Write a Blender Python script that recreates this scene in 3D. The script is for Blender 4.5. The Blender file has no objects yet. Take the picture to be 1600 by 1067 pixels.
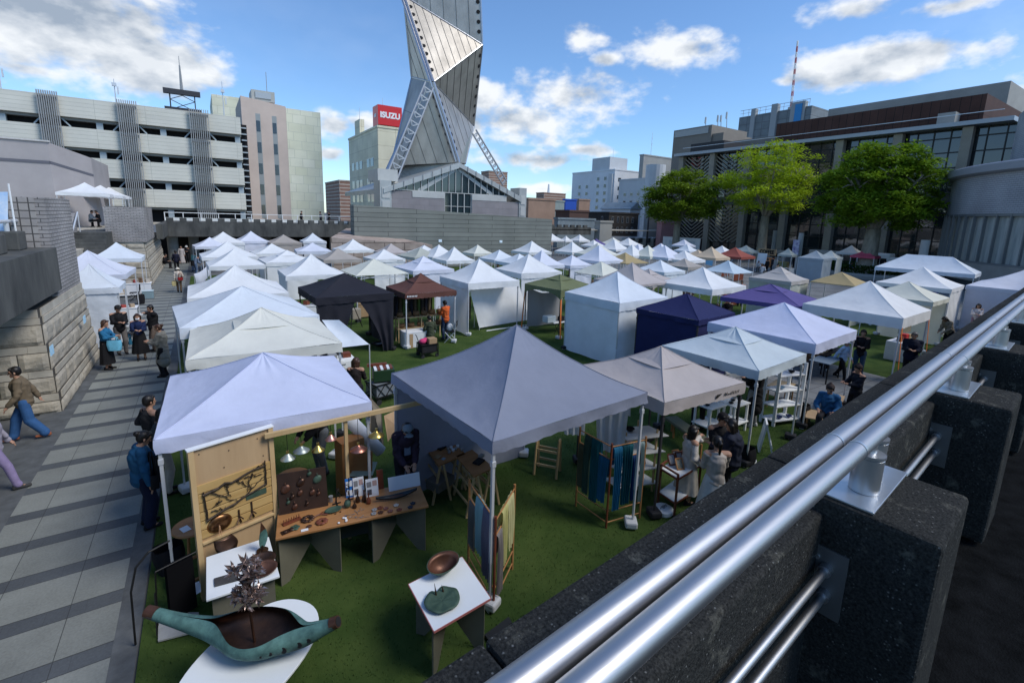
import bpy, bmesh, math, random
import numpy as np
from mathutils import Vector, Matrix, noise
rnd = random.Random(7)
R = math.radians
S = bpy.context.scene
COL = S.collection
# ------------------------------------------------------------------ camera
CAMH = 5.0
FPX, PITCH, ROLL, YAW, YC = 737.745518, 0.181613714, -0.0297200774, 0.580163388, 475.123101
def cam_axes():
    fw = Vector((math.sin(YAW)*math.cos(PITCH), math.cos(YAW)*math.cos(PITCH), -math.sin(PITCH)))
    r = Vector((math.cos(YAW), -math.sin(YAW), 0)); d = fw.cross(r)
    return r*math.cos(ROLL)+d*math.sin(ROLL), -r*math.sin(ROLL)+d*math.cos(ROLL), fw
CR, CD, CF = cam_axes()
cd = bpy.data.cameras.new('camera'); cam = bpy.data.objects.new('camera', cd); COL.objects.link(cam)
cd.sensor_width = 36; cd.lens = FPX/1600*36; cd.shift_y = (YC-533.5)/1600
cd.clip_start = 0.05; cd.clip_end = 5000
M3 = Matrix((CR, -CD, -CF)).transposed()
cam.matrix_world = Matrix.Translation((0, 0, CAMH)) @ M3.to_4x4()
S.camera = cam
def ray(px, py): return CR*(px-800)+CD*(py-YC)+CF*FPX
def at(px, py, z=0.0):            # survey: the point of height z seen at a photo pixel
    d = ray(px, py); t = (z-CAMH)/d.z
    return Vector((d.x*t, d.y*t, z))
def atY(px, py, Y):
    d = ray(px, py); t = Y/d.y
    return Vector((d.x*t, Y, CAMH+d.z*t))
def atX(px, py, X):
    d = ray(px, py); t = X/d.x
    return Vector((X, d.y*t, CAMH+d.z*t))
# ------------------------------------------------------------------ materials
MATS = {}
def mat(name, col, rough=.6, metal=0., var=.0, scale=6., bump=.0, bscale=40., spec=.4, trans=0., stretch=None, det=5, col2=None, bdist=.01):
    if name in MATS: return MATS[name]
    m = bpy.data.materials.new(name); m.use_nodes = True; MATS[name] = m
    nt = m.node_tree; N = nt.nodes; L = nt.links; b = N['Principled BSDF']
    b.inputs['Base Color'].default_value = (*col, 1); b.inputs['Roughness'].default_value = rough
    b.inputs['Metallic'].default_value = metal; b.inputs['Specular IOR Level'].default_value = spec
    tc = N.new('ShaderNodeTexCoord'); src = tc.outputs['Object']
    if stretch:
        mp = N.new('ShaderNodeMapping'); mp.inputs['Scale'].default_value = stretch; L.new(src, mp.inputs[0]); src = mp.outputs[0]
    if var or col2:
        n = N.new('ShaderNodeTexNoise'); n.inputs['Scale'].default_value = scale; n.inputs['Detail'].default_value = det; L.new(src, n.inputs['Vector'])
        n.inputs['Roughness'].default_value = .65
        cr = N.new('ShaderNodeValToRGB'); L.new(n.outputs['Fac'], cr.inputs[0])
        c2 = col2 or tuple(min(1, c*(1+var)) for c in col); c1 = tuple(c*(1-var) for c in col) if not col2 else col
        cr.color_ramp.elements[0].color = (*c1, 1); cr.color_ramp.elements[1].color = (*c2, 1)
        cr.color_ramp.elements[0].position = .32; cr.color_ramp.elements[1].position = .68
        L.new(cr.outputs[0], b.inputs['Base Color'])
    if bump:
        n2 = N.new('ShaderNodeTexNoise'); n2.inputs['Scale'].default_value = bscale; n2.inputs['Detail'].default_value = 4; L.new(src, n2.inputs['Vector'])
        bp = N.new('ShaderNodeBump'); bp.inputs['Strength'].default_value = bump; bp.inputs['Distance'].default_value = bdist
        L.new(n2.outputs['Fac'], bp.inputs['Height']); L.new(bp.outputs[0], b.inputs['Normal'])
    if name.startswith('fabric_') and bump:
        n2.inputs['Detail'].default_value = 6; n2.inputs['Distortion'].default_value = .3
    if trans:
        t = N.new('ShaderNodeBsdfTranslucent'); t.inputs[0].default_value = (*col, 1)
        if var or col2: L.new(cr.outputs[0], t.inputs[0])
        mx = N.new('ShaderNodeMixShader'); mx.inputs[0].default_value = trans
        o = N['Material Output']; L.new(b.outputs[0], mx.inputs[1]); L.new(t.outputs[0], mx.inputs[2]); L.new(mx.outputs[0], o.inputs[0])
    return m
def fabric(name, col, trans=.16, var=.07):
    m = mat('fabric_'+name, col, .75, var=var, scale=1.1, bump=.32, bscale=2.6, spec=.2, trans=trans, bdist=.07, det=7)
    return m
def brickmat(name, c1, c2, mortar, bw, bh, ms=.01, off=.5, rot=None, bump=.4, rough=.8, axis='XZ', noise_amt=.25, nscale=.6, scale=1.):
    # brick/panel courses laid out in the object's own metres
    if name in MATS: return MATS[name]
    m = bpy.data.materials.new(name); m.use_nodes = True; MATS[name] = m
    nt = m.node_tree; N = nt.nodes; L = nt.links; b = N['Principled BSDF']; b.inputs['Roughness'].default_value = rough
    b.inputs['Specular IOR Level'].default_value = .3
    tc = N.new('ShaderNodeTexCoord'); sp = N.new('ShaderNodeSeparateXYZ'); cb = N.new('ShaderNodeCombineXYZ'); L.new(tc.outputs['Object'], sp.inputs[0])
    if axis == 'XYZ':            # walls on both axes: u = x + y
        ad = N.new('ShaderNodeMath'); L.new(sp.outputs[0], ad.inputs[0]); L.new(sp.outputs[1], ad.inputs[1]); L.new(ad.outputs[0], cb.inputs[0]); L.new(sp.outputs[2], cb.inputs[1])
    else:
        L.new(sp.outputs['XYZ'.index(axis[0])], cb.inputs[0]); L.new(sp.outputs['XYZ'.index(axis[1])], cb.inputs[1])
    bt = N.new('ShaderNodeTexBrick'); L.new(cb.outputs[0], bt.inputs['Vector'])
    bt.offset = off; bt.inputs['Scale'].default_value = 1; bt.inputs['Brick Width'].default_value = bw; bt.inputs['Row Height'].default_value = bh
    bt.inputs['Mortar Size'].default_value = ms; bt.inputs['Mortar Smooth'].default_value = .1; bt.inputs['Bias'].default_value = 0
    bt.inputs['Color1'].default_value = (*c1, 1); bt.inputs['Color2'].default_value = (*c2, 1); bt.inputs['Mortar'].default_value = (*mortar, 1)
    n = N.new('ShaderNodeTexNoise'); n.inputs['Scale'].default_value = nscale; n.inputs['Detail'].default_value = 7; L.new(tc.outputs['Object'], n.inputs['Vector'])
    mr = N.new('ShaderNodeMapRange'); mr.inputs[1].default_value = .3; mr.inputs[2].default_value = .7; mr.inputs[3].default_value = 1-noise_amt; mr.inputs[4].default_value = 1+noise_amt; L.new(n.outputs['Fac'], mr.inputs[0])
    mx = N.new('ShaderNodeMix'); mx.data_type = 'RGBA'; mx.blend_type = 'MULTIPLY'; mx.inputs[0].default_value = 1
    L.new(bt.outputs['Color'], mx.inputs[6]); L.new(mr.outputs[0], mx.inputs[7]); L.new(mx.outputs[2], b.inputs['Base Color'])
    n2 = N.new('ShaderNodeTexNoise'); n2.inputs['Scale'].default_value = 14; n2.inputs['Detail'].default_value = 5; L.new(tc.outputs['Object'], n2.inputs['Vector'])
    mm = N.new('ShaderNodeMath'); mm.operation = 'MULTIPLY_ADD'; mm.inputs[1].default_value = -1.; L.new(bt.outputs['Fac'], mm.inputs[0]); L.new(n2.outputs['Fac'], mm.inputs[2])
    bp = N.new('ShaderNodeBump'); bp.inputs['Strength'].default_value = bump; bp.inputs['Distance'].default_value = .02; L.new(mm.outputs[0], bp.inputs['Height']); L.new(bp.outputs[0], b.inputs['Normal'])
    return m
# ------------------------------------------------------------------ mesh builder
class MB:
    def __init__(s): s.v = []; s.f = []; s.m = []
    def add(s, vs, fs, mi=0):
        o = len(s.v); s.v += [tuple(p) for p in vs]; s.f += [tuple(i+o for i in f) for f in fs]; s.m += [mi]*len(fs); return s
    def box(s, c, d, rz=0., mi=0, mtx=None):
        x, y, z = d[0]/2, d[1]/2, d[2]/2
        ps = [Vector((i*x, j*y, k*z)) for i in (-1, 1) for j in (-1, 1) for k in (-1, 1)]
        if mtx is not None: ps = [mtx @ p for p in ps]
        ca, sa = math.cos(rz), math.sin(rz)
        ps = [(c[0]+p.x*ca-p.y*sa, c[1]+p.x*sa+p.y*ca, c[2]+p.z) for p in ps]
        return s.add(ps, [(0, 1, 3, 2), (4, 6, 7, 5), (0, 4, 5, 1), (2, 3, 7, 6), (0, 2, 6, 4), (1, 5, 7, 3)], mi)
    def bx(s, x0, x1, y0, y1, z0, z1, mi=0): return s.box(((x0+x1)/2, (y0+y1)/2, (z0+z1)/2), (x1-x0, y1-y0, z1-z0), 0, mi)
    def cyl(s, p0, p1, r0, r1=None, n=10, mi=0, cap=True):
        p0 = Vector(p0); p1 = Vector(p1); r1 = r0 if r1 is None else r1; d = (p1-p0)
        if d.length < 1e-6: return s
        d.normalize(); a = d.orthogonal().normalized(); b = d.cross(a)
        vs = []
        for k in range(n):
            t = 2*math.pi*k/n; e = a*math.cos(t)+b*math.sin(t); vs += [p0+e*r0, p1+e*r1]
        fs = [(2*k, 2*((k+1) % n), 2*((k+1) % n)+1, 2*k+1) for k in range(n)]
        if cap: fs += [tuple(2*k for k in reversed(range(n))), tuple(2*k+1 for k in range(n))]
        return s.add(vs, fs, mi)
    def bar(s, p0, p1, w, h=None, mi=0, up=(0, 0, 1)):
        h = h or w; p0 = Vector(p0); p1 = Vector(p1); d = (p1-p0).normalized(); u = Vector(up)
        if abs(d.dot(u)) > .98: u = Vector((0, 1, 0))
        a = d.cross(u).normalized(); b = a.cross(d); vs = []
        for p in (p0, p1): vs += [p-a*w/2-b*h/2, p+a*w/2-b*h/2, p+a*w/2+b*h/2, p-a*w/2+b*h/2]
        return s.add(vs, [(3, 2, 1, 0), (4, 5, 6, 7), (0, 1, 5, 4), (1, 2, 6, 5), (2, 3, 7, 6), (3, 0, 4, 7)], mi)
    def tube(s, pts, r, n=8, mi=0):
        pts = [Vector(p) for p in pts]; rr = r if isinstance(r, (list, tuple)) else [r]*len(pts); vs = []; prev = None
        for i, p in enumerate(pts):
            d = (pts[min(i+1, len(pts)-1)]-pts[max(i-1, 0)]).normalized()
            a = d.orthogonal().normalized() if prev is None else (prev-d*prev.dot(d)).normalized(); prev = a; b = d.cross(a)
            for k in range(n):
                t = 2*math.pi*k/n; vs.append(p+(a*math.cos(t)+b*math.sin(t))*rr[i])
        fs = [(i*n+k, i*n+(k+1) % n, (i+1)*n+(k+1) % n, (i+1)*n+k) for i in range(len(pts)-1) for k in range(n)]
        fs += [tuple(reversed(range(n))), tuple((len(pts)-1)*n+k for k in range(n))]
        return s.add(vs, fs, mi)
    def lathe(s, prof, n=20, c=(0, 0, 0), mi=0, sx=1., sy=1.):
        vs = [(c[0]+r*sx*math.cos(2*math.pi*k/n), c[1]+r*sy*math.sin(2*math.pi*k/n), c[2]+z) for r, z in prof for k in range(n)]
        fs = [(i*n+k, i*n+(k+1) % n, (i+1)*n+(k+1) % n, (i+1)*n+k) for i in range(len(prof)-1) for k in range(n)]
        return s.add(vs, fs, mi)
    def sph(s, c, r, n=10, mi=0):
        rx, ry, rz = r if isinstance(r, (list, tuple)) else (r, r, r)
        prof = [(math.sin(math.pi*i/n), -math.cos(math.pi*i/n)*rz) for i in range(n+1)]
        prof[0] = (1e-4, -rz); prof[-1] = (1e-4, rz)
        return s.lathe(prof, max(6, n+2), c, mi, rx, ry)
    def prism(s, pts, z0, z1, mi=0):
        n = len(pts); vs = [(p[0], p[1], z0) for p in pts]+[(p[0], p[1], z1) for p in pts]
        return s.add(vs, [tuple(reversed(range(n))), tuple(range(n, 2*n))]+[(i, (i+1) % n, n+(i+1) % n, n+i) for i in range(n)], mi)
    def plate(s, pts, off, mi=0):      # any planar polygon thickened by the vector off
        n = len(pts); off = Vector(off); ps = [Vector(p) for p in pts]
        return s.add(ps+[p+off for p in ps], [tuple(reversed(range(n))), tuple(range(n, 2*n))]+[(i, (i+1) % n, n+(i+1) % n, n+i) for i in range(n)], mi)
    def grid(s, fn, nu, nv, mi=0):
        vs = [fn(i/nu, j/nv) for j in range(nv+1) for i in range(nu+1)]; w = nu+1
        return s.add(vs, [(j*w+i, j*w+i+1, (j+1)*w+i+1, (j+1)*w+i) for j in range(nv) for i in range(nu)], mi)
    def mesh(s, name, mats, smooth=False, fix=True):
        me = bpy.data.meshes.new(name); me.from_pydata(s.v, [], s.f)
        for m in (mats if isinstance(mats, (list, tuple)) else [mats]): me.materials.append(m)
        me.polygons.foreach_set('material_index', s.m)
        if fix:
            bm = bmesh.new(); bm.from_mesh(me); bmesh.ops.recalc_face_normals(bm, faces=bm.faces); bm.to_mesh(me); bm.free()
        if smooth: me.polygons.foreach_set('use_smooth', [True]*len(me.polygons))
        me.update(); return me
    def build(s, name, mats, parent=None, loc=None, rz=0., smooth=False, fix=True):
        return link(name, s.mesh(name, mats, smooth, fix), parent, loc, rz)
def link(name, me, parent=None, loc=None, rz=0.):
    o = bpy.data.objects.new(name, me); COL.objects.link(o)
    if parent: o.parent = parent
    if loc is not None: o.location = loc
    if rz: o.rotation_euler = (0, 0, rz)
    return o
def sharp(o, ang=35):
    me = o.data; me.polygons.foreach_set('use_smooth', [True]*len(me.polygons)); me.set_sharp_from_angle(angle=R(ang)); return o
def bevel(o, w=.01, seg=2):
    b = o.modifiers.new('bevel', 'BEVEL'); b.width = w; b.segments = seg; b.limit_method = 'ANGLE'; return o
def tag(o, label=None, cat=None, group=None, kind=None):
    for k, v in (('label', label), ('category', cat), ('group', group), ('kind', kind)):
        if v: o[k] = v
    return o
def thing(name, label, cat, loc=(0, 0, 0), rz=0., group=None):
    o = bpy.data.objects.new(name, None); COL.objects.link(o); o.location = loc; o.rotation_euler = (0, 0, rz); o.empty_display_size = .2
    return tag(o, label, cat, group)
def dup(root, loc=None, rz=None, label=None, group=None):
    def cp(o, par):
        c = o.copy(); COL.objects.link(c)
        if par: c.parent = par
        for ch in o.children: cp(ch, c)
        return c
    r = cp(root, None)
    if loc is not None: r.location = loc
    if rz is not None: r.rotation_euler = (0, 0, rz)
    if label: r['label'] = label
    if group: r['group'] = group
    return r
def textmesh(txt, size, ext=.01, off=0., name='lettering'):
    c = bpy.data.curves.new(name, 'FONT'); c.body = txt; c.size = size; c.extrude = ext; c.offset = off; c.align_x = 'CENTER'; c.align_y = 'CENTER'
    o = bpy.data.objects.new(name, c); COL.objects.link(o); dg = bpy.context.evaluated_depsgraph_get()
    me = bpy.data.meshes.new_from_object(o.evaluated_get(dg)); bpy.data.objects.remove(o); return me
def text(txt, size, m, parent, loc, rot, ext=.01, off=0., name='lettering', sx=1.):
    me = textmesh(txt, size, ext, off); me.materials.clear(); me.materials.append(m)
    o = link(name, me, parent, loc); o.rotation_euler = rot; o.scale = (sx, 1, 1); return o
# ------------------------------------------------------------------ sky and sun
SUN_EL, SUN_AZ = R(48), R(140)      # azimuth clockwise from +Y
sun_dir = Vector((math.sin(SUN_AZ)*math.cos(SUN_EL), math.cos(SUN_AZ)*math.cos(SUN_EL), math.sin(SUN_EL)))
sl = bpy.data.lights.new('sun', 'SUN'); sl.energy = SUN_E = 1.9; sl.angle = R(24); sl.color = (1, .95, .87)
so = bpy.data.objects.new('sun', sl); COL.objects.link(so); so.rotation_euler = (-sun_dir).to_track_quat('-Z', 'Y').to_euler(); so.location = (0, 0, 60)
W = bpy.data.worlds.new('World'); S.world = W; W.use_nodes = True
def sky():
    nt = W.node_tree; N = nt.nodes; L = nt.links; bg = N['Background']; bg.inputs[1].default_value = 1
    def M(op, a, b=None, c=None, clamp=False):
        n = N.new('ShaderNodeMath'); n.operation = op; n.use_clamp = clamp
        for i, x in enumerate((a, b, c)):
            if x is None: continue
            if isinstance(x, (int, float)): n.inputs[i].default_value = x
            else: L.new(x, n.inputs[i])
        return n.outputs[0]
    st = N.new('ShaderNodeTexSky'); st.sky_type = 'NISHITA'; st.sun_disc = False; st.sun_elevation = SUN_EL; st.sun_rotation = SUN_AZ
    st.air_density = 1.0; st.dust_density = .15; st.ozone_density = 3.5
    tc = N.new('ShaderNodeTexCoord'); D = tc.outputs['Generated']
    def dot(v):
        n = N.new('ShaderNodeVectorMath'); n.operation = 'DOT_PRODUCT'; L.new(D, n.inputs[0]); n.inputs[1].default_value = v; return n.outputs['Value']
    mp = N.new('ShaderNodeMapping'); mp.inputs['Scale'].default_value = (1, 1, 1.8); L.new(D, mp.inputs[0])
    def nz(scale, det, shift=0.):
        n = N.new('ShaderNodeTexNoise'); n.inputs['Scale'].default_value = scale; n.inputs['Detail'].default_value = det; n.inputs['Roughness'].default_value = .52
        m2 = N.new('ShaderNodeMapping'); m2.inputs['Location'].default_value = (0, 0, shift); L.new(mp.outputs[0], m2.inputs[0]); L.new(m2.outputs[0], n.inputs['Vector']); return n.outputs['Fac']
    n1 = nz(7, 8); n2 = nz(7, 8, .05); n3 = nz(28, 6)
    # cumulus where the photo has them: direction, half-widths (tangent of the angle)
    cl = [(70, 35, 215, 110), (215, 95, 145, 58), (300, 118, 60, 24), (60, 112, 90, 24), (905, 62, 40, 26), (947, 93, 30, 13), (1075, 74, 100, 34), (900, 150, 110, 42), (825, 190, 85, 42),
          (760, 150, 36, 26), (720, 195, 50, 34), (828, 250, 90, 20), (925, 234, 40, 10), (1370, 98, 155, 40), (1330, 14, 60, 20), (525, 195, 34, 22), (520, 242, 24, 12), (565, 190, 30, 16), (1500, 8, 90, 16),
          (850, 295, 60, 10), (1560, 150, 70, 12), (1240, 125, 40, 12), (-260, 60, 220, 90), (-300, 250, 200, 40), (1900, 60, 200, 60), (2100, 260, 200, 40), (1000, -150, 260, 50), (400, -220, 220, 60)]
    best = None
    for px, py, a, b in cl:
        c = ray(px, py).normalized(); r = c.cross(Vector((0, 0, 1))).normalized(); u = r.cross(c)
        k = ray(px, py).length; ta, tb = a/k, b/k
        dc = M('MAXIMUM', dot(c), .05); x = M('DIVIDE', dot(r), dc); y = M('DIVIDE', dot(u), dc)
        x2 = M('MULTIPLY', M('MULTIPLY', x, x), 1/ta**2); y2 = M('MULTIPLY', M('MULTIPLY', y, y), 1/tb**2)
        e = M('SUBTRACT', 1, M('SQRT', M('ADD', x2, y2)))
        if a > 140: e = M('MULTIPLY', e, 1.8)
        front = M('GREATER_THAN', dot(c), .06); e = M('SUBTRACT', M('MULTIPLY', M('ADD', e, 3), front), 3)
        best = e if best is None else M('MAXIMUM', best, e)
    nn = M('ADD', M('MULTIPLY', M('SUBTRACT', n1, .5), 2.5), M('MULTIPLY', M('SUBTRACT', n3, .5), 1.0))
    dens = M('ADD', M('ADD', best, -.16), nn)
    # thin scattered cloud for the rest of the dome
    sc = N.new('ShaderNodeTexNoise'); sc.inputs['Scale'].default_value = 2.2; sc.inputs['Detail'].default_value = 8; L.new(mp.outputs[0], sc.inputs['Vector'])
    mr = N.new('ShaderNodeMapRange'); mr.interpolation_type = 'SMOOTHSTEP'; mr.inputs[1].default_value = -.25; mr.inputs[2].default_value = .65; L.new(dens, mr.inputs[0])
    veil = M('MULTIPLY', M('SUBTRACT', sc.outputs['Fac'], .46, clamp=True), .45)
    fac = M('MAXIMUM', M('MULTIPLY', mr.outputs[0], .96), veil)
    # lit tops, grey bellies: density gradient upward
    g = M('MULTIPLY_ADD', M('SUBTRACT', n1, n2), 4.2, .62, clamp=True)
    core = N.new('ShaderNodeMapRange'); core.inputs[1].default_value = .2; core.inputs[2].default_value = 1.5; L.new(dens, core.inputs[0])
    g2 = M('SUBTRACT', g, M('MULTIPLY', core.outputs[0], .42), clamp=True)
    cr = N.new('ShaderNodeValToRGB'); L.new(g2, cr.inputs[0]); cr.color_ramp.elements[0].color = (.25, .30, .37, 1); cr.color_ramp.elements[1].color = (.66, .68, .70, 1); cr.color_ramp.elements[1].position = .75
    sk = N.new('ShaderNodeMix'); sk.data_type = 'RGBA'; sk.blend_type = 'MULTIPLY'; sk.inputs[0].default_value = 1; L.new(st.outputs[0], sk.inputs[6]); sk.inputs[7].default_value = (SKY_S*.82, SKY_S*.985, SKY_S*1.13, 1)
    mx = N.new('ShaderNodeMix'); mx.data_type = 'RGBA'; L.new(fac, mx.inputs[0]); L.new(sk.outputs[2], mx.inputs[6]); L.new(cr.outputs[0], mx.inputs[7])
    L.new(mx.outputs[2], bg.inputs[0])
SKY_S = .112
sky()
S.view_settings.view_transform = 'Standard'; S.view_settings.look = 'None'; S.view_settings.exposure = 0.56; S.view_settings.gamma = 1
S.render.engine = 'CYCLES'
S.cycles.max_bounces = 6; S.cycles.diffuse_bounces = 3; S.cycles.glossy_bounces = 3; S.cycles.transparent_max_bounces = 12; S.cycles.use_denoising = True
TG={'A1':(1.46,46.46,2.80,1.9,2.27,0.85),'A1b':(0.46,44.05,2.23,5.8,2.13,0.66),'A2':(3.69,48.97,2.51,4.2,2.23,0.86),'A3':(6.18,47.67,2.60,2.4,2.17,0.68),'A4':(1.23,33.36,2.85,2.5,2.26,0.82),
'A5':(1.33,28.57,2.49,2.8,2.20,0.79),'A6':(0.87,18.74,2.85,0.6,2.27,0.85),'A7':(0.81,14.73,3.11,4.8,2.25,0.68),'A8':(0.99,11.79,2.82,-0.7,2.19,0.65),'A9':(0.67,8.25,2.68,-1.2,2.16,0.59),
'A10':(3.97,36.53,2.47,2.9,2.14,0.60),'A11':(4.06,30.21,2.69,2.9,2.16,0.59),'A12':(4.15,23.41,2.57,0.1,2.23,0.83),'A13':(9.03,49.60,2.11,-1.2,2.16,0.78),
'A14':(6.88,38.03,2.40,-4.7,2.13,0.57),'A15':(7.15,31.24,2.30,1.0,2.13,0.63),'A16':(9.77,37.68,2.48,3.3,2.20,0.79),'A17':(6.96,23.06,2.58,1.9,2.16,0.64),
'A18':(9.99,30.88,2.11,2.8,2.11,0.58),'A19':(12.07,35.60,2.01,2.6,2.11,0.66),'A20':(12.83,31.61,2.42,10.6,2.13,0.60),'A21':(14.48,34.87,2.07,2.7,2.10,0.57),
'A22':(14.01,31.06,2.24,5.5,2.17,0.78),'A23':(13.79,28.17,2.05,0.4,2.17,0.82),'A24':(10.04,24.27,2.42,4.6,2.14,0.64),'A25':(18.62,33.73,1.78,3.7,2.10,0.64),
'A26':(17.50,28.53,2.15,1.8,2.11,0.61),'A27':(17.47,25.96,2.27,3.1,2.11,0.55),'A28':(23.14,32.56,2.42,3.0,2.23,0.88),'A29':(17.75,23.87,2.08,3.8,2.18,0.85),
'A30':(10.35,18.57,2.62,2.1,2.25,0.88),'A31':(14.52,20.68,2.57,-0.3,2.24,0.86),'A32':(7.13,17.54,2.10,0.9,2.11,0.61),'A33':(4.29,17.87,2.71,2.4,2.17,0.63),
'A34':(13.15,16.26,2.18,8.7,2.10,0.48),'A35':(12.89,12.56,2.69,3.8,2.26,0.87),'A36':(18.31,19.11,2.06,6.1,2.11,0.64),'A37':(27.29,32.26,2.15,6.4,2.19,0.86),
'B1':(43.48,49.92,2.08,4.0,2.16,0.80),'B2':(41.60,50.53,1.36,3.9,2.09,0.65),'B3':(39.62,51.06,2.29,4.0,2.18,0.80),'B4':(39.63,42.43,1.98,3.9,2.11,0.67),
'B5':(37.25,40.29,2.05,4.3,2.11,0.65),'B6':(27.01,28.73,2.61,3.9,2.26,0.90),'B7':(22.93,24.24,2.42,4.3,2.30,1.00),'B8':(20.24,23.85,1.93,1.3,2.10,0.59),
'B9':(41.57,41.59,2.47,3.8,2.19,0.78),'B10':(33.99,33.84,2.37,7.7,2.25,0.93),'B11':(42.34,39.84,2.47,4.1,2.21,0.81),'B12':(29.51,27.31,1.90,4.0,2.25,0.85),
'B13':(32.42,29.30,2.20,5.9,2.18,0.81),'B14':(30.40,26.40,2.00,4.0,2.25,0.85),'B15':(25.03,23.75,2.33,1.5,2.14,0.65),'B16':(16.70,15.37,2.40,4.0,2.25,0.85),
'B17':(19.15,16.47,1.91,6.9,2.08,0.52),'C1':(31.15,25.34,2.60,4.3,2.26,0.90),'C2':(42.56,31.80,1.82,4.7,2.11,0.68),'C3':(51.23,38.78,2.09,4.4,2.15,0.75),
'C4':(34.64,28.64,2.20,4.0,2.25,0.85),'C5':(31.71,23.87,2.33,4.6,2.15,0.69),'C6':(35.58,25.42,2.07,4.9,2.11,0.63),'C7':(35.23,23.93,2.20,4.0,2.25,0.85),
'C8':(41.34,26.97,2.36,4.4,2.17,0.77),'C9':(39.58,24.53,2.54,5.0,2.20,0.78),'C10':(49.60,29.50,1.94,5.1,2.11,0.65),'C11':(23.32,19.21,2.15,4.8,2.11,0.60),
'C12':(27.64,20.74,1.83,3.8,2.08,0.50),'C13':(26.98,17.08,2.15,1.5,2.13,0.66),'C14':(19.23,13.39,2.77,3.4,2.23,0.78),'C15':(13.26,9.73,2.26,6.1,2.12,0.58),
'C16':(18.60,9.88,2.75,14.3,2.17,0.55),'C17':(26.48,13.65,2.21,4.2,2.13,0.65),'C18':(28.17,11.34,2.09,4.0,2.10,0.57),'C19':(13.52,6.73,2.80,4.5,2.20,0.68),
'C20':(10.22,6.10,2.28,4.6,2.11,0.55),'C21':(7.22,5.75,2.18,-1.8,2.11,0.55),'C22':(19.22,6.82,2.87,2.9,2.30,0.90),'C23':(30.54,8.69,2.94,5.2,2.29,0.87),
'C24':(25.52,7.65,2.39,2.9,2.14,0.63),'C27':(49.82,25.13,1.36,5.4,2.09,0.66),'C28':(47.49,21.44,2.13,5.1,2.13,0.68),'C29':(50.75,21.59,1.65,5.8,2.10,0.67),
'C30':(61.17,24.02,2.22,5.2,2.19,0.84),'C31':(57.80,21.28,2.12,5.4,2.13,0.70),'L1':(-4.04,33.97,2.27,0.5,2.19,0.82),'L2':(-4.03,25.93,2.66,-2.5,2.26,0.89),
'L3':(-3.48,22.33,1.72,-0.4,2.14,0.79),'G':(4.09,6.08,2.97,4.4,2.36,0.96),}
# ------------------------------------------------------------------ canopy tents
FAB = dict(white=(.82, .83, .83), cool=(.74, .79, .84), lilac=(.73, .755, .84), periwinkle=(.64, .68, .85), ivory=(.78, .77, .68), cream=(.74, .74, .64), taupe=(.44, .40, .36), pinktaupe=(.52, .47, .45),
           sage=(.48, .50, .44), grey=(.26, .285, .36), black=(.022, .022, .030), brown=(.125, .055, .042), olive=(.15, .17, .085), navy=(.018, .022, .085), purple=(.105, .085, .24),
           gold=(.46, .36, .19), teal=(.13, .22, .19), red=(.27, .075, .055), paleblue=(.55, .66, .74), mint=(.60, .68, .72), pink=(.75, .13, .2), beige=(.52, .49, .46), greygreen=(.42, .46, .42), bluegrey=(.36, .42, .46), tan=(.62, .50, .36))
def fab(c): return fabric(c, FAB[c], trans=.05 if max(FAB[c]) < .3 else .2)
M_steel = mat('painted_steel', (.62, .64, .66), .4, .3)
M_dsteel = mat('dark_steel', (.05, .05, .055), .4, .3)
M_foot = mat('black_rubber', (.02, .02, .022), .7)
def canopy_fn(hx, hy, zE, rise, ridge=0., curve=.5, sag=.05, seed=0, wr=.006):
    def f(x, y):                    # height of the cloth at local x, y
        tx = max(0., (abs(x)-ridge)/(hx-ridge)); ty = abs(y)/hy; q = max(tx, ty); t = 1-q
        z = zE+rise*((1-curve)*t+curve*t*t)
        mn = min(tx, ty)/max(q, 1e-6)
        z -= sag*(hx+hy)*.5*4*q*(1-q)*(1-mn*mn)*.6
        z += wr*(noise.noise(Vector((x*2.1+seed, y*2.1, seed)))+.5*noise.noise(Vector((x*5+seed, y*5, seed*2))))*min(1, t*4)
        ax, ay = abs(x)/hx, abs(y)/hy                # creases fan out from the corners and pleats from the peak
        dc = math.hypot(1-ax, 1-ay); an = math.atan2(1-ay, 1-ax)
        z += .014*math.sin(an*17+seed*3)*max(0, 1-dc*1.6)*min(1, dc*5)*(hx+hy)*.4
        pa_ = math.atan2(y, x); z += .016*math.sin(pa_*13+seed)*max(0, 1-q*2.6)*min(1, q*7)*noise.noise(Vector((pa_*2, seed, 0)))*2
        return z
    return f
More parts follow.
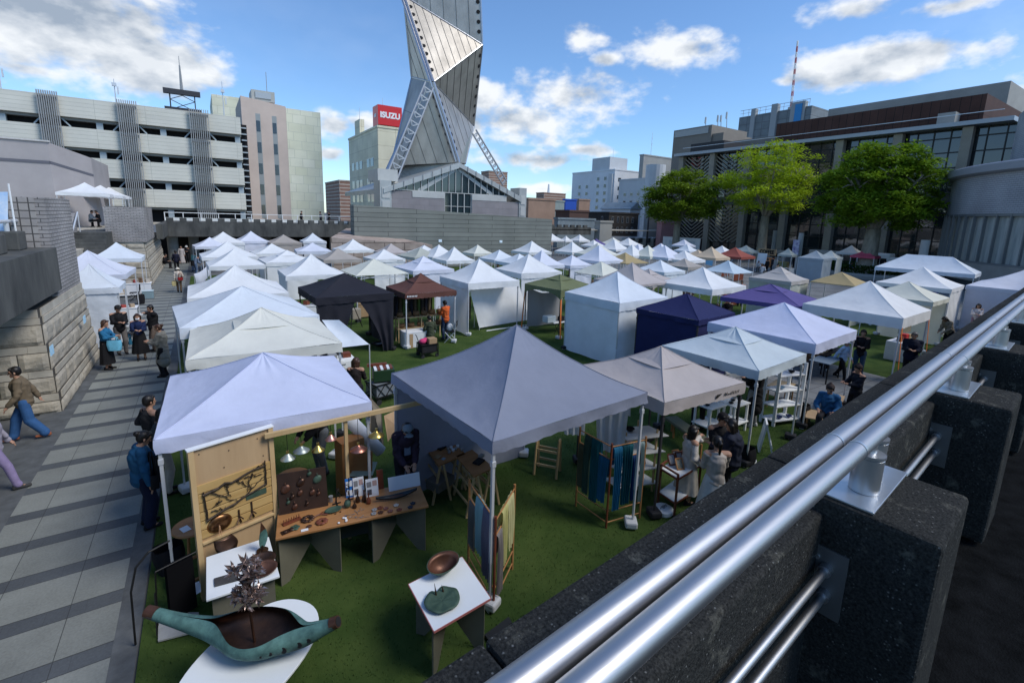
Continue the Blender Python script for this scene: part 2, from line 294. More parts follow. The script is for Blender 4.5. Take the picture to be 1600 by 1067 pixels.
def tent(name, label, x, y, s, rot, zE, rise, col, walls='', group=None, sy=None, ridge=0., val=.2, curve=.45, cap=False, lod=1, legcol=None, wallcol=None, trunc=0., leaves=None, col2=None, arch=0., seed=0, wallz=0.0):
    t = thing(name, label, 'tent', (x, y, 0), R(rot), group)
    hx, hy = s/2, (sy or s)/2; f = canopy_fn(hx, hy, zE, rise, ridge, curve, .06, seed); m = fab(col)
    n = 22 if lod else 9
    mb = MB(); mats = [m] if not col2 else [m, fab(col2)]
    def pt(k, u, v):                # four faces, u along the eave, v up the slope
        q = 1-v
        if k % 2 == 0:
            sg = -1 if k == 0 else 1; yy = sg*hy*q; xx = (2*u-1)*(ridge+(hx-ridge)*q); return xx, yy
        sg = -1 if k == 1 else 1; xx = sg*(ridge+(hx-ridge)*q); yy = (2*u-1)*hy*q; return xx, yy
    for k in range(4):
        def g(u, v, k=k):
            xx, yy = pt(k, u, min(v, .9995)); return (xx, yy, f(xx, yy))
        mb.grid(g, n, n, 1 if (col2 and k == 3) else 0)
    c = mb.build('canopy', mats, t, smooth=False); sharp(c, 24)
    if val > 0:                     # hanging skirt, slightly wavy, folded round the corners
        vb = MB(); per = []
        for k, (a, b) in enumerate((((-hx, -hy), (hx, -hy)), ((hx, -hy), (hx, hy)), ((hx, hy), (-hx, hy)), ((-hx, hy), (-hx, -hy)))):
            for i in range(n*2): per.append((a[0]+(b[0]-a[0])*i/(2*n), a[1]+(b[1]-a[1])*i/(2*n), i/(2*n)))
        N_ = len(per); vs = []
        for row in range(3):
            for i, (px_, py_, u) in enumerate(per):
                w = (.006+.012*row)*noise.noise(Vector((px_*3+seed, py_*3, row*.7+seed))); o = 1+(.004+w)/max(hx, hy)
                depth = val*row/2
                if arch: depth *= 1+arch*(2*abs(u-.5))**3
                z = zE-depth+.004*row*math.sin(i*1.7+seed)
                vs.append((px_*o, py_*o, z-.001))
        fs = [(r*N_+i, r*N_+(i+1) % N_, (r+1)*N_+(i+1) % N_, (r+1)*N_+i) for r in range(2) for i in range(N_)]
        vb.add(vs, fs); v = vb.build('valance', m, t, smooth=True, fix=False); sharp(v, 40)
    if cap:
        cb = MB(); r0 = .2*s; f2 = canopy_fn(r0, r0, f(r0, r0*.2)+.035, rise*.36, 0, .3, .0, seed, 0)
        cb.grid(lambda u, v: ((2*u-1)*r0, (2*v-1)*r0, f2((2*u-1)*r0, (2*v-1)*r0)), 8, 8); cb.build('vent_cap', m, t)
    if lod:                         # piped seams down the four hips
        for sx in (-1, 1):
            for sy_ in (-1, 1):
                pts = []
                for k in range(15):
                    q = 1-k/14.; X = sx*(ridge+(hx-ridge)*q); Y = sy_*hy*q; pts.append((X, Y, f(X*.999, Y*.999)+.003))
                MB().tube(pts, .007, 5).build('seam', m, t, smooth=True)
    lm = legcol or M_steel
    ins = .045
    for sx, sy_ in ((-1, -1), (1, -1), (-1, 1), (1, 1)):
        lb = MB(); X, Y = sx*(hx-ins), sy_*(hy-ins)
        lb.box((X, Y, zE*.64), (.038, .038, zE*.71)); lb.box((X, Y, zE*.17), (.03, .03, zE*.32)); lb.box((X, Y, .011), (.1, .1, .022))
        if lod: lb.box((X, Y, zE-.32), (.056, .056, .07))
        lg = lb.build('leg', lm, t)
        if lod:
            wm_ = M_foot if int(seed*10) % 3 else mat('pale_weight', (.55, .56, .56), .6, var=.1)
            wo = MB().box((X-.02*sx, Y-.02*sy_, .085), (.24, .2, .12), seed+sx).build('foot_weight', wm_, t); bevel(wo, .03)
    if lod:
        tb = MB(); zt = zE-.03
        for sx in (-1, 1):
            for (a0, b0, ax) in ((-hx+ins, hx-ins, 0), (-hy+ins, hy-ins, 1)):
                for i in range(2):
                    m0 = a0+(b0-a0)*i/2; m1 = a0+(b0-a0)*(i+1)/2; o_ = sx*((hy if ax == 0 else hx)-ins)
                    for za, zb in ((zt, zt-.15), (zt-.15, zt)):
                        P, Q = ((m0, o_, za), (m1, o_, zb)) if ax == 0 else ((o_, m0, za), (o_, m1, zb)); tb.bar(P, Q, .018, .028)
        tb.build('truss', lm, t)
    if 'P' in walls:                # front curtains parted in the middle
        for sg in (-1, 1):
            wb = MB()
            def g(u, v, sg=sg):
                lo = .30 if sg < 0 else .16; e = lo+(.52-lo)*v**1.6; x = sg*hx*(.985-.985*1.0*u*e*2*.98)
                return (x, -hy+.03+.05*math.sin(u*15+v*3+sg)*(1.1-v)+.03*noise.noise(Vector((u*4, v*4, sg))), .03+(zE-.09)*v)
            wb.grid(g, 18, 14); wb.build('curtain', fab(wallcol or col), t, smooth=True)
    for wd in walls.replace('P', ''):                # cloth side walls hung just inside the legs
        wb = MB(); wm = fab(wallcol or col); a = {'S': ((-hx, -hy), (hx, -hy)), 'N': ((-hx, hy), (hx, hy)), 'W': ((-hx, -hy), (-hx, hy)), 'E': ((hx, -hy), (hx, hy))}[wd]
        nx_ = {'S': (0, 1), 'N': (0, -1), 'W': (1, 0), 'E': (-1, 0)}[wd]
        def g(u, v, a=a, nx_=nx_, wd=wd):
            fold = .025*math.sin(u*16+seed+v*2)*(1-v)+.03*noise.noise(Vector((u*5+seed, v*4, seed)))+.05*noise.noise(Vector(((u+v)*6+seed, 0, seed)))*math.sin(math.pi*u)*math.sin(math.pi*v)
            i_ = .018+.012*0+fold*.8+.02
            return (a[0][0]+(a[1][0]-a[0][0])*(.012+.976*u)+nx_[0]*i_, a[0][1]+(a[1][1]-a[0][1])*(.012+.976*u)+nx_[1]*i_, wallz+.02+(zE-.06-wallz)*v)
        wb.grid(g, 22, 14); wb.build('side_wall', wm, t, smooth=True)
    return t
ROW = 'canopies of the market stalls'
# id: colour, walls, label, extras
TD = {
'A1': ('white', 'S', 'bright white peaked canopy closest to the dark footbridge, beside the walkway', {}),
'A1b': ('lilac', '', 'low lilac-white canopy half hidden behind a taller white peak by the footbridge', {}),
'A2': ('lilac', 'S', 'lilac-white peaked canopy with a clear front curtain, right below the middle of the footbridge', {}),
'A3': ('taupe', 'SW', 'taupe closed canopy below the footbridge, left of a small white one', {}),
'A4': ('white', '', 'white peaked canopy in the walkway row, second counting from the footbridge', {}),
'A5': ('white', '', 'white peaked canopy in the walkway row with a white banner sagging from its left corner', {}),
'A6': ('white', 'S', 'tall white concave canopy in the walkway row just behind the smooth pale blue one', {'curve': .55}),
'A7': ('cool', '', 'smooth pale blue-white canopy in the walkway row directly behind the cream one', {'val': .26, 'curve': .2}),
'A8': ('ivory', '', 'cream canopy with a folded vent cap, directly behind the nearest lilac-white canopy', {'cap': True, 'val': .2}),
'A9': ('periwinkle', '', 'nearest lilac-white canopy beside the walkway, over the metalwork stall with the wooden board', {'val': .2, 'curve': .25}),
'A10': ('white', '', 'low white canopy behind the vent-capped white one, in the second row from the walkway', {}),
'A11': ('white', 'SW', 'white closed canopy with small vent cap and white tags, second row from the walkway', {'cap': True}),
'A12': ('white', 'W', 'white concave canopy with a grey left curtain and wooden plaques inside, behind the black tent', {'curve': .55}),
'A13': ('cool', 'S', 'small pale canopy next to the pinkish stone wall, right of the taupe closed one', {}),
'A14': ('lilac', '', 'flat lilac-white canopy between the vent-capped white one and the taupe ones', {}),
'A15': ('taupe', '', 'taupe canopy with an open dark front, two rows behind the black tent', {}),
'A16': ('white', '', 'white concave canopy standing against the low pinkish stone wall', {'curve': .55}),
'A17': ('cream', '', 'plain cream pyramid canopy without a skirt, behind the brown canopy', {'val': 0, 'curve': .1}),
'A18': ('white', 'S', 'white canopy with grey script on its front skirt, behind the plain cream pyramid', {}),
'A19': ('pinktaupe', '', 'pinkish taupe canopy at the right end of the pinkish stone wall', {}),
'A20': ('sage', '', 'greyish sage canopy half hidden by a vented lilac one before the grey stone wall', {}),
'A21': ('white', '', 'flat white canopy peeping out behind the greyish sage one near the grey stone wall', {}),
'A22': ('white', '', 'white peaked canopy left of its slightly larger concave twin before the grey stone wall', {'curve': .5}),
'A23': ('white', '', 'white strongly concave canopy right behind the tall white tent with the leaning front sheet', {'curve': .6}),
'A24': ('lilac', 'S', 'pale lilac canopy with vent cap behind the brown canopy', {'cap': True}),
'A25': ('ivory', '', 'small ivory peaked canopy close to the middle of the grey stone wall', {}),
'A26': ('cool', '', 'low cool white canopy just right of the small ivory peak before the grey stone wall', {}),
'A27': ('cool', '', 'low cool white canopy behind the cream-white tent left of the olive one', {}),
'A28': ('white', '', 'white canopy close to the right end of the grey stone wall', {'curve': .5}),
'A29': ('lilac', '', 'lilac-white steep canopy behind the cream-white tent left of the olive one', {'curve': .5}),
'A30': ('white', 'W', 'tall white tent with wrinkled left curtain and a white sheet leaning out of its front', {'val': .27, 'curve': .5}),
'A31': ('white', 'S', 'creamy white tent between the one with the leaning sheet and the olive one', {'val': .27, 'curve': .45}),
'A32': ('brown', '', 'brown canopy over the stall of wicker bags', {'cap': True}),
'A33': ('black', 'PE', 'black tent with parted front curtains on the open grass', {'val': .25, 'curve': .15}),
'A34': ('olive', '', 'olive green arched canopy with orange guy straps', {'val': .16, 'arch': 1.6, 'cap': True, 'curve': .1}),
'A35': ('cool', 'SW', 'large white tent closed to the grass by wrinkled white walls, left of the navy one', {'val': .3, 'curve': .4}),
'A36': ('cream', '', 'plain cream pyramid canopy without skirt, behind the large closed white tent', {'val': 0, 'curve': .1}),
'A37': ('white', '', 'white canopy over a dark stall just right of the end of the grey stone wall', {'curve': .4}),
'B1': ('white', '', 'tiny white peak right of two others under the far dark parapet', {}),
'B2': ('white', '', 'smallest tiny white peak, middle of the three under the far dark parapet', {}),
'B3': ('white', '', 'tiny white canopy cut by the right end of the grey stone wall', {}),
'B4': ('purple', '', 'tiny dark purple canopy among the farthest white ones', {}),
'B5': ('white', '', 'small white peak in front of the tiny purple canopy', {}),
'B6': ('ivory', '', 'ivory canopy whose peak shows just behind the big lilac one with a white right face', {}),
'B7': ('lilac', '', 'big lilac-white canopy with a bright right face in the middle of the far rows', {'curve': .45}),
'B8': ('lilac', 'S', 'low lilac-white closed-front canopy just left of the cream pyramid over fruit-coloured goods', {}),
'B9': ('ivory', '', 'far ivory canopy right behind a white one, left of the dark timber house', {}),
'B10': ('white', '', 'far white canopy close in front of an ivory one, under the dark timber house', {'curve': .5}),
'B11': ('white', '', 'far white peak at the foot of the row of parked cars', {}),
'B12': ('white', '', 'small white peak squeezed between two broader white canopies below the dark timber house', {}),
'B13': ('lilac', '', 'lilac-white canopy with a bright right face left of the leftmost tree trunk', {}),
'B14': ('cream', '', 'small cream canopy just right of the leftmost tree trunk foot', {}),
'B15': ('gold', '', 'mustard yellow canopy partly behind a white one in the middle rows', {'val': .05}),
'B16': ('pinktaupe', '', 'plain pinkish taupe canopy just behind its vent-capped neighbour', {'val': .1}),
'B17': ('pinktaupe', '', 'pinkish taupe arched canopy with vent cap right behind the large closed white tent', {'cap': True, 'arch': 1.2}),
'C1': ('lilac', '', 'broad lilac-white canopy with dark script on the skirt, in front of the leftmost tree', {}),
'C2': ('cool', '', 'pale canopy in the far rows straight below the chevron screen', {}),
'C3': ('lilac', '', 'half hidden white canopy beside the leftmost tree trunk', {}),
'C4': ('lilac', '', 'lilac canopy seen just over the broad one with dark script', {}),
'C5': ('white', '', 'white canopy right of the broad one with dark script, beside the blue flag', {}),
'C6': ('tan', '', 'light tan canopy behind the blue flag', {}),
'C7': ('tan', '', 'sandy canopy farther back, above the light tan one', {}),
'C8': ('white', '', 'white canopy just left of the rust red one', {}),
'C9': ('red', '', 'rust red canopy beside the coffee stall', {}),
'C10': ('greygreen', '', 'small grey-green canopy behind the rust red one', {}),
'C11': ('cool', 'S', 'small white canopy with a closed front behind the big concave one over the navy tent', {}),
'C12': ('taupe', '', 'taupe canopy with an open front left of the pale blue skirtless one', {}),
'C13': ('paleblue', '', 'pale blue canopy without skirt below the coffee stall', {'val': .03}),
'C14': ('white', '', 'big white concave canopy standing between the navy and pale blue ones', {'val': .26, 'curve': .5}),
'C15': ('navy', 'SW', 'navy blue tent with dark navy curtains', {'val': .16, 'curve': .1}),
'C16': ('purple', '', 'purple arched canopy with a raised vent', {'cap': True, 'val': .16, 'curve': .05}),
'C17': ('beige', 'SW', 'grey-beige closed tent with small vent cap behind the purple canopy', {'cap': True, 'wallcol': 'sage'}),
'C18': ('gold', 'S', 'mustard and teal canopy with a pale front curtain', {'val': .04, 'col2': 'teal', 'wallcol': 'greygreen', 'curve': .05}),
'C19': ('periwinkle', '', 'lilac-blue canopy overlapping the purple one, over the stall with a black chair', {'val': .26, 'curve': .15}),
'C20': ('mint', '', 'pale grey-blue canopy with raised vent over the white shelves', {'cap': True, 'val': .2, 'curve': .35}),
'C21': ('pinktaupe', '', 'pinkish taupe canopy with dark script, right beside the dark grey canopy', {'cap': True, 'val': .22, 'curve': .4, 'legcol': 1}),
'C22': ('white', '', 'large cool white canopy with a deep left flap and orange straps near the railing', {'val': .34, 'curve': .2}),
'C23': ('white', 'S', 'white concave canopy behind the thin cream one near the railing', {'val': .2, 'curve': .45}),
'C24': ('cream', 'E', 'thin cream canopy squeezed between two white ones near the railing', {'val': .18, 'curve': .3}),
'C27': ('greygreen', '', 'grey-green canopy just right of the coffee stall', {}),
'C28': ('bluegrey', 'SW', 'blue-grey closed canopy behind the seated crowd', {}),
'C29': ('ivory', 'S', 'ivory canopy touching the right side of the blue-grey one', {}),
'C30': ('white', '', 'white canopy with banner just left of the large tree trunk', {}),
'C31': ('pink', '', 'small pink canopy just right of the large tree trunk', {}),
'L1': ('cool', '', 'white canopy against the stone wall farthest along the left of the walkway', {}),
'L2': ('lilac', '', 'lilac-white canopy in the middle of the three against the left stone wall', {}),
'L3': ('cool', 'S', 'near pale canopy tucked against the left stone wall', {}),
'G': ('grey', 'N', 'dark grey canopy nearest the railing, over racks of scarves', {'val': .17, 'curve': .42}),
}
TENT = {}
for i, (k, (col, walls, lab, ex)) in enumerate(TD.items()):
    x, y, s, rot, zE, ri = TG[k]; ex = dict(ex)
    if ex.get('legcol'): ex['legcol'] = M_dsteel
    if col in ('black', 'navy', 'olive'): ex['legcol'] = M_dsteel
    TENT[k] = tent('canopy_tent', lab, x, y, s, rot, zE, ri, col, walls, ROW, lod=1 if x*x+y*y < 28**2 else 0, seed=i*1.37, **ex)
# ridge marquee and hipped tent by the round building, three canopies up on the deck
a, b, c = at(1377, 413, 2.3), at(1470, 427, 2.3), at(1531, 430, 2.3)
TENT['C25'] = tent('ridge_tent', 'long white ridge tent below the round grey building', 41.9, 11.7, 5.2, 97, 2.3, .95, 'cool', '', ROW, sy=2.9, ridge=1.2, val=.25, curve=.2, seed=3.3)
TENT['C26'] = tent('ridge_tent', 'white hipped tent with closed walls at the far end of the railing', 34.4, 5.2, 4.6, 95, 2.3, .9, 'lilac', 'NSEW', ROW, sy=4.2, ridge=.5, val=.2, curve=.3, seed=5.1)
for i, (px, Y, lab) in enumerate(((134, 44, 'white canopy up on the deck, nearest above the stair'), (158, 48.5, 'white canopy up on the deck, middle of three above the stair'), (171, 53, 'white canopy up on the deck, farthest above the stair'))):
    p = atY(px, 300, Y)
    t = tent('canopy_tent', lab, p.x, Y, 2.7, 2, 2.3, .75, 'white', '', 'canopies on the upper deck', lod=0, seed=i+.5); t.location.z = 3.45
# ------------------------------------------------------------------ ground
def nodes_of(m): return m.node_tree.nodes, m.node_tree.links, m.node_tree.nodes['Principled BSDF']
M_ground = mat('town_ground', (.11, .115, .12), .9, var=.25, scale=.3)
M_grass = mat('mown_grass', (.026, .056, .012), .95, scale=.9, col2=(.072, .108, .028), bump=1., bscale=90, spec=.1, det=9)
def paving_mat():
    m = mat('striped_paving', (.2, .2, .2), .75, bump=.25, bscale=60, bdist=.004); N, L, b = nodes_of(m)
    tc = N.new('ShaderNodeTexCoord'); sp = N.new('ShaderNodeSeparateXYZ'); L.new(tc.outputs['Object'], sp.inputs[0])
    def Mt(op, a, bb=None):
        n = N.new('ShaderNodeMath'); n.operation = op
        for i, x in enumerate((a, bb)):
            if x is None: continue
            if isinstance(x, (int, float)): n.inputs[i].default_value = x
            else: L.new(x, n.inputs[i])
        return n.outputs[0]
    fy = Mt('FRACT', Mt('DIVIDE', Mt('SUBTRACT', sp.outputs[1], 8.94), .925))      # dark band first .25 m
    dark = Mt('LESS_THAN', fy, .27)
    jy = Mt('LESS_THAN', Mt('ABSOLUTE', Mt('SUBTRACT', fy, .27)), .008); jy2 = Mt('LESS_THAN', fy, .012)
    row = Mt('FLOOR', Mt('DIVIDE', Mt('SUBTRACT', sp.outputs[1], 8.94), .925))
    fx = Mt('FRACT', Mt('DIVIDE', Mt('ADD', sp.outputs[0], 1.75), .77)); jx = Mt('LESS_THAN', fx, .012)
    fx2 = Mt('FRACT', Mt('DIVIDE', Mt('ADD', sp.outputs[0], 1.2), .385)); jx2 = Mt('MULTIPLY', Mt('LESS_THAN', fx2, .012), dark)
    j = Mt('MAXIMUM', Mt('MAXIMUM', jy, jy2), Mt('MAXIMUM', jx, Mt('MULTIPLY', jx2, .5)))
    wn = N.new('ShaderNodeTexWhiteNoise'); cb = N.new('ShaderNodeCombineXYZ'); L.new(row, cb.inputs[1]); L.new(Mt('FLOOR', Mt('DIVIDE', Mt('ADD', sp.outputs[0], 1.75), .77)), cb.inputs[0]); L.new(dark, cb.inputs[2]); L.new(cb.outputs[0], wn.inputs['Vector'])
    def noise_(sc, det): 
        n = N.new('ShaderNodeTexNoise'); n.inputs['Scale'].default_value = sc; n.inputs['Detail'].default_value = det; L.new(tc.outputs['Object'], n.inputs['Vector']); return n.outputs['Fac']
    v = Mt('ADD', Mt('ADD', .62, Mt('MULTIPLY', noise_(2.2, 8), .5)), Mt('ADD', Mt('MULTIPLY', wn.outputs['Value'], .18), Mt('MULTIPLY', Mt('SUBTRACT', noise_(38, 4), .5), .5)))
    mx = N.new('ShaderNodeMix'); mx.data_type = 'RGBA'; L.new(dark, mx.inputs[0]); mx.inputs[6].default_value = (.225, .237, .218, 1); mx.inputs[7].default_value = (.083, .092, .10, 1)
    m2 = N.new('ShaderNodeMix'); m2.data_type = 'RGBA'; L.new(Mt('MULTIPLY', j, .8), m2.inputs[0]); L.new(mx.outputs[2], m2.inputs[6]); m2.inputs[7].default_value = (.035, .036, .036, 1)
    m3 = N.new('ShaderNodeMix'); m3.data_type = 'RGBA'; m3.blend_type = 'MULTIPLY'; m3.inputs[0].default_value = 1; L.new(m2.outputs[2], m3.inputs[6]); L.new(v, m3.inputs[7]); L.new(m3.outputs[2], b.inputs['Base Color'])
    return m
M_pave = paving_mat()
M_border = mat('dark_border_stone', (.095, .102, .106), .8, var=.3, scale=3, bump=.2)
def sheet(name, x0, x1, y0, y1, z, m): return tag(MB().add([(x0, y0, z), (x1, y0, z), (x1, y1, z), (x0, y1, z)], [(0, 1, 2, 3)]).build(name, m), kind='structure')
sheet('ground', -1500, 1500, -300, 2500, -.03, M_ground)
sheet('lawn', -.96, 30, .3, 42.2, 0., M_grass)
sheet('pavement', -2.95, -1.22, 2, 52, 0.004, M_pave)
sheet('pavement_border', -1.22, -.98, 2, 52, .002, M_border)
sheet('pavement_border', -3.6, -2.95, 2, 52, .002, M_border)
M_plaza = brickmat('plaza_slabs', (.19, .2, .2), (.15, .155, .16), (.07, .07, .07), .6, .6, .01, axis='XY', rough=.8)
sheet('path', 13.9, 19.2, 1.6, 9.2, .006, M_plaza)
sheet('plaza', 30, 72, -10, 45, -.004, M_plaza)
# grass blades where the lawn is close
gb = MB(); vs = []; fs = []
g2 = random.Random(3)
while len(fs) < 46000:
    y = 3 + 11*g2.random()**1.25; x = -.95+(12.5*g2.random())
    if y < 1+.1*x: continue
    h = .012+.026*g2.random(); a = g2.random()*6.28; w = .004+.004*g2.random(); lx, ly = g2.gauss(0, .012), g2.gauss(0, .012)
    o = len(vs); vs += [(x-w*math.cos(a), y-w*math.sin(a), -.002), (x+w*math.cos(a), y+w*math.sin(a), -.002), (x+lx, y+ly, h)]; fs.append((o, o+1, o+2))
gb.v, gb.f, gb.m = vs, fs, [0]*len(fs)
tag(gb.build('grass', mat('grass_blade', (.034, .074, .013), .8, scale=2.5, col2=(.08, .135, .03), trans=.25), fix=False), 'short green turf between the stalls', 'grass', kind='stuff')
# ------------------------------------------------------------------ stone walls on the left
M_rough = brickmat('rusticated_stone', (.38, .33, .25), (.26, .23, .18), (.09, .08, .07), 1.15, .42, .018, axis='XYZ', bump=.9, noise_amt=.45, nscale=2.2)
M_smooth = mat('dressed_stone', (.45, .41, .335), .8, var=.2, scale=2, bump=.2)
M_tile = brickmat('grey_tile', (.36, .335, .32), (.30, .285, .275), (.10, .095, .09), .30, .1, .009, axis='XYZ', bump=.5, noise_amt=.2, nscale=.7)
M_tile2 = brickmat('grey_tile_square', (.36, .335, .31), (.30, .28, .265), (.085, .08, .075), .2, .2, .014, off=0, axis='XYZ', bump=.5, noise_amt=.25)
M_conc = mat('dark_weathered_concrete', (.035, .037, .036), .85, scale=1.1, col2=(.115, .115, .105), bump=.4, bscale=30, stretch=(1, 1, .35))
def rough_course(mb, x1, y0, y1, z0, z1, bulge, xl, sd):
    # one course of rock-faced blocks: front face toward -Y and right face toward +X
    r_ = random.Random(sd)
    def run(a0, a1, fn):
        p = a0
        while p < a1-.05:
            q = min(a1, p+r_.uniform(.7, 1.5))
            if a1-q < .35: q = a1
            fn(p, q); p = q
    def face(o, ud, nd, L_, zz0, zz1):
        nu, nv = max(4, int(L_/.09)), 5; s_ = r_.random()*50
        def g(u, v):
            e = min(u, 1-u)*L_; ev = min(v, 1-v)*(zz1-zz0); k = min(1, min(e, ev)/.07)
            d = k*(bulge*.7+bulge*.45*noise.noise(Vector((u*L_*3.1+s_, v*2.2+s_, s_)))+.014*noise.noise(Vector((u*L_*9, v*6, s_))))
            p = o+ud*(u*L_)+Vector((0, 0, zz0+(zz1-zz0)*v))+nd*max(-.005, d); return tuple(p)
        mb.grid(g, nu, nv)
    run(xl, x1, lambda a, b: face(Vector((a, y0, 0)), Vector((1, 0, 0)), Vector((0, -1, 0)), b-a-.022, z0, z1-.018))
    run(y0, y1, lambda a, b: face(Vector((x1, a, 0)), Vector((0, 1, 0)), Vector((1, 0, 0)), b-a-.022, z0, z1-.018))
def stone_base(root, x1, y0, y1, xl, H, sd):
    mb = MB(); sm = MB(); z = 0.; i = 0; sb = .0
    hs = [.3, .17, .42, .16, .44, .17, .5, .16]
    bk = MB()
    while z < H-.02:
        h = hs[i % len(hs)]; h = min(h, H-z); xx = x1-.05*i*.55; yy = y0+.05*i*.55
        if h > .25 or i == 0: rough_course(mb, xx, yy, y1, z, z+h, .06, xl, sd+i); bk.bx(xl, xx-.004, yy+.004, y1, z, z+h)
        else:
            r_ = random.Random(sd*7+i); a = xl
            while a < xx-.01:
                b_ = min(xx, a+r_.uniform(.7, 1.4)); sm.bx(a, b_-.006, yy-.02, yy+.2, z, z+h-.006); a = b_
            a = yy+.2
            while a < y1-.01:
                b_ = min(y1, a+r_.uniform(.7, 1.4)); sm.bx(xx-.2, xx+.02, a, b_-.006, z, z+h-.006); a = b_
            bk.bx(xl, xx-.004, yy+.004, y1, z, z+h)
        z += h; i += 1
    mb.build('rough_course', M_rockface, root); sm.build('smooth_course', M_smooth, root); bk.build('backing', mat('dark_joint', (.07, .062, .05), .95), root)
M_rockface = mat('rock_faced_stone', (.31, .275, .215), .9, scale=2.4, col2=(.47, .425, .345), bump=.6, bscale=14, bdist=.03, det=8)
w1 = thing('stone_wall', 'stepped stone wall with a grey tiled tower, nearest on the left of the walkway', 'wall', (-3.2, 15.1, 0), group='stone walls along the walkway')
def loc_(root, o): o.location = -Vector(root.location); return o
def sub(root, mb, name, m, smooth=False):     # part modelled in world coordinates, parented to a thing
    o = mb.build(name, m, root, smooth=smooth); o.location = -root.location; return o


def stone_at(root, *a):
    n0 = set(root.children); stone_base(root, *a)
    for c in root.children:
        if c not in n0: c.location = -root.location
stone_at(w1, -3.2, 15.1, 20.3, -9, 2.52, 5)
sub(w1, MB().bx(-9, -3.42, 17.35, 20.25, 2.52, 5.15), 'tile_tower', M_tile)
sub(w1, MB().bx(-9, -3.62, 17.335, 17.349, 2.53, 5.14), 'mesh_panel', M_tile2)
# creeper stems on the tiled face
cr_ = MB(); r_ = random.Random(4)
for i in range(9):
    p = [(-4.6+r_.uniform(-1.2, .9), 17.32, 3.9+r_.uniform(-.1, 1.0))]
    for k in range(6): p.append((p[-1][0]+r_.uniform(-.14, .16), 17.32, max(3.86, min(5.1, p[-1][2]+r_.uniform(-.16, .1)))))
    cr_.tube(p, .009, 4)
sub(w1, cr_, 'creeper_stem', mat('dry_stem', (.06, .05, .035), .9))
w2 = thing('stone_wall', 'stone base with a grey tiled block beside the bridge, far end of the walkway', 'wall', (-2.95, 38.2, 0), group='stone walls along the walkway')
stone_at(w2, -2.95, 38.2, 51.5, -5.2, 2.75, 9)
sub(w2, MB().bx(-5.0, -3.02, 38.35, 44.5, 2.75, 4.92), 'tile_block', M_tile)
rw = thing('retaining_wall', 'low stone wall behind the canopies left of the walkway', 'wall', (-5.6, 29, 0))
sub(rw, MB().bx(-6.4, -5.62, 20.3, 36, 0, 2.6), 'wall', M_smooth)
tag(MB().bx(-60, -6.42, 20.3, 61, 0, 3.4).bx(-6.42, -5.02, 40, 61, 0, 3.4).bx(-60, -4.7, 2, 15.0, 2.7, 3.4).bx(-60, -9.02, 15.0, 20.3, 0, 3.4).build('deck', M_smooth), kind='structure')
# stair up to the deck
st = thing('stair', 'dark stair with a handrail climbing to the deck between stone walls', 'stair', (-5.4, 33, 0))
sb = MB()
for i in range(14): sb.bx(-6.3, -4.7, 32.5+i*.3, 32.5+(i+1)*.3+ (4 if i == 13 else .02), 0, .9+.18*(i+1))
sub(st, sb, 'steps', M_conc)
sub(st, MB().plate([(-6.34, 33, 1.0), (-6.34, 37.4, 3.5), (-6.34, 37.4, 4.5), (-6.34, 33, 2.1)], (.2, 0, 0)), 'side_wall', M_tile)
sub(st, MB().tube([(-6.0, 32.6, 2.1), (-6.0, 37.2, 4.55)], .04, 6).tube([(-6, 32.6, 1.2), (-6, 32.6, 2.1)], .03, 6).tube([(-6, 37.2, 3.4), (-6, 37.2, 4.55)], .03, 6), 'handrail', M_steel)
# terrace beam with merlons on the left
tb = thing('terrace_parapet', 'stained concrete terrace edge with blocks and a pipe rail on the left', 'parapet', (-3.3, 12, 2.7))
sub(tb, MB().plate([(-3.32, 5, 2.72), (-3.32, 17.33, 2.72), (-3.32, 17.33, 3.85), (-3.32, 5, 3.85)], (-1.3, 0, 0)), 'beam', M_conc)
for i, y in enumerate((10.2, 11.7, 13.2, 14.7, 16.2)): bevel(sub(tb, MB().bx(-4.5, -3.75, y, y+.62, 3.852, 4.3), 'block', M_conc), .03)
for y in (10.5, 12, 13.5, 15, 16.5): sub(tb, MB().cyl((-4.0, y, 4.302), (-4.0, y, 4.5), .05), 'rail_post', M_steel)
sub(tb, MB().tube([(-4.0, 5, 4.54), (-4.0, 17.3, 4.54)], .045), 'rail', M_steel)
# ------------------------------------------------------------------ footbridge and deck edge
br = thing('footbridge', 'dark concrete footbridge with a battlemented edge on round pillars', 'bridge', (5, 54, 0))
b = MB().bx(-2.9, 22, 52, 57, 2.42, 3.72); sub(br, b, 'span', M_conc)
sub(br, MB().bx(-2.9, -2.5, 44.6, 51.98, 2.6, 3.7), 'side_span', M_conc)
for i in range(17): bevel(sub(br, MB().bx(-2.6+i*.98, -2.6+i*.98+.52, 52.02, 52.5, 3.722, 4.08), 'merlon', M_conc), .02)
M_pillar = mat('pillar_concrete', (.30, .30, .27), .8, var=.2, scale=2)
for x, y in ((-2.35, 53.6), (-.75, 55), (5.5, 54.5), (12, 54.5), (18, 54.5)): sub(br, MB().cyl((x, y, 0), (x, y, 2.42), .42, n=18), 'pillar', M_pillar)
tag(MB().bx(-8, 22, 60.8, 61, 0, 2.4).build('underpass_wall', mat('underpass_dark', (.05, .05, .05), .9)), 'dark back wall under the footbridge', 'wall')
tag(MB().bx(-5, 75, 57, 61.6, 3.3, 3.42).build('deck', M_smooth), kind='structure')
fc = thing('deck_fence', 'pale low fence along the deck behind the footbridge', 'fence', (5, 58, 3.42)); fb = MB(); pb = MB()
pb.bx(-3, 15, 58.0, 58.05, 3.46, 4.0)
for i in range(13): fb.bx(-3+i*1.5, -2.94+i*1.5, 57.92, 58.06, 3.43, 4.5)
fb.bx(-3, 15, 57.98, 58.03, 4.46, 4.52)
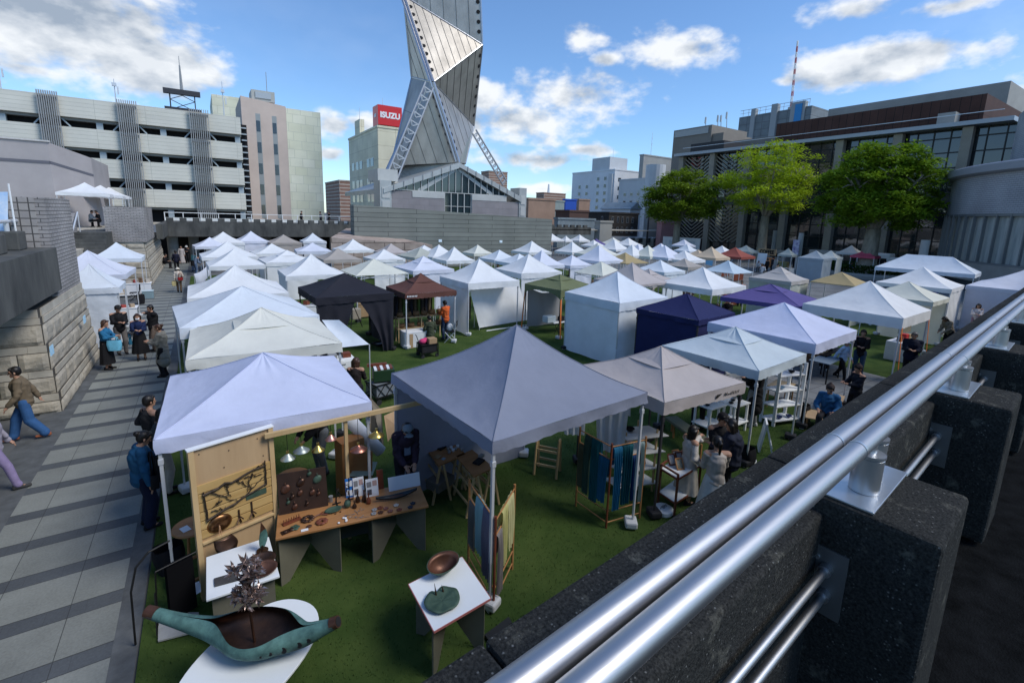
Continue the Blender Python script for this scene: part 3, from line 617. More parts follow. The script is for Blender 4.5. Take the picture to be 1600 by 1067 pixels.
M_whitep = mat('white_paint', (.78, .79, .78), .5, var=.06, scale=2)
sub(fc, pb, 'panel', mat('pale_panel', (.62, .64, .62), .6)); sub(fc, fb, 'posts', M_whitep)
# low pink stone wall and the grey fountain wall
M_pink = brickmat('pink_granite', (.40, .32, .27), (.34, .27, .225), (.14, .11, .09), 1.5, .62, .03, axis='XYZ', bump=.6, noise_amt=.2, nscale=1.5)
pw = thing('low_stone_wall', 'low pinkish block wall in front of the grey fountain wall', 'wall', (13, 41, 0))
sub(pw, MB().add([(8.9, 41.3, 0), (17.5, 40.2, 0), (17.5, 40.9, 0), (12.2, 47, 0), (11.6, 47, 0), (8.9, 41.3, 2.9), (17.5, 40.2, 2.33), (17.5, 40.9, 2.33), (12.2, 47, 3.5), (11.6, 47, 3.5)],
   [(0, 1, 6, 5), (1, 2, 7, 6), (2, 3, 8, 7), (3, 4, 9, 8), (4, 0, 5, 9), (5, 6, 7, 8), (5, 8, 9)]), 'wall', M_pink)
M_fount = brickmat('fountain_stone', (.215, .225, .20), (.18, .19, .17), (.06, .065, .06), 5.2, .42, .02, axis='XYZ', bump=.6, noise_amt=.14, nscale=.5)
fw = thing('fountain_wall', 'long grey coursed stone wall with small notices, below the glass gable', 'wall', (22, 43, 0))
p0, p1 = atY(552.5, 320, 43), atY(863, 343, 42.2)
sub(fw, MB().add([(p0.x, 43, 0), (p1.x, 42.2, 0), (p1.x, 43.4, 0), (p0.x, 44.2, 0), (p0.x, 43, p0.z), (p1.x, 42.2, p1.z), (p1.x, 43.4, p1.z), (p0.x, 44.2, p0.z)],
   [(0, 1, 5, 4), (1, 2, 6, 5), (2, 3, 7, 6), (3, 0, 4, 7), (4, 5, 6, 7)]), 'wall', M_fount)
for px, py in ((689, 376.5), (782, 377.5)):
    q = atY(px, py, 42.5); q.y = 43-.8*(q.x-p0.x)/(p1.x-p0.x)-.03; sub(fw, MB().box(q, (.34, .02, .26)), 'notice', mat('notice_paper', (.72, .82, .88), .6))
# wall notices near
for i, (px, py, X, lb) in enumerate(((81, 547, -3.27, 'light blue paper notice taped to the stone wall, the nearer lower one'), (132, 499, -3.2, 'light blue paper notice taped to the stone wall, the farther one'))):
    q = atX(px, py, -3.14); tag(MB().box((0, 0, 0), (.012, .3, .22)).build('notice', mat('blue_notice', (.30, .62, .85), .6, scale=9, col2=(.6, .8, .9)), loc=q), lb, 'notice', 'notices on the stone wall')
# ------------------------------------------------------------------ buildings
M_glass = mat('window_glass', (.03, .04, .05), .08, spec=.8)
M_frame = mat('window_frame', (.45, .46, .46), .4, .5)
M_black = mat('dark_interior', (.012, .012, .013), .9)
def corner_block(name, label, cat, pxc, dist, pxl, pxr, pytop, m, z0=0., group=None, mright=None, pybase=None):
    """a building seen corner-on: left face recedes along +Y, right face along +X"""
    d = ray(pxc, pytop); k = dist/math.hypot(d.x, d.y); X0, Y0 = d.x*k, d.y*k; zt = CAMH+d.z*k
    dl = ray(pxl, pytop); Y1 = dl.y*X0/dl.x if dl.x > 0 else Y0+12
    dr = ray(pxr, pytop); X1 = dr.x*Y0/dr.y
    Y1 = max(Y1, Y0+1); X1 = max(X1, X0+1)
    t = thing(name, label, cat, (X0, Y0, z0), group=group)
    o = MB().bx(0, X1-X0, 0, Y1-Y0, 0, zt-z0).build('walls', m, t)
    MB().bx(-.12, X1-X0+.12, -.12, Y1-Y0+.12, zt-z0+.003, zt-z0+.35).build('parapet_cap', mright or m, t)
    return t, X1-X0, Y1-Y0, zt-z0
def win(t, face, a, z, w, h, n=1, frame=True, glass=None):
    # a window in the left ('L', along y) or front ('F', along x) face of a corner block
    fr = MB(); gl = MB()
    if face == 'F': fr.bx(a-w/2-.08, a+w/2+.08, -.05, -.002, z-.08, z+h+.08); gl.bx(a-w/2, a+w/2, -.07, -.052, z, z+h)
    else: fr.bx(-.05, -.002, a-w/2-.08, a+w/2+.08, z-.08, z+h+.08); gl.bx(-.07, -.052, a-w/2, a+w/2, z, z+h)
    f = fr.build('window', M_frame, t); gl.build('pane', glass or M_glass, f)
M_concrete_ = mat('pale_coping', (.5, .49, .47), .8, var=.1)
# parking structure
M_metalpanel = brickmat('ribbed_metal_panel', (.62, .61, .53), (.58, .57, .50), (.38, .39, .33), 3.9, .36, .014, off=0, axis='XZ', bump=.3, noise_amt=.06)
pk = thing('parking_building', 'long open-sided parking garage with pale green bands and vertical louvre grids', 'building', (-14, 62, 3.4))
def P(mb, n, m): return sub(pk, mb, n, m)
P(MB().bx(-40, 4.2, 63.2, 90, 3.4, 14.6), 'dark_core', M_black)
for zt in (14.85, 12.15, 9.45, 6.75): P(MB().bx(-40, 4.4, 62, 62.35, zt-1.8, zt), 'band', M_metalpanel)
for zt in (13.05, 10.35, 7.65, 4.95): P(MB().bx(-40, 4.38, 62.36, 89, zt-.25, zt-.02), 'floor_slab', mat('slab_concrete', (.22, .23, .22), .8))
M_col = mat('blue_grey_column', (.33, .39, .42), .6)
for x in (-14.3, -7.6, -2.6, 4.05): P(MB().bx(x-.25, x+.25, 62.4, 62.8, 3.4, 14.5), 'column', M_col)
M_slat = mat('louvre_metal', (.34, .34, .33), .5, .3)
for x0, x1 in ((-11.64, -10.3), (-6.0, -4.55), (-.2, 1.42), (-17.4, -16)):
    lb = MB()
    for i in range(10): xx = x0+(x1-x0)*i/9; lb.bx(xx-.035, xx+.035, 61.55, 61.75, 3.6, 15.1)
    for z in (4.4, 6.5, 9.2, 11.9, 14.6): lb.bx(x0, x1, 61.76, 61.98, z-.06, z+.06)
    P(lb, 'louvre_grid', M_slat)
    for z in (12.2, 9.5, 6.8):
        P(MB().bar((x0-.6, 62.4, z), (x0-.02, 62.4, z+.7), .12), 'brace', M_col); P(MB().bar((x1+.6, 62.4, z), (x1+.02, 62.4, z+.7), .12), 'brace', M_col)
eb = MB().bx(4.42, 5.0, 62.6, 64, 3.4, 14.2)
P(eb, 'stair_shaft', M_black)
for i in range(16): P(MB().bx(4.42, 4.95, 62.3, 62.58, 4+i*.65, 4.12+i*.65), 'landing', M_frame)
def mast(label, px, pyb, pyt, Y, r=.06, box=True, name='rooftop_mast', m=None):
    a, b = atY(px, pyb, Y), atY(px, pyt, Y); t = thing(name, label, 'mast', (a.x, Y, a.z)); h = b.z-a.z
    MB().cyl((0, 0, -.4), (0, 0, h), r, r*.5, 6).build('pole', m or M_steel, t)
    if box: MB().box((0, -.12, h*.72), (.35, .2, .3)).box((.25, -.1, h*.45), (.12, .12, .7)).build('aerial', m or M_steel, t)
    return t
mast('thin mast with lamp on the garage roof above its middle', 181, 156, 124, 63); mast('thin mast on the garage roof next to the beige tower', 350.5, 183, 128, 63); mast('tall thin mast at the left end of the garage roof', 2, 139, 84, 63)
# lattice sign frame
lf = atY(287, 176, 70); t = thing('sign_frame', 'dark empty lattice sign frame on the roof behind the garage', 'sign frame', (lf.x, 70, lf.z-4)); fb = MB()
w_, z1 = 1.55, 4
for k, (zz, hh) in enumerate(((3.9, .55), (5.9, .55))):
    for x in (-w_, w_): fb.bar((x*1.1, 0, zz), (x*1.1, 0, zz+hh), .1)
    fb.box((0, 0, zz+hh/2), (w_*2.3, .5, hh)); 
for x in (-1, 1):
    for y in (0, .9): fb.bar((x*1.2, y, 0), (x*1.2, y, 6.2), .11)
for i in range(4): fb.bar((-1.2, 0, 2+i*1.1), (1.2, 0, 3.1+i*1.1), .07); fb.bar((1.2, 0, 2+i*1.1), (-1.2, 0, 3.1+i*1.1), .07)
fb.build('frame', mat('rusted_black_steel', (.04, .042, .05), .6), t); MB().cyl((0, .4, 6.4), (0, .4, 9.2), .18, .08, 6).cyl((0, .4, 9.2), (0, .4, 10.2), .04, .03, 5).build('aerial', M_slat, t)
# low grey hall on the deck at the left
gh = thing('low_hall', 'low grey rendered hall with a dark stripe on the deck at the far left', 'building', (-14, 45, 3.42)); fp = [(-40, 45), (-8.3, 45), (-6.6, 48.2), (-6.6, 56), (-40, 56)]
M_gh = mat('grey_stucco', (.36, .335, .33), .85, var=.08, scale=.5, bump=.3, bscale=40)
sub(gh, MB().add([(x, y, 3.42) for x, y in fp]+[(x, y, 9.05 if y < 46 else 8.45) for x, y in fp], [(0, 1, 6, 5), (1, 2, 7, 6), (2, 3, 8, 7), (3, 4, 9, 8), (4, 0, 5, 9), (5, 6, 7, 8, 9), (4, 3, 2, 1, 0)]), 'walls', M_gh)
sub(gh, MB().bx(-40, -8.3, 44.96, 44.995, 7.65, 7.83).plate([(-8.3, 44.96, 7.65), (-6.57, 48.2, 7.1), (-6.57, 48.2, 7.26), (-8.3, 44.96, 7.83)], (-.02, 0, 0)), 'stripe', mat('dark_stripe', (.12, .12, .14), .6))
sub(gh, MB().bx(-40, -8.2, 44.9, 45.3, 9.06, 9.16), 'coping', M_concrete_)
# beige tower with mesh-clad wing
M_beige = mat('beige_render', (.54, .45, .39), .8, var=.08, scale=.4)
M_greenmesh = brickmat('pale_green_mesh', (.68, .68, .50), (.76, .75, .60), (.57, .58, .45), 1.5, 1.05, .03, off=.37, axis='XZ', bump=.2, noise_amt=.08)
bt = thing('office_tower', 'beige slab tower with two slit window strips and a pale green mesh wing', 'building', (7, 66, 0))
def B(mb, n, m): return sub(bt, mb, n, m)
B(MB().plate([(4.85, 66, 0), (9.75, 67.0, 0), (9.75, 67, 17.55), (4.85, 66, 17.9)], (0, 9, 0)), 'front_slab', M_beige)
B(MB().plate([(9.76, 67.0, 0), (13.9, 67.6, 0), (13.9, 67.6, 17.5), (9.76, 67, 17.4)], (0, 9, 0)), 'mesh_wing', M_greenmesh)
for k, x in enumerate((6.55, 8.35)):
    yy = 66+(x-4.85)/4.9
    B(MB().bx(x-.27, x+.27, yy-.05, yy-.01, 4, 16.2), 'window_strip', mat('strip_panel', (.30, .33, .33), .5))
    for i in range(5): B(MB().bx(x-.2, x+.2, yy-.09, yy-.052, 4.4+i*2.45, 5.6+i*2.45), 'window', M_glass)
B(MB().bx(6.1, 8.6, 67, 70, 17.8, 19.0), 'penthouse', mat('penthouse_grey', (.42, .43, .40), .7)); B(MB().cyl((7.9, 68, 19), (7.9, 68, 21.4), .04, .03, 5), 'mast', M_slat)
B(MB().bx(6.5, 8.2, 66.9, 66.98, 18.1, 18.8), 'signboard', M_frame)
q = atY(330, 147, 80); tag(MB().bx(q.x, q.x+6.2, 80, 90, 0, q.z).build('office_block', M_greenmesh), 'pale green block peeping out left of the beige tower', 'building')
# brown apartment block between towers
M_apt = brickmat('brown_apartments', (.26, .15, .11), (.24, .14, .10), (.42, .36, .3), 30, 1.0, .16, axis='XYZ', noise_amt=.1)
corner_block('apartment_block', 'distant brown apartment block with balconies right of the green mesh wing', 'building', 530, 150, 508, 556, 283, M_apt)
# cream office with red sign
M_cream = brickmat('cream_panels', (.70, .66, .49), (.66, .62, .47), (.40, .37, .27), 3.2, 2.4, .03, off=0, axis='XYZ', noise_amt=.12, nscale=.3)
iz, wx, wy, hz = corner_block('office_building', 'cream office building carrying a red rooftop sign', 'building', 590, 90, 544, 628, 199, M_cream)
d = ray(560, 212); 
win_rows = ((.86, 0), (.72, 0), (.57, 0), (.43, 0), (.3, 0))
for r_ in (.68, .5, .36, .2):
    for a in (.18, .3, .55, .68, .84): win(iz, 'L', wy*a, hz*r_, wy*.09, hz*.07)
for r_ in (.72, .5, .28): win(iz, 'F', wx*.78, hz*r_, wx*.1, hz*.09)
M_red = mat('sign_red', (.62, .012, .012), .35, spec=.5)
sg = thing('rooftop_sign', 'red rooftop sign box with white lettering', 'sign', (iz.location.x+.1, iz.location.y-.05, hz+.5))
sw = wx*.98; sh = 3.3
MB().bx(0, sw, 0, 3, 0, sh).build('box', M_red, sg)
text('ISUZU', 1.3, mat('sign_white', (.85, .85, .85), .4), sg, (sw*.5, -.03, sh*.5), (R(90), 0, 0), .02, .06, sx=1.0)
text('ISUZU', .72, MATS['sign_white'], sg, (-.03, 1.5, sh*.5), (R(90), 0, R(-90)), .02, .03, sx=.6)
sp_ = MB()
for a in (.1, .5, .9): sp_.bx(sw*a-.08, sw*a+.08, .3, .5, -.5, 0)
sp_.build('supports', M_slat, sg)
MB().bx(.3, 1.2, wy*.62, wy*.8, hz, hz+3.2).build('chimney', M_cream, iz)
mast('hairline aerial behind the red sign', 598, 172, 154, 92, .05, False); mast('hairline aerial left of the red sign', 562, 186, 168, 92, .05, False)
# ------------------------------------------------------------------ hall with the glass gable
M_hall = brickmat('hall_stone', (.27, .25, .255), (.25, .235, .24), (.2, .19, .19), 1.2, .6, .01, axis='XYZ', noise_amt=.12)
M_alum = mat('aluminium_panel', (.44, .45, .43), .45, .4, var=.1, scale=.8)
M_alum2 = mat('pale_panel_b', (.50, .50, .47), .5, .2, var=.08, scale=.8)
M_hglass = mat('hall_glass', (.02, .035, .04), .06, spec=.9)
hl = thing('exhibition_hall', 'low stone hall with a triangular glass gable below the steel tower', 'building', (25, 50, 3.4))
def Hh(mb, n, m): return sub(hl, mb, n, m)
zb = 7.52; AP = (24.95, 10.9)
Hh(MB().bx(17.1, 23.25, 50, 51, 3.4, zb-.7), 'wall', M_hall); Hh(MB().bx(26.75, 33.3, 50, 51, 3.4, zb-.7), 'wall', M_hall)
Hh(MB().bx(17.15, 19.4, 50.02, 51, zb-.698, zb-.1), 'wall_panel', M_hall)
Hh(MB().bx(19.42, 23.25, 49.96, 50.4, zb-.69, zb-.02), 'spandrel', M_alum2); Hh(MB().bx(26.75, 31.5, 49.96, 50.4, zb-.69, zb-.02), 'spandrel', M_alum2)
for x0, x1, zt in ((15.85, 17.08, 8.4), (33.32, 34.4, 8.6)):
    Hh(MB().bx(x0, x1, 49.9, 52, 3.4, zt), 'pylon', M_alum)
    for z in (5.2, 6.6): Hh(MB().bx(x0+.2, x1-.2, 49.84, 49.898, z, z+1.1), 'pylon_panel', M_alum2)
Hh(MB().bx(15.85, 18, 50.5, 54, 8.4, 9.6), 'plinth', M_alum2)
Hh(MB().plate([(17.2, 50.25, zb), (33.0, 50.25, zb), (AP[0], 50.25, AP[1]-.5)], (0, .05, 0)), 'gable_glass', M_hglass)
Hh(MB().bx(23.25, 26.75, 50.25, 50.3, 4.4, zb), 'door_glass', M_hglass)
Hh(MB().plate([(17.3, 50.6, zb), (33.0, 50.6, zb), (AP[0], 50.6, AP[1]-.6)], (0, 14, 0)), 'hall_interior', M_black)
mu = MB()
for i in range(1, 19):
    x = 17.2+i*(15.8/19.0); h = (1-abs(x-AP[0])/(7.75 if x < AP[0] else 8.1))*(AP[1]-.5-zb)
    if h > .1: mu.bx(x-.035, x+.035, 50.12, 50.24, zb, zb+h)
for x in (23.3, 24.12, 24.95, 25.8, 26.7): mu.bx(x-.045, x+.045, 50.1, 50.24, 4.4, zb)
mu.bx(17.2, 33, 50.13, 50.235, zb-.03, zb+.05); mu.bx(23.3, 26.7, 50.13, 50.235, 6.0, 6.06)
Hh(mu, 'mullions', M_alum2)
Hh(MB().bar((20.2, 50.4, zb), (24.95, 50.4, AP[1]-.6), .4).bar((29.7, 50.4, zb), (24.95, 50.4, AP[1]-.6), .4), 'inner_brace', M_alum)
for (xa, za, xb, zb_, nm) in ((16.2, zb+.05, AP[0], AP[1], 0), (AP[0], AP[1], 33.6, zb-.05, 1)):
    Hh(MB().plate([(xa, 49.75, za), (xb, 49.75, zb_), (xb, 49.75, zb_-.62), (xa, 49.75, za-.5)], (0, 16, 0)), 'roof_slope', M_alum)
    rb = MB()
    for i in range(1, 8):
        k = i/8; x = xa+(xb-xa)*k; z = za+(zb_-za)*k; rb.bx(x-.04, x+.04, 49.68, 49.748, z-.6, z+.06)
    Hh(rb, 'roof_rib', M_slat)
# ------------------------------------------------------------------ twisting steel tower
M_ti = mat('titanium_panel', (.40, .37, .325), .42, .6, var=.25, scale=.5, det=8, stretch=(1, 1, .5))
M_seam = mat('panel_seam', (.10, .095, .09), .6, .4)
M_tube = mat('tower_tube', (.42, .43, .46), .3, .8)
tw = thing('steel_tower', 'tall twisting tower of triangular titanium panels with round holes', 'tower', (24, 57, 3.4))
V = dict(P1=atY(676.4, 129, 53.2), P2=atY(753.8, 70.3, 55.2), P4=atY(631, -6, 58.5), P3=atY(740.5, 197, 61), B=atY(716.5, 254, 53.0), B2=atY(727, 256, 59), P6=atY(643.6, 121, 60), L=atY(607, 276, 59), L2=atY(632, 258, 55.0),
   P5=atY(748.5, -62, 55.0), P7=atY(628, -75, 60), K1=atY(690, 60, 62.5), K2=atY(690, 270, 62), K3=atY(690, -60, 62), P8=atY(690, -130, 56))
def tri(a, b, c, seams=7, holes=None, nh=8, flip=False):
    A_, B_, C_ = V[a], V[b], V[c]; nrm = (B_-A_).cross(C_-A_).normalized()
    cen = (A_+B_+C_)/3
    if nrm.dot(Vector((0, 0, 5))-cen) < 0: nrm = -nrm
    f = sub(tw, MB().plate([A_, B_, C_], -nrm*.15), 'panel_face', M_ti)
    sm = MB()                                  # raised seams from the edge a-b towards c
    for i in range(1, seams):
        k = i/seams; p = A_.lerp(B_, k); q = p+(C_-A_)*(1-k)*.995 if True else C_
        q = A_.lerp(B_, k).lerp(C_, 1) if False else B_.lerp(C_, 1-k) if flip else A_.lerp(C_, k) if False else q
        sm.bar(p+nrm*.012, q+nrm*.012, .05, .03, up=nrm)
    if seams > 1: 
        o = sub(tw, sm, 'seams', M_seam); o.parent = f; o.location = (0, 0, 0)
    if holes:
        h0, h1, inn = holes; hb = MB()
        for i in range(nh):
            k = (i+.6)/(nh+.4); p = V[h0].lerp(V[h1], k); p = p.lerp(cen, inn); hb.cyl(p+nrm*.005, p+nrm*.05, .23, n=12)
        o = sub(tw, hb, 'rivet_holes', M_black); o.parent = f; o.location = (0, 0, 0)
    return f
tri('P4', 'P2', 'P1', 9, ('P4', 'P1', .14), 9); tri('P5', 'P4', 'P2', 6, ('P5', 'P2', .12), 7); tri('P2', 'P1', 'P3', 7, ('P2', 'P3', .1), 7); tri('P1', 'P3', 'B', 5, ('P1', 'B', .2), 8); tri('B', 'P3', 'B2', 1)
tri('P4', 'P6', 'P1', 3, ('P4', 'P1', .2), 8); tri('P4', 'P7', 'P6', 3); tri('P6', 'L', 'P1', 3); tri('L', 'L2', 'P1', 2); tri('P1', 'L2', 'B', 5, ('P1', 'B', .16), 7)
for a in (('P2', 'P3', 'K1'), ('P2', 'P5', 'K1'), ('P6', 'P7', 'K1'), ('P6', 'L', 'K1'), ('L', 'K2', 'K1'), ('P3', 'B2', 'K2'), ('P3', 'K2', 'K1'), ('P5', 'K3', 'K1'), ('P7', 'K3', 'K1'), ('P4', 'P8', 'P5'), ('P4', 'P7', 'P8'), ('P7', 'K3', 'P8'), ('P5', 'K3', 'P8')): tri(*a, 1)
eb = MB()
for a, b in (('P4', 'P1'), ('P1', 'B'), ('P4', 'P2'), ('P1', 'P2'), ('P2', 'P3'), ('P1', 'P3'), ('P2', 'P5'), ('P6', 'P1'), ('P6', 'L'), ('P4', 'P7'), ('P6', 'P4'), ('P3', 'B2')):
    big = (a, b) in (('P4', 'P1'), ('P1', 'B')); eb.tube([V[a], V[b]], .24 if big else .1, 8)
sub(tw, eb, 'edge_tube', M_tube)
lo = Vector((-.5, -.25, 0)); sub(tw, MB().tube([V['P4']+lo, V['P1']+lo*.9, V['B']+lo], .14, 8), 'edge_tube', M_tube)
# ladder struts
def strut(a, b, w, n, nm):
    d = (b-a).normalized(); s_ = d.cross(Vector((0, 1, 0))).normalized(); mb = MB()
    for k in (-1, 1): mb.tube([a+s_*w*k, b+s_*w*k*1.15], .11, 6)
    for i in range(n):
        p = a.lerp(b, (i+.5)/n); q = a.lerp(b, (i+.95)/n); mb.bar(p-s_*w, p+s_*w, .14, .1, up=(0, 1, 0)); mb.bar(p+s_*w*.9, q-s_*w*.1, .1, .1); mb.bar(p-s_*w*.9, q-s_*w*.1, .1, .1)
    sub(tw, mb, nm, mat('strut_steel', (.42, .43, .44), .45, .4))
strut(atY(671, 133, 52.6), atY(612, 278, 51.6), .52, 11, 'ladder_strut'); strut(atY(741, 206, 56.5), atY(789, 287, 58), .36, 12, 'ladder_strut')
sub(tw, MB().tube([atY(664, 140, 53.4), atY(601, 276, 53)], .25, 8), 'strut_tube', M_tube)
q = atY(610, 283, 52); sub(tw, MB().cyl(q+Vector((0, 0, -1.2)), q+Vector((.2, 0, .7)), .8, .55, 12), 'strut_foot', M_alum2)
# mesh-like louvred skirt below the tower
mb = MB(); a0, a1, b0, b1 = atY(622, 279, 56), atY(718, 254, 53.4), atY(640, 233, 57.5), atY(704, 252, 54)
for i in range(22):
    k = i/21; mb.bar(a0.lerp(b0, k), a1.lerp(b1, k*.9), .05, .07)
sub(tw, mb, 'louvre_skirt', mat('louvre_steel', (.36, .37, .37), .4, .5))
sub(tw, MB().plate([a0+Vector((0, .4, 0)), a1+Vector((0, .4, 0)), b1+Vector((0, .4, 0)), b0+Vector((0, .4, 0))], (0, .1, 0)), 'skirt_panel', M_seam)
# ------------------------------------------------------------------ theatre building on the right
M_tcol = mat('theatre_column', (.30, .265, .21), .8, var=.1, scale=1)
M_brown = brickmat('dark_brown_cladding', (.065, .030, .022), (.075, .036, .027), (.02, .013, .011), .9, 6, .03, off=0, axis='YZ', noise_amt=.15)
M_tglass = mat('theatre_glass', (.02, .028, .03), .04, spec=1.)
M_eave = mat('eave_metal', (.36, .38, .40), .45, .3)
M_concrete = mat('board_concrete', (.30, .295, .27), .8, var=.12, scale=.35)
th = thing('theatre_building', 'modern glass-fronted theatre with tall columns and a dark brown upper volume', 'building', (72, 37, 0))
def T_(mb, n, m): return sub(th, mb, n, m)
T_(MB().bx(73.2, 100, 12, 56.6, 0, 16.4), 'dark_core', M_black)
T_(MB().bx(72.35, 72.5, 12, 56.4, .4, 16.3), 'glass_front', M_tglass)
mu = MB()
for i in range(30): y = 12.6+i*1.525; mu.bx(72.22, 72.34, y-.05, y+.05, .4, 16.3)
for z in (1.9, 3.6, 5.2, 6.9, 10.3, 12.0, 13.7, 15.3): mu.bx(72.24, 72.34, 12, 56.4, z-.06, z+.06)
T_(mu, 'mullions', mat('dark_mullion', (.03, .03, .03), .5, .3))
T_(MB().bx(72.1, 72.34, 12, 56.4, 8.0, 9.3), 'spandrel', mat('bronze_spandrel', (.06, .055, .05), .5))
T_(MB().bx(72.15, 72.34, 12, 56.4, 0, .4), 'plinth', M_concrete)
for y in (18.6, 24.9, 31.2, 37.5, 43.85, 50.0, 56.1): T_(MB().plate([(71.5, y-.45, 0), (71.5, y+.45, 0), (71.2, y+.45, 16.2), (71.2, y-.45, 16.2)], (.9, 0, 0)), 'column', M_tcol)
for y0, y1 in ((44.4, 49.5), (50.5, 55.6)):
    for z0, z1 in ((2.0, 7.6), (9.6, 16.0)):
        cb = MB(); ym = (y0+y1)/2; n = int((z1-z0)/.62)
        for i in range(-3, n):
            za = z0+i*.62
            for s_, ye in ((-1, y0), (1, y1)):
                zm, ze = za, za+1.9
                if ze > z1: k = (z1-zm)/(ze-zm); ye2 = ym+(ye-ym)*max(0, k); ze = z1
                else: ye2 = ye
                yb, zb2 = ym, zm
                if zm < z0: k = (z0-zm)/1.9; yb = ym+(ye-ym)*k; zb2 = z0
                if abs(ye2-yb) > .1: cb.bar((71.75, yb, zb2), (71.75, ye2, ze), .14, .22, up=(1, 0, 0))
        T_(cb, 'chevron_screen', M_tcol)
T_(MB().bx(70.6, 73.5, 15, 57.2, 16.3, 16.75), 'eave', M_eave)
T_(MB().bx(75, 98, 18.5, 42, 16.76, 20.2), 'upper_volume', M_brown)
T_(MB().bx(71.3, 71.35, 16, 56, 17.6, 17.66), 'rail', M_steel)
T_(MB().bx(84.9, 110, 19, 39.5, 16.8, 23.3), 'fly_tower', M_concrete)
T_(MB().bx(73.0, 74.6, 20.4, 22, 16.77, 18.3), 'roof_box', M_concrete)
T_(MB().bx(76, 84, 51.3, 58, 16.8, 19.0), 'plant_screen', mat('plant_screen', (.035, .034, .036), .7))
q = atX(1222, 160, 84.8)
gb_ = thing('apartment_building', 'grey brown apartment tower with roof aerials behind the chevron screen', 'building', (86, 62, 0)); 
M_gb = mat('grey_brown_render', (.22, .195, .165), .85, var=.08, scale=.3)
sub(gb_, MB().bx(85, 97, 60.4, 69.4, 0, 23.9).bx(85.4, 95, 58, 60.38, 0, 22.2).bx(85.3, 98, 45, 57.9, 0, 20.3), 'walls', M_gb)
sub(gb_, MB().bx(84.8, 84.98, 61, 69, 22.4, 23.6), 'roof_screen', M_slat)
for y in (47, 49.5, 52): sub(gb_, MB().bx(85.2, 85.298, y-.5, y+.5, 18.2, 19.3), 'window', M_glass)
for i, (px, pt) in enumerate(((1103, 183), (1122, 180), (1127, 180), (1136, 175))):
    a = atX(px, 198, 90); b = atX(px, pt, 90); sub(gb_, MB().cyl((90, a.y, a.z-1), (90, b.y, b.z), .09, .07, 5).cyl((90, b.y, b.z-1.3), (90, b.y, b.z-.1), .2, n=6), 'aerial', M_frame)
ts = thing('tower_block', 'grey tower wrapped in scaffold netting with a blue banner, behind the brown volume', 'building', (130, 74, 0))
M_net = brickmat('scaffold_net', (.19, .215, .23), (.165, .19, .20), (.12, .13, .14), 2.2, 1.8, .08, off=0, axis='YZ', noise_amt=.15)
sub(ts, MB().bx(130, 142, 64.5, 83.8, 0, 34.6), 'walls', M_net)
for y0, y1, z in ((79, 80.2, 36.2), (73, 74.6, 36.5), (66, 69.5, 36)): sub(ts, MB().bx(129.6, 131, y0, y1, 0, z), 'fin', mat('tower_fin', (.30, .32, .33), .7))
sub(ts, MB().bx(129.4, 129.58, 66.6, 68.3, 26, 35.4), 'banner', mat('blue_banner', (.02, .22, .5), .5)); 
fb = MB()
for i in range(12): fb.bx(129.8, 129.9, 65+i*1.6, 65.06+i*1.6, 34.6, 36.3)
fb.bx(129.8, 129.9, 65, 83.5, 36.2, 36.3).bx(129.8, 129.9, 65, 83.5, 35.4, 35.46); sub(ts, fb, 'roof_fence', M_slat)
# red and white crane mast
a, b = atX(1236, 168, 140), atX(1246.5, 64, 140); cm = thing('crane_mast', 'red and white lattice crane boom above the netted tower', 'crane', (140, a.y, 0))
for i in range(12):
    p = a.lerp(b, i/12); q = a.lerp(b, (i+1)/12); m_ = MB(); r_ = .42*(1-i/26)
    for sx, sy in ((-1, -1), (1, -1), (1, 1), (-1, 1)):
        o1 = Vector((sx*r_*.5, sy*r_*.5, 0)); m_.bar(p+o1, q+o1, .09); m_.bar(p+o1, q+Vector((-sy*r_*.5, sx*r_*.5, 0)), .06)
    sub(cm, m_, 'boom_section', M_whitep if i % 2 else mat('crane_red', (.5, .17, .17), .6))
sub(cm, MB().cyl(Vector((140, a.y, 0)), a, .8, n=8), 'tower_leg', M_slat)
# ------------------------------------------------------------------ town in the middle distance
M_white = mat('white_render', (.66, .68, .70), .8, var=.07, scale=.25)
M_white2 = mat('pale_grey_render', (.52, .54, .55), .8, var=.08, scale=.25)
M_dgrey = mat('grey_render', (.33, .33, .31), .8, var=.1, scale=.3)
M_timber = brickmat('dark_timber', (.05, .045, .04), (.06, .05, .045), (.03, .028, .025), .25, 30, .03, off=0, axis='XYZ', noise_amt=.15)
M_pinkw = mat('pink_render', (.42, .22, .22), .8, var=.1, scale=.4)
M_tanb = mat('tan_render', (.33, .22, .16), .8, var=.15, scale=.4)
M_roofb = mat('blue_grey_roof', (.20, .25, .28), .6, var=.15, scale=1)
w_, a, b, h = corner_block('white_building', 'white office block with a rooftop box and slit windows left of the trees', 'building', 961, 150, 895, 1000, 266, M_white)
for f_, n_ in ((.2, 5), (.36, 5), (.62, 4), (.8, 4)):
    for k in range(n_): win(w_, 'L', b*f_, h*(.42+.11*k), b*.05, h*.05)
for k in range(4): win(w_, 'F', a*.2, h*(.45+.13*k), a*.1, h*.05)
MB().bx(a*.05, a*.75, b*.15, b*.55, h+.36, h+4.2).build('roof_box', M_white2, w_)
MB().bx(-.6, -.01, b*.02, b*.1, h*.3, h*.95).build('stair_tower', M_white2, w_)
w2_, a, b, h = corner_block('white_building', 'narrow white stepped building with a round stair tower, right of the white office block', 'building', 1010, 128, 968, 1022, 280, M_white2)
for k in range(4):
    for f_ in (.25, .5, .75): win(w2_, 'L', b*f_, h*(.35+.13*k), b*.09, h*.045)
MB().cyl((a*.5, -1.5, 0), (a*.5, -1.5, h*1.22), 2.4, n=18).build('stair_tower', M_white2, w2_)
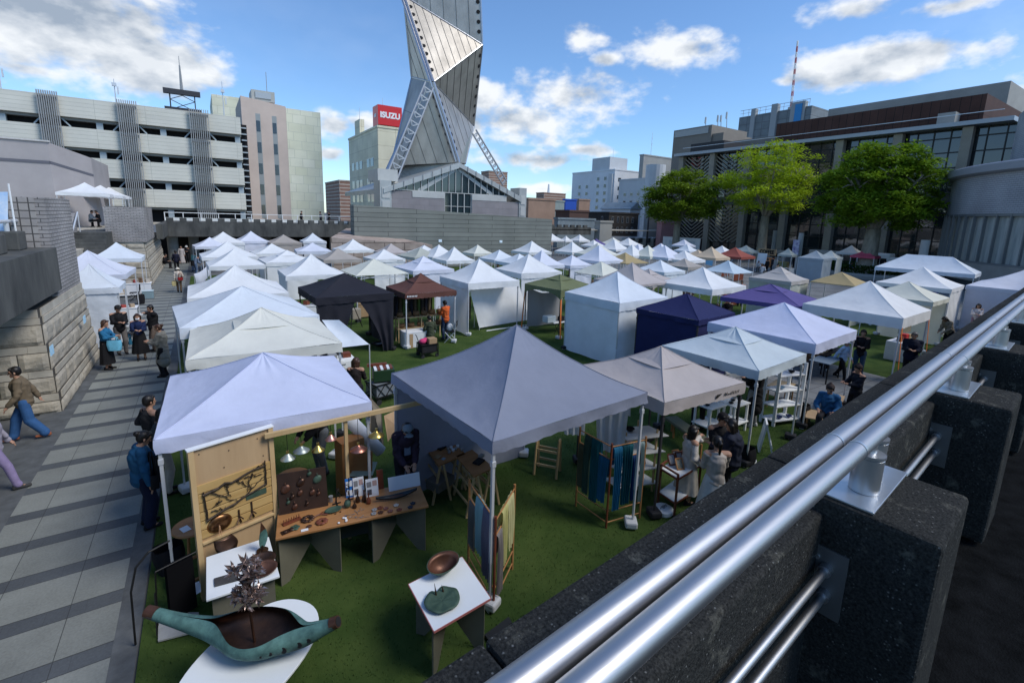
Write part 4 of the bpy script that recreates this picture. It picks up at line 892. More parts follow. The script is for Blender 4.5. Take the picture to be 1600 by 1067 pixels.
corner_block('grey_building', 'plain grey concrete block behind the round stair tower', 'building', 1006, 145, 1000, 1062, 243, M_dgrey)
hs, a, b, h = corner_block('house', 'small white house with a grey pitched roof below the white office block', 'house', 985, 112, 940, 1001, 327, M_white)
MB().plate([(-.4, -.4, h), (a+.4, -.4, h), (a/2, -.4, h+1.6)], (0, b+.8, 0)).build('roof', M_roofb, hs)
for f_ in (.25, .6): win(hs, 'L', b*f_, h*.7, b*.06, h*.13)
td, a, b, h = corner_block('timber_house', 'dark timber-clad house with two rows of small white windows', 'house', 952, 96, 918, 998, 334, M_timber)
for r_ in (.42, .74):
    for f_ in (.12, .3, .45, .62, .8): win(td, 'F', a*f_, h*r_, a*.045, h*.16)
for r_ in (.74,): win(td, 'L', b*.3, h*r_, b*.06, h*.16)
MB().bx(-.05, a+.02, -.06, -.02, 0, h*.3).build('ground_floor', M_white2, td)
for lab, pxc, dist, l, r, top, m in (('tan low building with a flat roof just right of the glass gable', 826, 88, 818, 868, 312, M_tanb), ('bright blue shed on a roof in the middle distance', 884, 118, 880, 901, 313, mat('blue_shed', (.02, .09, .45), .6)),
        ('greenish grey corrugated shed left of the blue one', 862, 112, 850, 882, 315, mat('green_grey_metal', (.30, .36, .34), .6, var=.1, scale=2)), ('brown flat building right of the blue shed', 905, 125, 898, 922, 313, M_tanb),
        ('brick red apartment block far behind the strut of the tower', 850, 190, 838, 884, 302, M_apt), ('dark brown low house under the blue shed', 890, 92, 868, 920, 331, mat('brown_house', (.10, .06, .05), .8)),
        ('concrete block beside the dark parapet', 938, 78, 930, 957, 348, M_dgrey), ('pink rendered house left of the theatre', 1034, 86, 1030, 1062, 349, M_pinkw), ('green grey wall behind the pink house', 1014, 100, 1008, 1034, 322, M_dgrey),
        ('red-brown tower block far behind the right strut', 764, 210, 752, 793, 268, M_apt)):
    corner_block('town_building', lab, 'building', pxc, dist, l, r, top, m)
t, a, b, h = corner_block('town_building', 'bluish low roof below the brown flat buildings, over the dark parapet', 'building', 872, 84, 866, 930, 343, M_roofb)
mast('small white rooftop sign tower far behind the brown flats', 857, 304, 288, 190, .8, False, 'rooftop_tower', M_whitep)
mast('tall thin aerial over the grey concrete block', 1017, 241, 206, 150, .12)
mast('thin aerial above the white office block', 957, 262, 232, 140, .08, False)
p0, p1 = atY(864, 350, 57), atY(932, 352, 57)
dp = thing('deck_parapet', 'far dark battlemented deck parapet right of the grey stone wall', 'parapet', (40, 57, 3.4)); sub(dp, MB().bx(36, 52, 57, 57.4, 2.6, 3.75), 'wall', M_conc)
for i in range(12): sub(dp, MB().bx(36.2+i*1.3, 36.9+i*1.3, 57.02, 57.4, 3.752, 4.1), 'merlon', M_conc)
# parked cars under the town buildings
def car(lab, x, y, rz, m, van=False):
    t = thing('parked_car', lab, 'car', (x, y, 0), rz, 'cars parked under the town buildings'); L_, h = (4.4, 1.45) if not van else (4.6, 1.95)
    pr = [(-L_/2, .3), (L_/2, .3), (L_/2, .75), (L_/2-.1, .9), (L_*.26, .98), (L_*.1, h), (-L_*.36, h), (-L_*.47, .95), (-L_/2, .9)]
    if van: pr = [(-L_/2, .3), (L_/2, .3), (L_/2, .95), (L_*.36, 1.1), (L_*.25, h), (-L_*.49, h)]
    bevel(MB().plate([(a_, -.82, b_) for a_, b_ in pr], (0, 1.64, 0)).build('body', m, t), .06)
    gp = [(L_*.2, 1.0), (L_*.09, h-.1), (-L_*.34, h-.1), (-L_*.43, 1.0)]
    for s_ in (-.835, .83): MB().plate([(a_, s_, b_) for a_, b_ in gp], (0, .006, 0)).build('window', M_glass, t)
    for sx in (-L_*.3, L_*.3):
        for sy in (-.8, .62): MB().cyl((sx, sy, .3), (sx, sy+.18, .3), .3, n=14).build('wheel', M_foot, t)
for i, px in enumerate((985, 997, 1009, 1021, 1033)):
    q = atY(px, 379, 62+i*.2); car('white parked van, %s in the row at the foot of the timber house' % ('leftmost', 'second', 'middle', 'fourth', 'rightmost')[i], q.x, q.y, R(20), M_whitep, True)
# ------------------------------------------------------------------ round building by the railing
az = math.atan2(*(lambda d: (d.x, d.y))(ray(1478, 340))); D_, r_c = 66., 17.; az += math.asin(r_c/D_); cx, cy = D_*math.sin(az), D_*math.cos(az)
M_cyl = brickmat('blue_grey_brick', (.37, .375, .39), (.34, .345, .36), (.12, .125, .14), .5, .16, .012, axis='XYZ', noise_amt=.16, nscale=.4)
rb = thing('round_building', 'round blue-grey brick hall with a curtain-lined window band', 'building', (cx, cy, 0))
def cylw(mb, r, z0, z1, n=96): return mb.lathe([(.01, z0), (r, z0), (r, z1), (.01, z1)], n)
o = cylw(MB(), r_c, 6.35, 9.7).build('brick_drum', M_cyl, rb); sharp(o)
o = MB().lathe([(r_c-.5, 9.55), (r_c+.35, 9.62), (r_c+.55, 9.75), (r_c+.55, 10.3), (r_c+.25, 10.45), (r_c-.6, 10.47), (r_c-.6, 9.55)], 96).build('cornice', mat('cornice_grey', (.27, .28, .30), .6), rb); sharp(o)
o = cylw(MB(), r_c-.25, 2.45, 6.34).build('curtain_band', mat('curtains', (.46, .48, .45), .8, scale=2.2, col2=(.22, .25, .24), stretch=(2, 2, .12)), rb); sharp(o)
fm = MB()
for i in range(90):
    a = i/90*2*math.pi; fm.box((math.cos(a)*(r_c+.02), math.sin(a)*(r_c+.02), 4.4), (.22, .09, 3.95), a)
fm.lathe([(r_c-.2, 6.2), (r_c+.1, 6.2), (r_c+.1, 6.42), (r_c-.2, 6.42)], 96).lathe([(r_c-.2, 2.35), (r_c+.12, 2.35), (r_c+.12, 2.5), (r_c-.2, 2.5)], 96)
fm.build('window_fins', mat('fin_grey', (.17, .185, .19), .5, .3), rb)
o = cylw(MB(), r_c+.15, .9, 2.34).build('stone_band', mat('grey_stone_band', (.27, .26, .235), .8, var=.12, scale=1), rb); sharp(o)
o = cylw(MB(), r_c-.1, 0, .89).build('base_glass', M_glass, rb); sharp(o)
o = MB().lathe([(.01, 10.4), (r_c-3.6, 10.4), (r_c-3.6, 15.4), (.01, 21)], 80).build('upper_drum', M_cyl, rb); sharp(o)
# ------------------------------------------------------------------ trees
def leafmat(n, c1, c2): return mat(n, c1, .7, scale=.55, col2=c2, trans=.38, spec=.2, det=4)
M_bark = mat('zelkova_bark', (.25, .225, .175), .95, var=.35, scale=3, bump=.8, bscale=9, stretch=(1, 1, .3), bdist=.05)
def tree(label, X, Y, z0, hgt, tr, cz, crx, crz, lm, dens, seed, lean=0., n_cl=110, lumps=None, leaf=.42):
    r_ = random.Random(seed); t = thing('zelkova_tree', label, 'tree', (X, Y, z0), 0, 'zelkova trees in front of the theatre')
    tb_ = MB(); fork = cz-crz*.72
    pts = [(0, 0, -.4), (0, 0, .3), (.02, 0, 1.2), (lean*.5, 0, fork*.6), (lean, .0, fork)]
    tb_.tube(pts, [tr*1.75, tr*1.3, tr*1.02, tr*.9, tr*.82], 14)
    tips = []
    for i in range(9):
        a = i*2.4+r_.random()*.6; el = r_.uniform(.5, 1.3); L_ = r_.uniform(.55, .95)
        e = Vector((math.cos(a)*crx*L_*math.cos(el*.8), math.sin(a)*crx*L_*math.cos(el*.8), (cz-fork)+crz*(.1+.75*math.sin(el)-.25)))
        p0_ = Vector((lean, 0, fork-.2)); m_ = p0_+e*.5+Vector((0, 0, -.12*e.length*(1-el*.4)))*-.6
        tb_.tube([p0_, p0_.lerp(m_, .5), m_, p0_+e], [tr*.5, tr*.36, tr*.22, tr*.06], 6)
        for j in range(6):
            k = r_.uniform(.35, .95); b0 = (p0_.lerp(m_, k*2) if k < .5 else m_.lerp(p0_+e, k*2-1)); dv = Vector((r_.uniform(-1, 1), r_.uniform(-1, 1), r_.uniform(-.2, .9))).normalized()*crx*.34
            tb_.tube([b0, b0+dv*.5+Vector((0, 0, .15)), b0+dv], [tr*.14, tr*.09, tr*.02], 5)
    o = tb_.build('trunk', M_bark, t, smooth=True)
    # clumps spread in the crown volume; each clump is a flat drooping spray of leaf-sized faces
    vs = []; fs = []; C0 = Vector((lean, 0, cz))
    cl = []
    for i in range(n_cl):
        while True:
            p = Vector((r_.uniform(-1, 1), r_.uniform(-1, 1), r_.uniform(-1, 1)))
            l = p.length
            if l > 1 or l < .3: continue
            w = .86+.20*noise.noise(Vector((p.x*1.7+seed, p.y*1.7, p.z*1.7)))+.12*noise.noise(Vector((p.x*4+seed, p.y*4, p.z*4)))
            if p.z < -.35 and math.hypot(p.x, p.y) < .3: continue
            if l < w*1.06: break
        if p.z < 0: p.z *= .8
        cl.append((C0+Vector((p.x*crx, p.y*crx, p.z*crz)), r_.uniform(.75, 1.5), p))
    for c, s_, p in cl:
        n_ = int(dens*s_*s_); rad = crx*.155*s_; out = Vector((p.x, p.y, .15)).normalized()
        for k in range(n_):
            q = Vector((r_.gauss(0, .5), r_.gauss(0, .5), r_.gauss(0, .2))); pos = c+Vector((q.x*rad, q.y*rad, q.z*rad-.16*rad*(q.x*q.x+q.y*q.y)))
            a = r_.random()*6.28; ti = Vector((math.cos(a), math.sin(a), r_.uniform(-.55, .15))).normalized(); si = ti.cross(Vector((r_.gauss(0, .35), r_.gauss(0, .35), 1)).normalized()).normalized()
            L_ = leaf*r_.uniform(.6, 1.3); w_ = L_*.42; o_ = len(vs); vs += [pos-ti*L_*.5, pos+si*w_*.5, pos+ti*L_*.5-Vector((0, 0, L_*.18)), pos-si*w_*.5]; fs.append((o_, o_+1, o_+2, o_+3))
    me = MB(); me.v = [tuple(v) for v in vs]; me.f = fs; me.m = [0]*len(fs); me.build('crown', lm, t, fix=False)
    return t
tree('dark green round-crowned zelkova, leftmost of the three before the chevron screen', 58, 45.3, 0, 13, .55, 8.1, 5.6, 4.6, leafmat('zelkova_leaf_dark', (.10, .18, .012), (.22, .31, .02)), 115, 11, n_cl=180)
tree('tall bright yellow-green zelkova between two darker ones', 63, 35.3, 0, 16, .6, 10.2, 6.2, 5.7, leafmat('zelkova_leaf_bright', (.27, .38, .014), (.46, .58, .03)), 80, 23, n_cl=165, leaf=.38)
tree('big dark green zelkova with a thick pale trunk, rightmost of the three', 58, 21.1, .3, 16, .8, 8.3, 5.2, 5.2, leafmat('zelkova_leaf_mid', (.09, .19, .012), (.23, .35, .02)), 130, 37, lean=.2, n_cl=210)
pl = thing('planter_bed', 'low clipped hedge bed around the foot of the big tree', 'hedge', (58, 21.2, 0)); MB().lathe([(.01, .5), (3.6, .5), (3.8, .3), (3.8, 0)], 24).build('stone_edge', M_concrete, pl)
vs = MB(); r_ = random.Random(8)
for i in range(3800):
    a = r_.random()*6.28; rr = 2.6+r_.random()*1.0; z = .5+.8*r_.random(); o_ = len(vs.v); p = Vector((rr*math.cos(a), rr*math.sin(a), z)); d1 = Vector((r_.gauss(0, 1), r_.gauss(0, 1), r_.gauss(0, 1))).normalized()*.12; d2 = Vector((r_.gauss(0, 1), r_.gauss(0, 1), r_.gauss(0, 1))).normalized()*.1
    vs.add([p-d1, p+d2, p+d1, p-d2], [(0, 1, 2, 3)])
vs.build('hedge', leafmat('hedge_leaf', (.02, .045, .01), (.04, .08, .015)), pl, fix=False)
# slim poles and young trunks between the far canopies
for px, pb, pt_, X, r0, lab, m in ((861 +149, 385, 300, 66, .16, 'dark slender pole beside the pink house', M_dsteel), (1056, 392, 345, 66, .2, 'grey post left of the leftmost tree', M_steel), (1207, 395, 360, 68, .28, 'grey cylindrical bollard light right of the tall tree', M_dgrey), (1247, 405, 364, 56, .3, 'thick grey post with a patterned banner by the coffee stall', M_dgrey), (1441, 405, 375, 52, .34, 'dark square post below the round building', M_dgrey)):
    p = atX(px, pb, X); q = atX(px, pt_, X); t = thing('post', lab, 'post', (X, p.y, 0)); MB().cyl((0, 0, 0), (0, 0, q.z), r0, r0*.9, 12).build('shaft', m, t); MB().cyl((0, 0, 0), (0, 0, .08), r0*1.5, n=12).build('base', m, t)
# ------------------------------------------------------------------ people
def ik(a, b, l1, l2, bend):
    d = b-a; L_ = min(d.length, (l1+l2)*.995); u = d.normalized(); x = (l1*l1-l2*l2+L_*L_)/(2*L_); h = math.sqrt(max(0, l1*l1-x*x))
    p = bend-u*bend.dot(u); p = p.normalized() if p.length > 1e-4 else Vector((0, 1, 0))
    return a+u*x+p*h, a+u*L_
def capsule(mb, p0, p1, r0, r1, n=10):
    p0 = Vector(p0); p1 = Vector(p1); d = (p1-p0)
    if d.length < 1e-4: d = Vector((0, 0, 1e-3))
    d.normalize(); pts = []; rr = []
    for k in range(4): a = math.pi/2*(1-k/3.); pts.append(p0-d*r0*math.sin(a)); rr.append(max(.0006, r0*math.cos(a)))
    for k in range(4): a = math.pi/2*(k/3.); pts.append(p1+d*r1*math.sin(a)); rr.append(max(.0006, r1*math.cos(a)))
    mb.tube(pts, rr, n)
def remesh(mb, name, vox, smooth=4, keep=None):
    me = mb.mesh('tmp', []); o = bpy.data.objects.new('tmp', me); COL.objects.link(o)
    r = o.modifiers.new('r', 'REMESH'); r.mode = 'VOXEL'; r.voxel_size = vox
    if smooth: s = o.modifiers.new('s', 'SMOOTH'); s.factor = .5; s.iterations = smooth
    dg = bpy.context.evaluated_depsgraph_get(); m2 = bpy.data.meshes.new_from_object(o.evaluated_get(dg)); m2.name = name
    bpy.data.objects.remove(o); bpy.data.meshes.remove(me); m2.polygons.foreach_set('use_smooth', [True]*len(m2.polygons)); return m2
V3 = lambda *a: Vector(a)
POSES = {
 'stand': dict(),
 'idle': dict(hL=(-.20, .14, .98), hR=(.24, .03, .78), fL=(-.10, .05, 0), fR=(.12, -.04, 0)),
 'hold': dict(hL=(-.07, .30, 1.08), hR=(.09, .32, 1.10), hp=12),
 'table': dict(hL=(-.08, .33, .92), hR=(.09, .34, .92), hp=38, lean=10),
 'walk': dict(hL=(-.21, .20, .84), hR=(.23, -.20, .82), fL=(-.09, -.27, .04), fR=(.09, .24, .0), pz=.845, lean=4),
 'stroll': dict(hL=(-.24, .02, .80), hR=(.16, .24, 1.0), fL=(-.08, .16, .0), fR=(.08, -.16, .02)),
 'bow': dict(hL=(-.10, .36, .84), hR=(.10, .38, .86), hp=30, lean=24),
 'sit': dict(sit=True, hL=(-.16, .30, .62), hR=(.16, .30, .62), hp=14, lean=6),
 'mouth': dict(hL=(-.02, .20, 1.36), hR=(.2, .12, .9), hp=8),
 'phone': dict(hL=(-.06, .30, 1.18), hR=(.24, .05, .8), hp=24),
}
class Fig: pass
def skeleton(pose, heavy=1.):
    p = POSES[pose]; f = Fig(); f.sit = p.get('sit', False); pz = .47 if f.sit else p.get('pz', .86); f.w = heavy
    la = R(p.get('lean', 0)); f.lean = la
    f.pel = V3(0, 0, pz); up = V3(0, math.sin(la), math.cos(la)); fw = V3(0, math.cos(la), -math.sin(la)); f.up, f.fw = up, fw
    f.waist = f.pel+up*.14; f.chest = f.pel+up*.36; f.neck = f.pel+up*.50; hp = la+R(p.get('hp', 0)); f.hup = V3(0, math.sin(hp), math.cos(hp)); f.hfw = V3(0, math.cos(hp), -math.sin(hp))
    f.head = f.neck+f.hup*.135+f.hfw*.02
    f.sh = [f.pel+up*.45+V3(s*.152*heavy, 0, 0) for s in (-1, 1)]; f.hip = [f.pel+V3(s*.085, 0, 0) for s in (-1, 1)]
    f.hand = []; f.elb = []; f.knee = []; f.ank = []
    for i, s in enumerate((-1, 1)):
        h = Vector(p.get('hL' if s < 0 else 'hR', (s*.23*heavy, .05, .80))); e, hh = ik(f.sh[i], h, .27, .245, V3(s*.5, -1, -.25)); f.elb.append(e); f.hand.append(hh)
        if f.sit: a = V3(s*.10, .40, .07); k, aa = ik(f.hip[i], a, .41, .40, V3(0, 1, .8))
        else:
            a = Vector(p.get('fL' if s < 0 else 'fR', (s*.095, 0, 0)))+V3(0, 0, .075); k, aa = ik(f.hip[i], a, .40, .40, V3(0, 1, 0))
        f.knee.append(k); f.ank.append(aa)
    return f
MESHC = {}
def mcache(key, fn):
    if key not in MESHC: MESHC[key] = fn()
    return MESHC[key]
def body_mesh(f, fine, fem):
    mb = MB(); w = f.w
    capsule(mb, f.pel, f.waist, .115*w, .105*w, 12); capsule(mb, f.waist, f.chest, .105*w, .12*w, 12); capsule(mb, f.sh[0], f.sh[1], .065, .065); capsule(mb, f.chest, f.neck, .09, .05)
    capsule(mb, f.neck-f.up*.03, f.head-f.hup*.04, .05, .05)
    c = f.head; mb.sph(c+f.hup*.02, (.073, .088, .098), 14); capsule(mb, c-f.hup*.045+f.hfw*.03, c-f.hup*.075+f.hfw*.055, .05, .03)
    capsule(mb, c+f.hfw*.083+f.hup*.005, c+f.hfw*.099-f.hup*.03, .009, .014, 8)                      # nose
    for s in (-1, 1):
        mb.sph(c+V3(s*.076, 0, 0)-f.hfw*.005-f.hup*.005, (.012, .02, .03), 6)                           # ear
        capsule(mb, c+V3(s*.015, 0, 0)+f.hfw*.08+f.hup*.035, c+V3(s*.05, 0, 0)+f.hfw*.07+f.hup*.033, .008, .007, 6)  # brow
    capsule(mb, c+f.hfw*.078-f.hup*.058-V3(.016, 0, 0), c+f.hfw*.078-f.hup*.058+V3(.016, 0, 0), .010, .010, 6)
    for i, s in enumerate((-1, 1)):
        capsule(mb, f.sh[i], f.elb[i], .048, .038); d = (f.hand[i]-f.elb[i]).normalized(); wr = f.hand[i]; capsule(mb, f.elb[i], wr, .038, .026)
        side = V3(-s, 0, 0); side = (side-d*side.dot(d)).normalized(); nrm = d.cross(side)
        pl = wr+d*.065; capsule(mb, wr+d*.01, pl, .028, .030, 8)
        for j in range(4):
            b0 = pl+side*(-.024+.016*j)+d*.012; L_ = (.060, .072, .076, .058)[3-j]; curl = nrm*(.5+.12*j)*(-1 if s > 0 else 1)
            m_ = b0+(d+curl*.25).normalized()*L_*.55; capsule(mb, b0, m_, .0088, .0082, 6); capsule(mb, m_, m_+(d+curl*1.1).normalized()*L_*.5, .0082, .0072, 6)
        tb0 = wr+d*.035+side*.026; capsule(mb, tb0, tb0+(d*.7+side*.7).normalized()*.035, .011, .0095, 6); capsule(mb, tb0+(d*.7+side*.7).normalized()*.035, tb0+(d*.95+side*.55).normalized()*.062, .0095, .008, 6)
        capsule(mb, f.hip[i], f.knee[i], .078, .052); capsule(mb, f.knee[i], f.ank[i], .05, .034)
        fd = (V3(0, 1, 0)); capsule(mb, f.ank[i]-V3(0, .02, .035), f.ank[i]+fd*.13-V3(0, 0, .045), .034, .028)
    return remesh(mb, 'person', .0062 if fine else .013, 2)
def top_mesh(f, kind):
    mb = MB(); w = f.w; k = 1.12 if kind in ('jacket', 'coat') else 1.0; long_ = kind in ('coat',)
    capsule(mb, f.pel+f.up*(-.02), f.waist, .142*w*k, .128*w*k, 14); capsule(mb, f.waist, f.chest, .128*w*k, .142*w*k, 14); capsule(mb, f.sh[0]-f.up*.005, f.sh[1]-f.up*.005, .066*k, .066*k, 12); capsule(mb, f.chest, f.neck-f.up*.035, .115*k, .066, 12)
    if long_: 
        for zz, r_ in ((.0, .15), (-.14, .165), (-.3, .175)): capsule(mb, f.pel+V3(0, 0, zz), f.pel+V3(0, 0, zz-.1), r_*w, (r_+.012)*w, 16)
    for i in range(2):
        short = kind == 'tee'
        capsule(mb, f.sh[i], f.elb[i], .060*k, .050*k, 12)
        if not short: capsule(mb, f.elb[i], f.elb[i].lerp(f.hand[i], .93), .056*k, .044*k, 12)
    if kind in ('jacket', 'coat'):      # collar and front edge
        capsule(mb, f.neck+V3(-.05, .02, -.01), f.neck+V3(-.03, -.05, .015), .022, .022); capsule(mb, f.neck+V3(.05, .02, -.01), f.neck+V3(.03, -.05, .015), .022, .022); capsule(mb, f.neck+V3(-.03, -.05, .015), f.neck+V3(.03, -.05, .015), .024, .024)
    r_ = random.Random(int(w*100)+len(kind))
    for i in range(2):                  # sleeve folds
        for q in (.25, .8): capsule(mb, f.elb[i].lerp(f.sh[i], q)+V3(r_.gauss(0, .02), r_.gauss(0, .02), 0), f.elb[i].lerp(f.hand[i], q*.6)+V3(r_.gauss(0, .02), r_.gauss(0, .02), .01), .045*k, .04*k, 8)
    m = remesh(mb, kind, .012, 3)
    for v in m.vertices:                # soft cloth folds
        c = v.co; d = .006*math.sin(c.z*34+c.x*20+5*noise.noise(c*6)); v.co = c+Vector((c.x*.06, c.y*.06, 0)).normalized()*d if (abs(c.x)+abs(c.y)) > .02 else c
    return m
def trousers_mesh(f, wide=1.):
    mb = MB(); capsule(mb, f.pel+f.up*.06, f.pel-V3(0, 0, .01), .128*f.w, .132*f.w, 14)
    for i in range(2):
        capsule(mb, f.hip[i], f.knee[i], .094, .066*wide, 12); capsule(mb, f.knee[i], f.ank[i].lerp(f.knee[i], .06), .068*wide, .056*wide, 12)
        capsule(mb, f.ank[i].lerp(f.knee[i], .14), f.ank[i].lerp(f.knee[i], .03)+V3(0, .012, 0), .06*wide, .061*wide, 12)
    return remesh(mb, 'trousers', .012, 3)
def skirt_mesh(f, zlo=.28, flare=.25):
    mb = MB(); z1 = f.pel.z+.10; n = 40; vs = []; rows = 12
    for j in range(rows+1):
        k = j/rows; z = z1+(zlo-z1)*k; r = .135+(flare-.135)*k**.7
        cx = sum(a.x for a in f.ank)/2*k; cy = sum(a.y for a in f.ank)/2*k
        for i in range(n):
            a = 2*math.pi*i/n; rr = r*(1+.06*k*math.sin(a*9+1.3)+.035*k*math.sin(a*5)); vs.append((cx+rr*math.cos(a)*1.02, cy+rr*math.sin(a)*.86, z))
    mb.add(vs, [(j*n+i, j*n+(i+1) % n, (j+1)*n+(i+1) % n, (j+1)*n+i) for j in range(rows) for i in range(n)]); return mb.mesh('skirt', [], True)
def shoe_mesh(a):
    mb = MB(); capsule(mb, a+V3(0, -.045, -.042), a+V3(0, .15, -.047), .036, .030, 10); capsule(mb, a+V3(0, -.03, -.01), a+V3(0, .03, -.03), .042, .04, 10); return remesh(mb, 'shoe', .009, 2)
def hair_mesh(f, style):
    mb = MB(); c = f.head; u, w = f.hup, f.hfw
    mb.sph(c+u*.035-w*.016, (.083, .092, .092), 14); mb.sph(c+u*.005-w*.04, (.079, .068, .085), 12)
    for s in (-1, 1): capsule(mb, c+V3(s*.068, 0, 0)+u*.05+w*.02, c+V3(s*.074, 0, 0)-u*.02+w*.005, .018, .014, 8)
    capsule(mb, c+V3(-.045, 0, 0)+u*.085+w*.055, c+V3(.045, 0, 0)+u*.085+w*.055, .026, .022, 8)
    if style in ('bob', 'long'):
        z = .10 if style == 'bob' else .24
        for s in (-.075, -.04, 0, .04, .075): capsule(mb, c+V3(s, 0, 0)+u*.01-w*(.065-abs(s)*.5), c+V3(s*1.05, 0, 0)-u*z-w*(.07-abs(s)*.5), .04, .028, 8)
        for s in (-1, 1): capsule(mb, c+V3(s*.08, 0, 0)+u*.03, c+V3(s*.082, 0, 0)-u*(z*.8)-w*.01, .026, .02, 8)
    if style in ('ponytail', 'bun'):
        if style == 'bun': mb.sph(c+u*.06-w*.115, .045, 8)
        else: capsule(mb, c+u*.04-w*.10, c+u*.01-w*.14, .03, .036, 8); capsule(mb, c+u*.01-w*.14, c-V3(0, 0, .19)-w*.13, .036, .018, 8)
    return remesh(mb, 'hair', .0095, 2)
def hat_mesh(f, style):
    mb = MB(); c = f.head; u, w = f.hup, f.hfw
    if style == 'beanie': mb.sph(c+u*.055-w*.012, (.09, .10, .088), 14); capsule(mb, c+u*.10-w*.02, c+u*.14-w*.03, .06, .035)
    elif style == 'cap': mb.sph(c+u*.05-w*.006, (.088, .098, .083), 14); mb.sph(c+u*.058+w*.115, (.068, .072, .012), 10)
    elif style == 'bucket':
        mb.sph(c+u*.06-w*.006, (.09, .10, .08), 14); n = 20; pr = [(c.x+.0, 0)]
        for k in range(n): a = 2*math.pi*k/n; a2 = 2*math.pi*(k+1)/n; capsule(mb, c+u*.02+V3(math.cos(a)*.115, 0, 0)+w*math.sin(a)*.125, c+u*.02+V3(math.cos(a2)*.115, 0, 0)+w*math.sin(a2)*.125, .014, .014, 6); capsule(mb, c+u*.045+V3(math.cos(a)*.095, 0, 0)+w*math.sin(a)*.1, c+u*.045+V3(math.cos(a2)*.095, 0, 0)+w*math.sin(a2)*.1, .014, .014, 6)
    return remesh(mb, style, .009, 2)
CL = {}
def cloth(c, kind='cloth'):
    k = (kind,)+tuple(c)
    if k not in CL: CL[k] = mat(kind+'_%d' % len(CL), c, .85, var=.14, scale=9, bump=.3, bscale=55, spec=.2, bdist=.006)
    return CL[k]
M_skin = mat('skin', (.42, .235, .155), .55, var=.05, scale=8, spec=.35); M_hair = mat('black_hair', (.010, .008, .007), .45, var=.3, scale=30, bump=.4, bscale=60, stretch=(1, 1, .25)); M_greyhair = mat('grey_hair', (.10, .095, .09), .5, var=.3, scale=30)
M_brownhair = mat('brown_hair', (.05, .022, .012), .45, var=.3, scale=30); M_eye = mat('eye_dark', (.008, .006, .005), .2)
K = (.012, .012, .014); NAVY = (.012, .016, .035); DENIM = (.02, .09, .22); DKJ = (.02, .035, .075); WHITE = (.62, .62, .60); GREY = (.20, .20, .19); BEIGE = (.40, .36, .29); BROWN = (.16, .11, .07)
def slotmat(o, m): 
    if not o.data.materials: o.data.materials.append(m)
    o.material_slots[0].link = 'OBJECT'; o.material_slots[0].material = m
def person(label, x, y, face, h=1.62, pose='stand', top='sweater', tc=K, bot='trousers', bc=K, hair='short', hat=None, hatc=K, shoec=K, hairm=None, fine=False, z=0., group=None, heavy=1., zlo=.28, flare=.25, wide=1., under=None, mask=False):
    """face: heading in degrees, 0 = +X, 90 = +Y"""
    t = thing('person', label, 'person', (x, y, z), R(face-90), group); s = h/1.62; key = (pose, heavy); f = skeleton(pose, heavy)
    def part(nm, key_, fn, m, par=t):
        o = link(nm, mcache(key_, fn), par); slotmat(o, m); return o
    b = part('body', ('b', key, fine), lambda: body_mesh(f, fine, 0), M_skin); 
    part(top, ('t', key, top), lambda: top_mesh(f, top), cloth(tc))
    if under: part('shirt', ('us', key), lambda: MB().plate([f.neck+V3(-.045, .085, -.03), f.neck+V3(.045, .085, -.03), f.waist+V3(.05, .165, 0), f.waist+V3(-.05, .165, 0)], (0, .012, 0)).mesh('shirt', []), cloth(under))
    if bot == 'trousers': part('trousers', ('p', key, wide), lambda: trousers_mesh(f, wide), cloth(bc))
    else: part('skirt', ('s', key, zlo, flare), lambda: skirt_mesh(f, zlo, flare), cloth(bc))
    for i in (0, 1): part('shoe', ('sh', key, i), lambda i=i: shoe_mesh(f.ank[i]), cloth(shoec, 'shoe_leather'))
    part('hair', ('h', key, hair), lambda: hair_mesh(f, hair), hairm or M_hair)
    if hat: part({'cap': 'cap', 'beanie': 'beanie', 'bucket': 'hat'}[hat], ('ht', key, hat), lambda: hat_mesh(f, hat), cloth(hatc))
    if fine:
        for s_ in (-1, 1): part('eye', ('e', key, s_), lambda s_=s_: MB().sph(f.head+V3(s_*.031, 0, 0)+f.hfw*.079+f.hup*.012, (.011, .007, .007), 6).mesh('eye', [], True), M_eye)
    if mask: part('face_mask', ('m', key), lambda: MB().sph(f.head+f.hfw*.055-f.hup*.04, (.062, .05, .048), 10).mesh('face_mask', [], True), cloth((.75, .76, .78)))
    t.scale = (s, s, s); t_f[t.name] = (f, s); return t
t_f = {}
def wpos(t, v):                      # world position of a point on a person
    f, s = t_f[t.name]; a = t.rotation_euler.z; v = Vector(v)*s; return Vector((t.location.x+v.x*math.cos(a)-v.y*math.sin(a), t.location.y+v.x*math.sin(a)+v.y*math.cos(a), t.location.z+v.z))
def bag(name, label, p, col, size=(.32, .12, .28), rz=0., strap=.22, cat='bag'):
    t = thing(name, label, cat, p, rz); w, d, h = size; mb = MB()
    def g(u, v):
        a = u*2*math.pi; k = .86+.14*v if v < 1 else 1; bulge = 1+.12*math.sin(math.pi*v); e = 5
        c, s_ = math.cos(a), math.sin(a); q = (abs(c)**e+abs(s_)**e)**(-1/e); return (c*q*w/2*bulge*k, s_*q*d/2*bulge*(1.15-.35*v), -h+h*v)
    mb.grid(g, 24, 8).add([g(i/24, 0) for i in range(24)], [tuple(range(24))]); mb.build('pouch', cloth(col), t, smooth=True)
    if strap:
        for sy in (-d*.3, d*.3): MB().tube([(-w*.28, sy, -.02), (-w*.22, sy*.8, strap*.7), (0, sy*.4, strap), (w*.22, sy*.8, strap*.7), (w*.28, sy, -.02)], .012, 6).build('handle', cloth(col), t, smooth=True)
    return t
def foot(px, py): return at(px, py, 0)
PE = {}
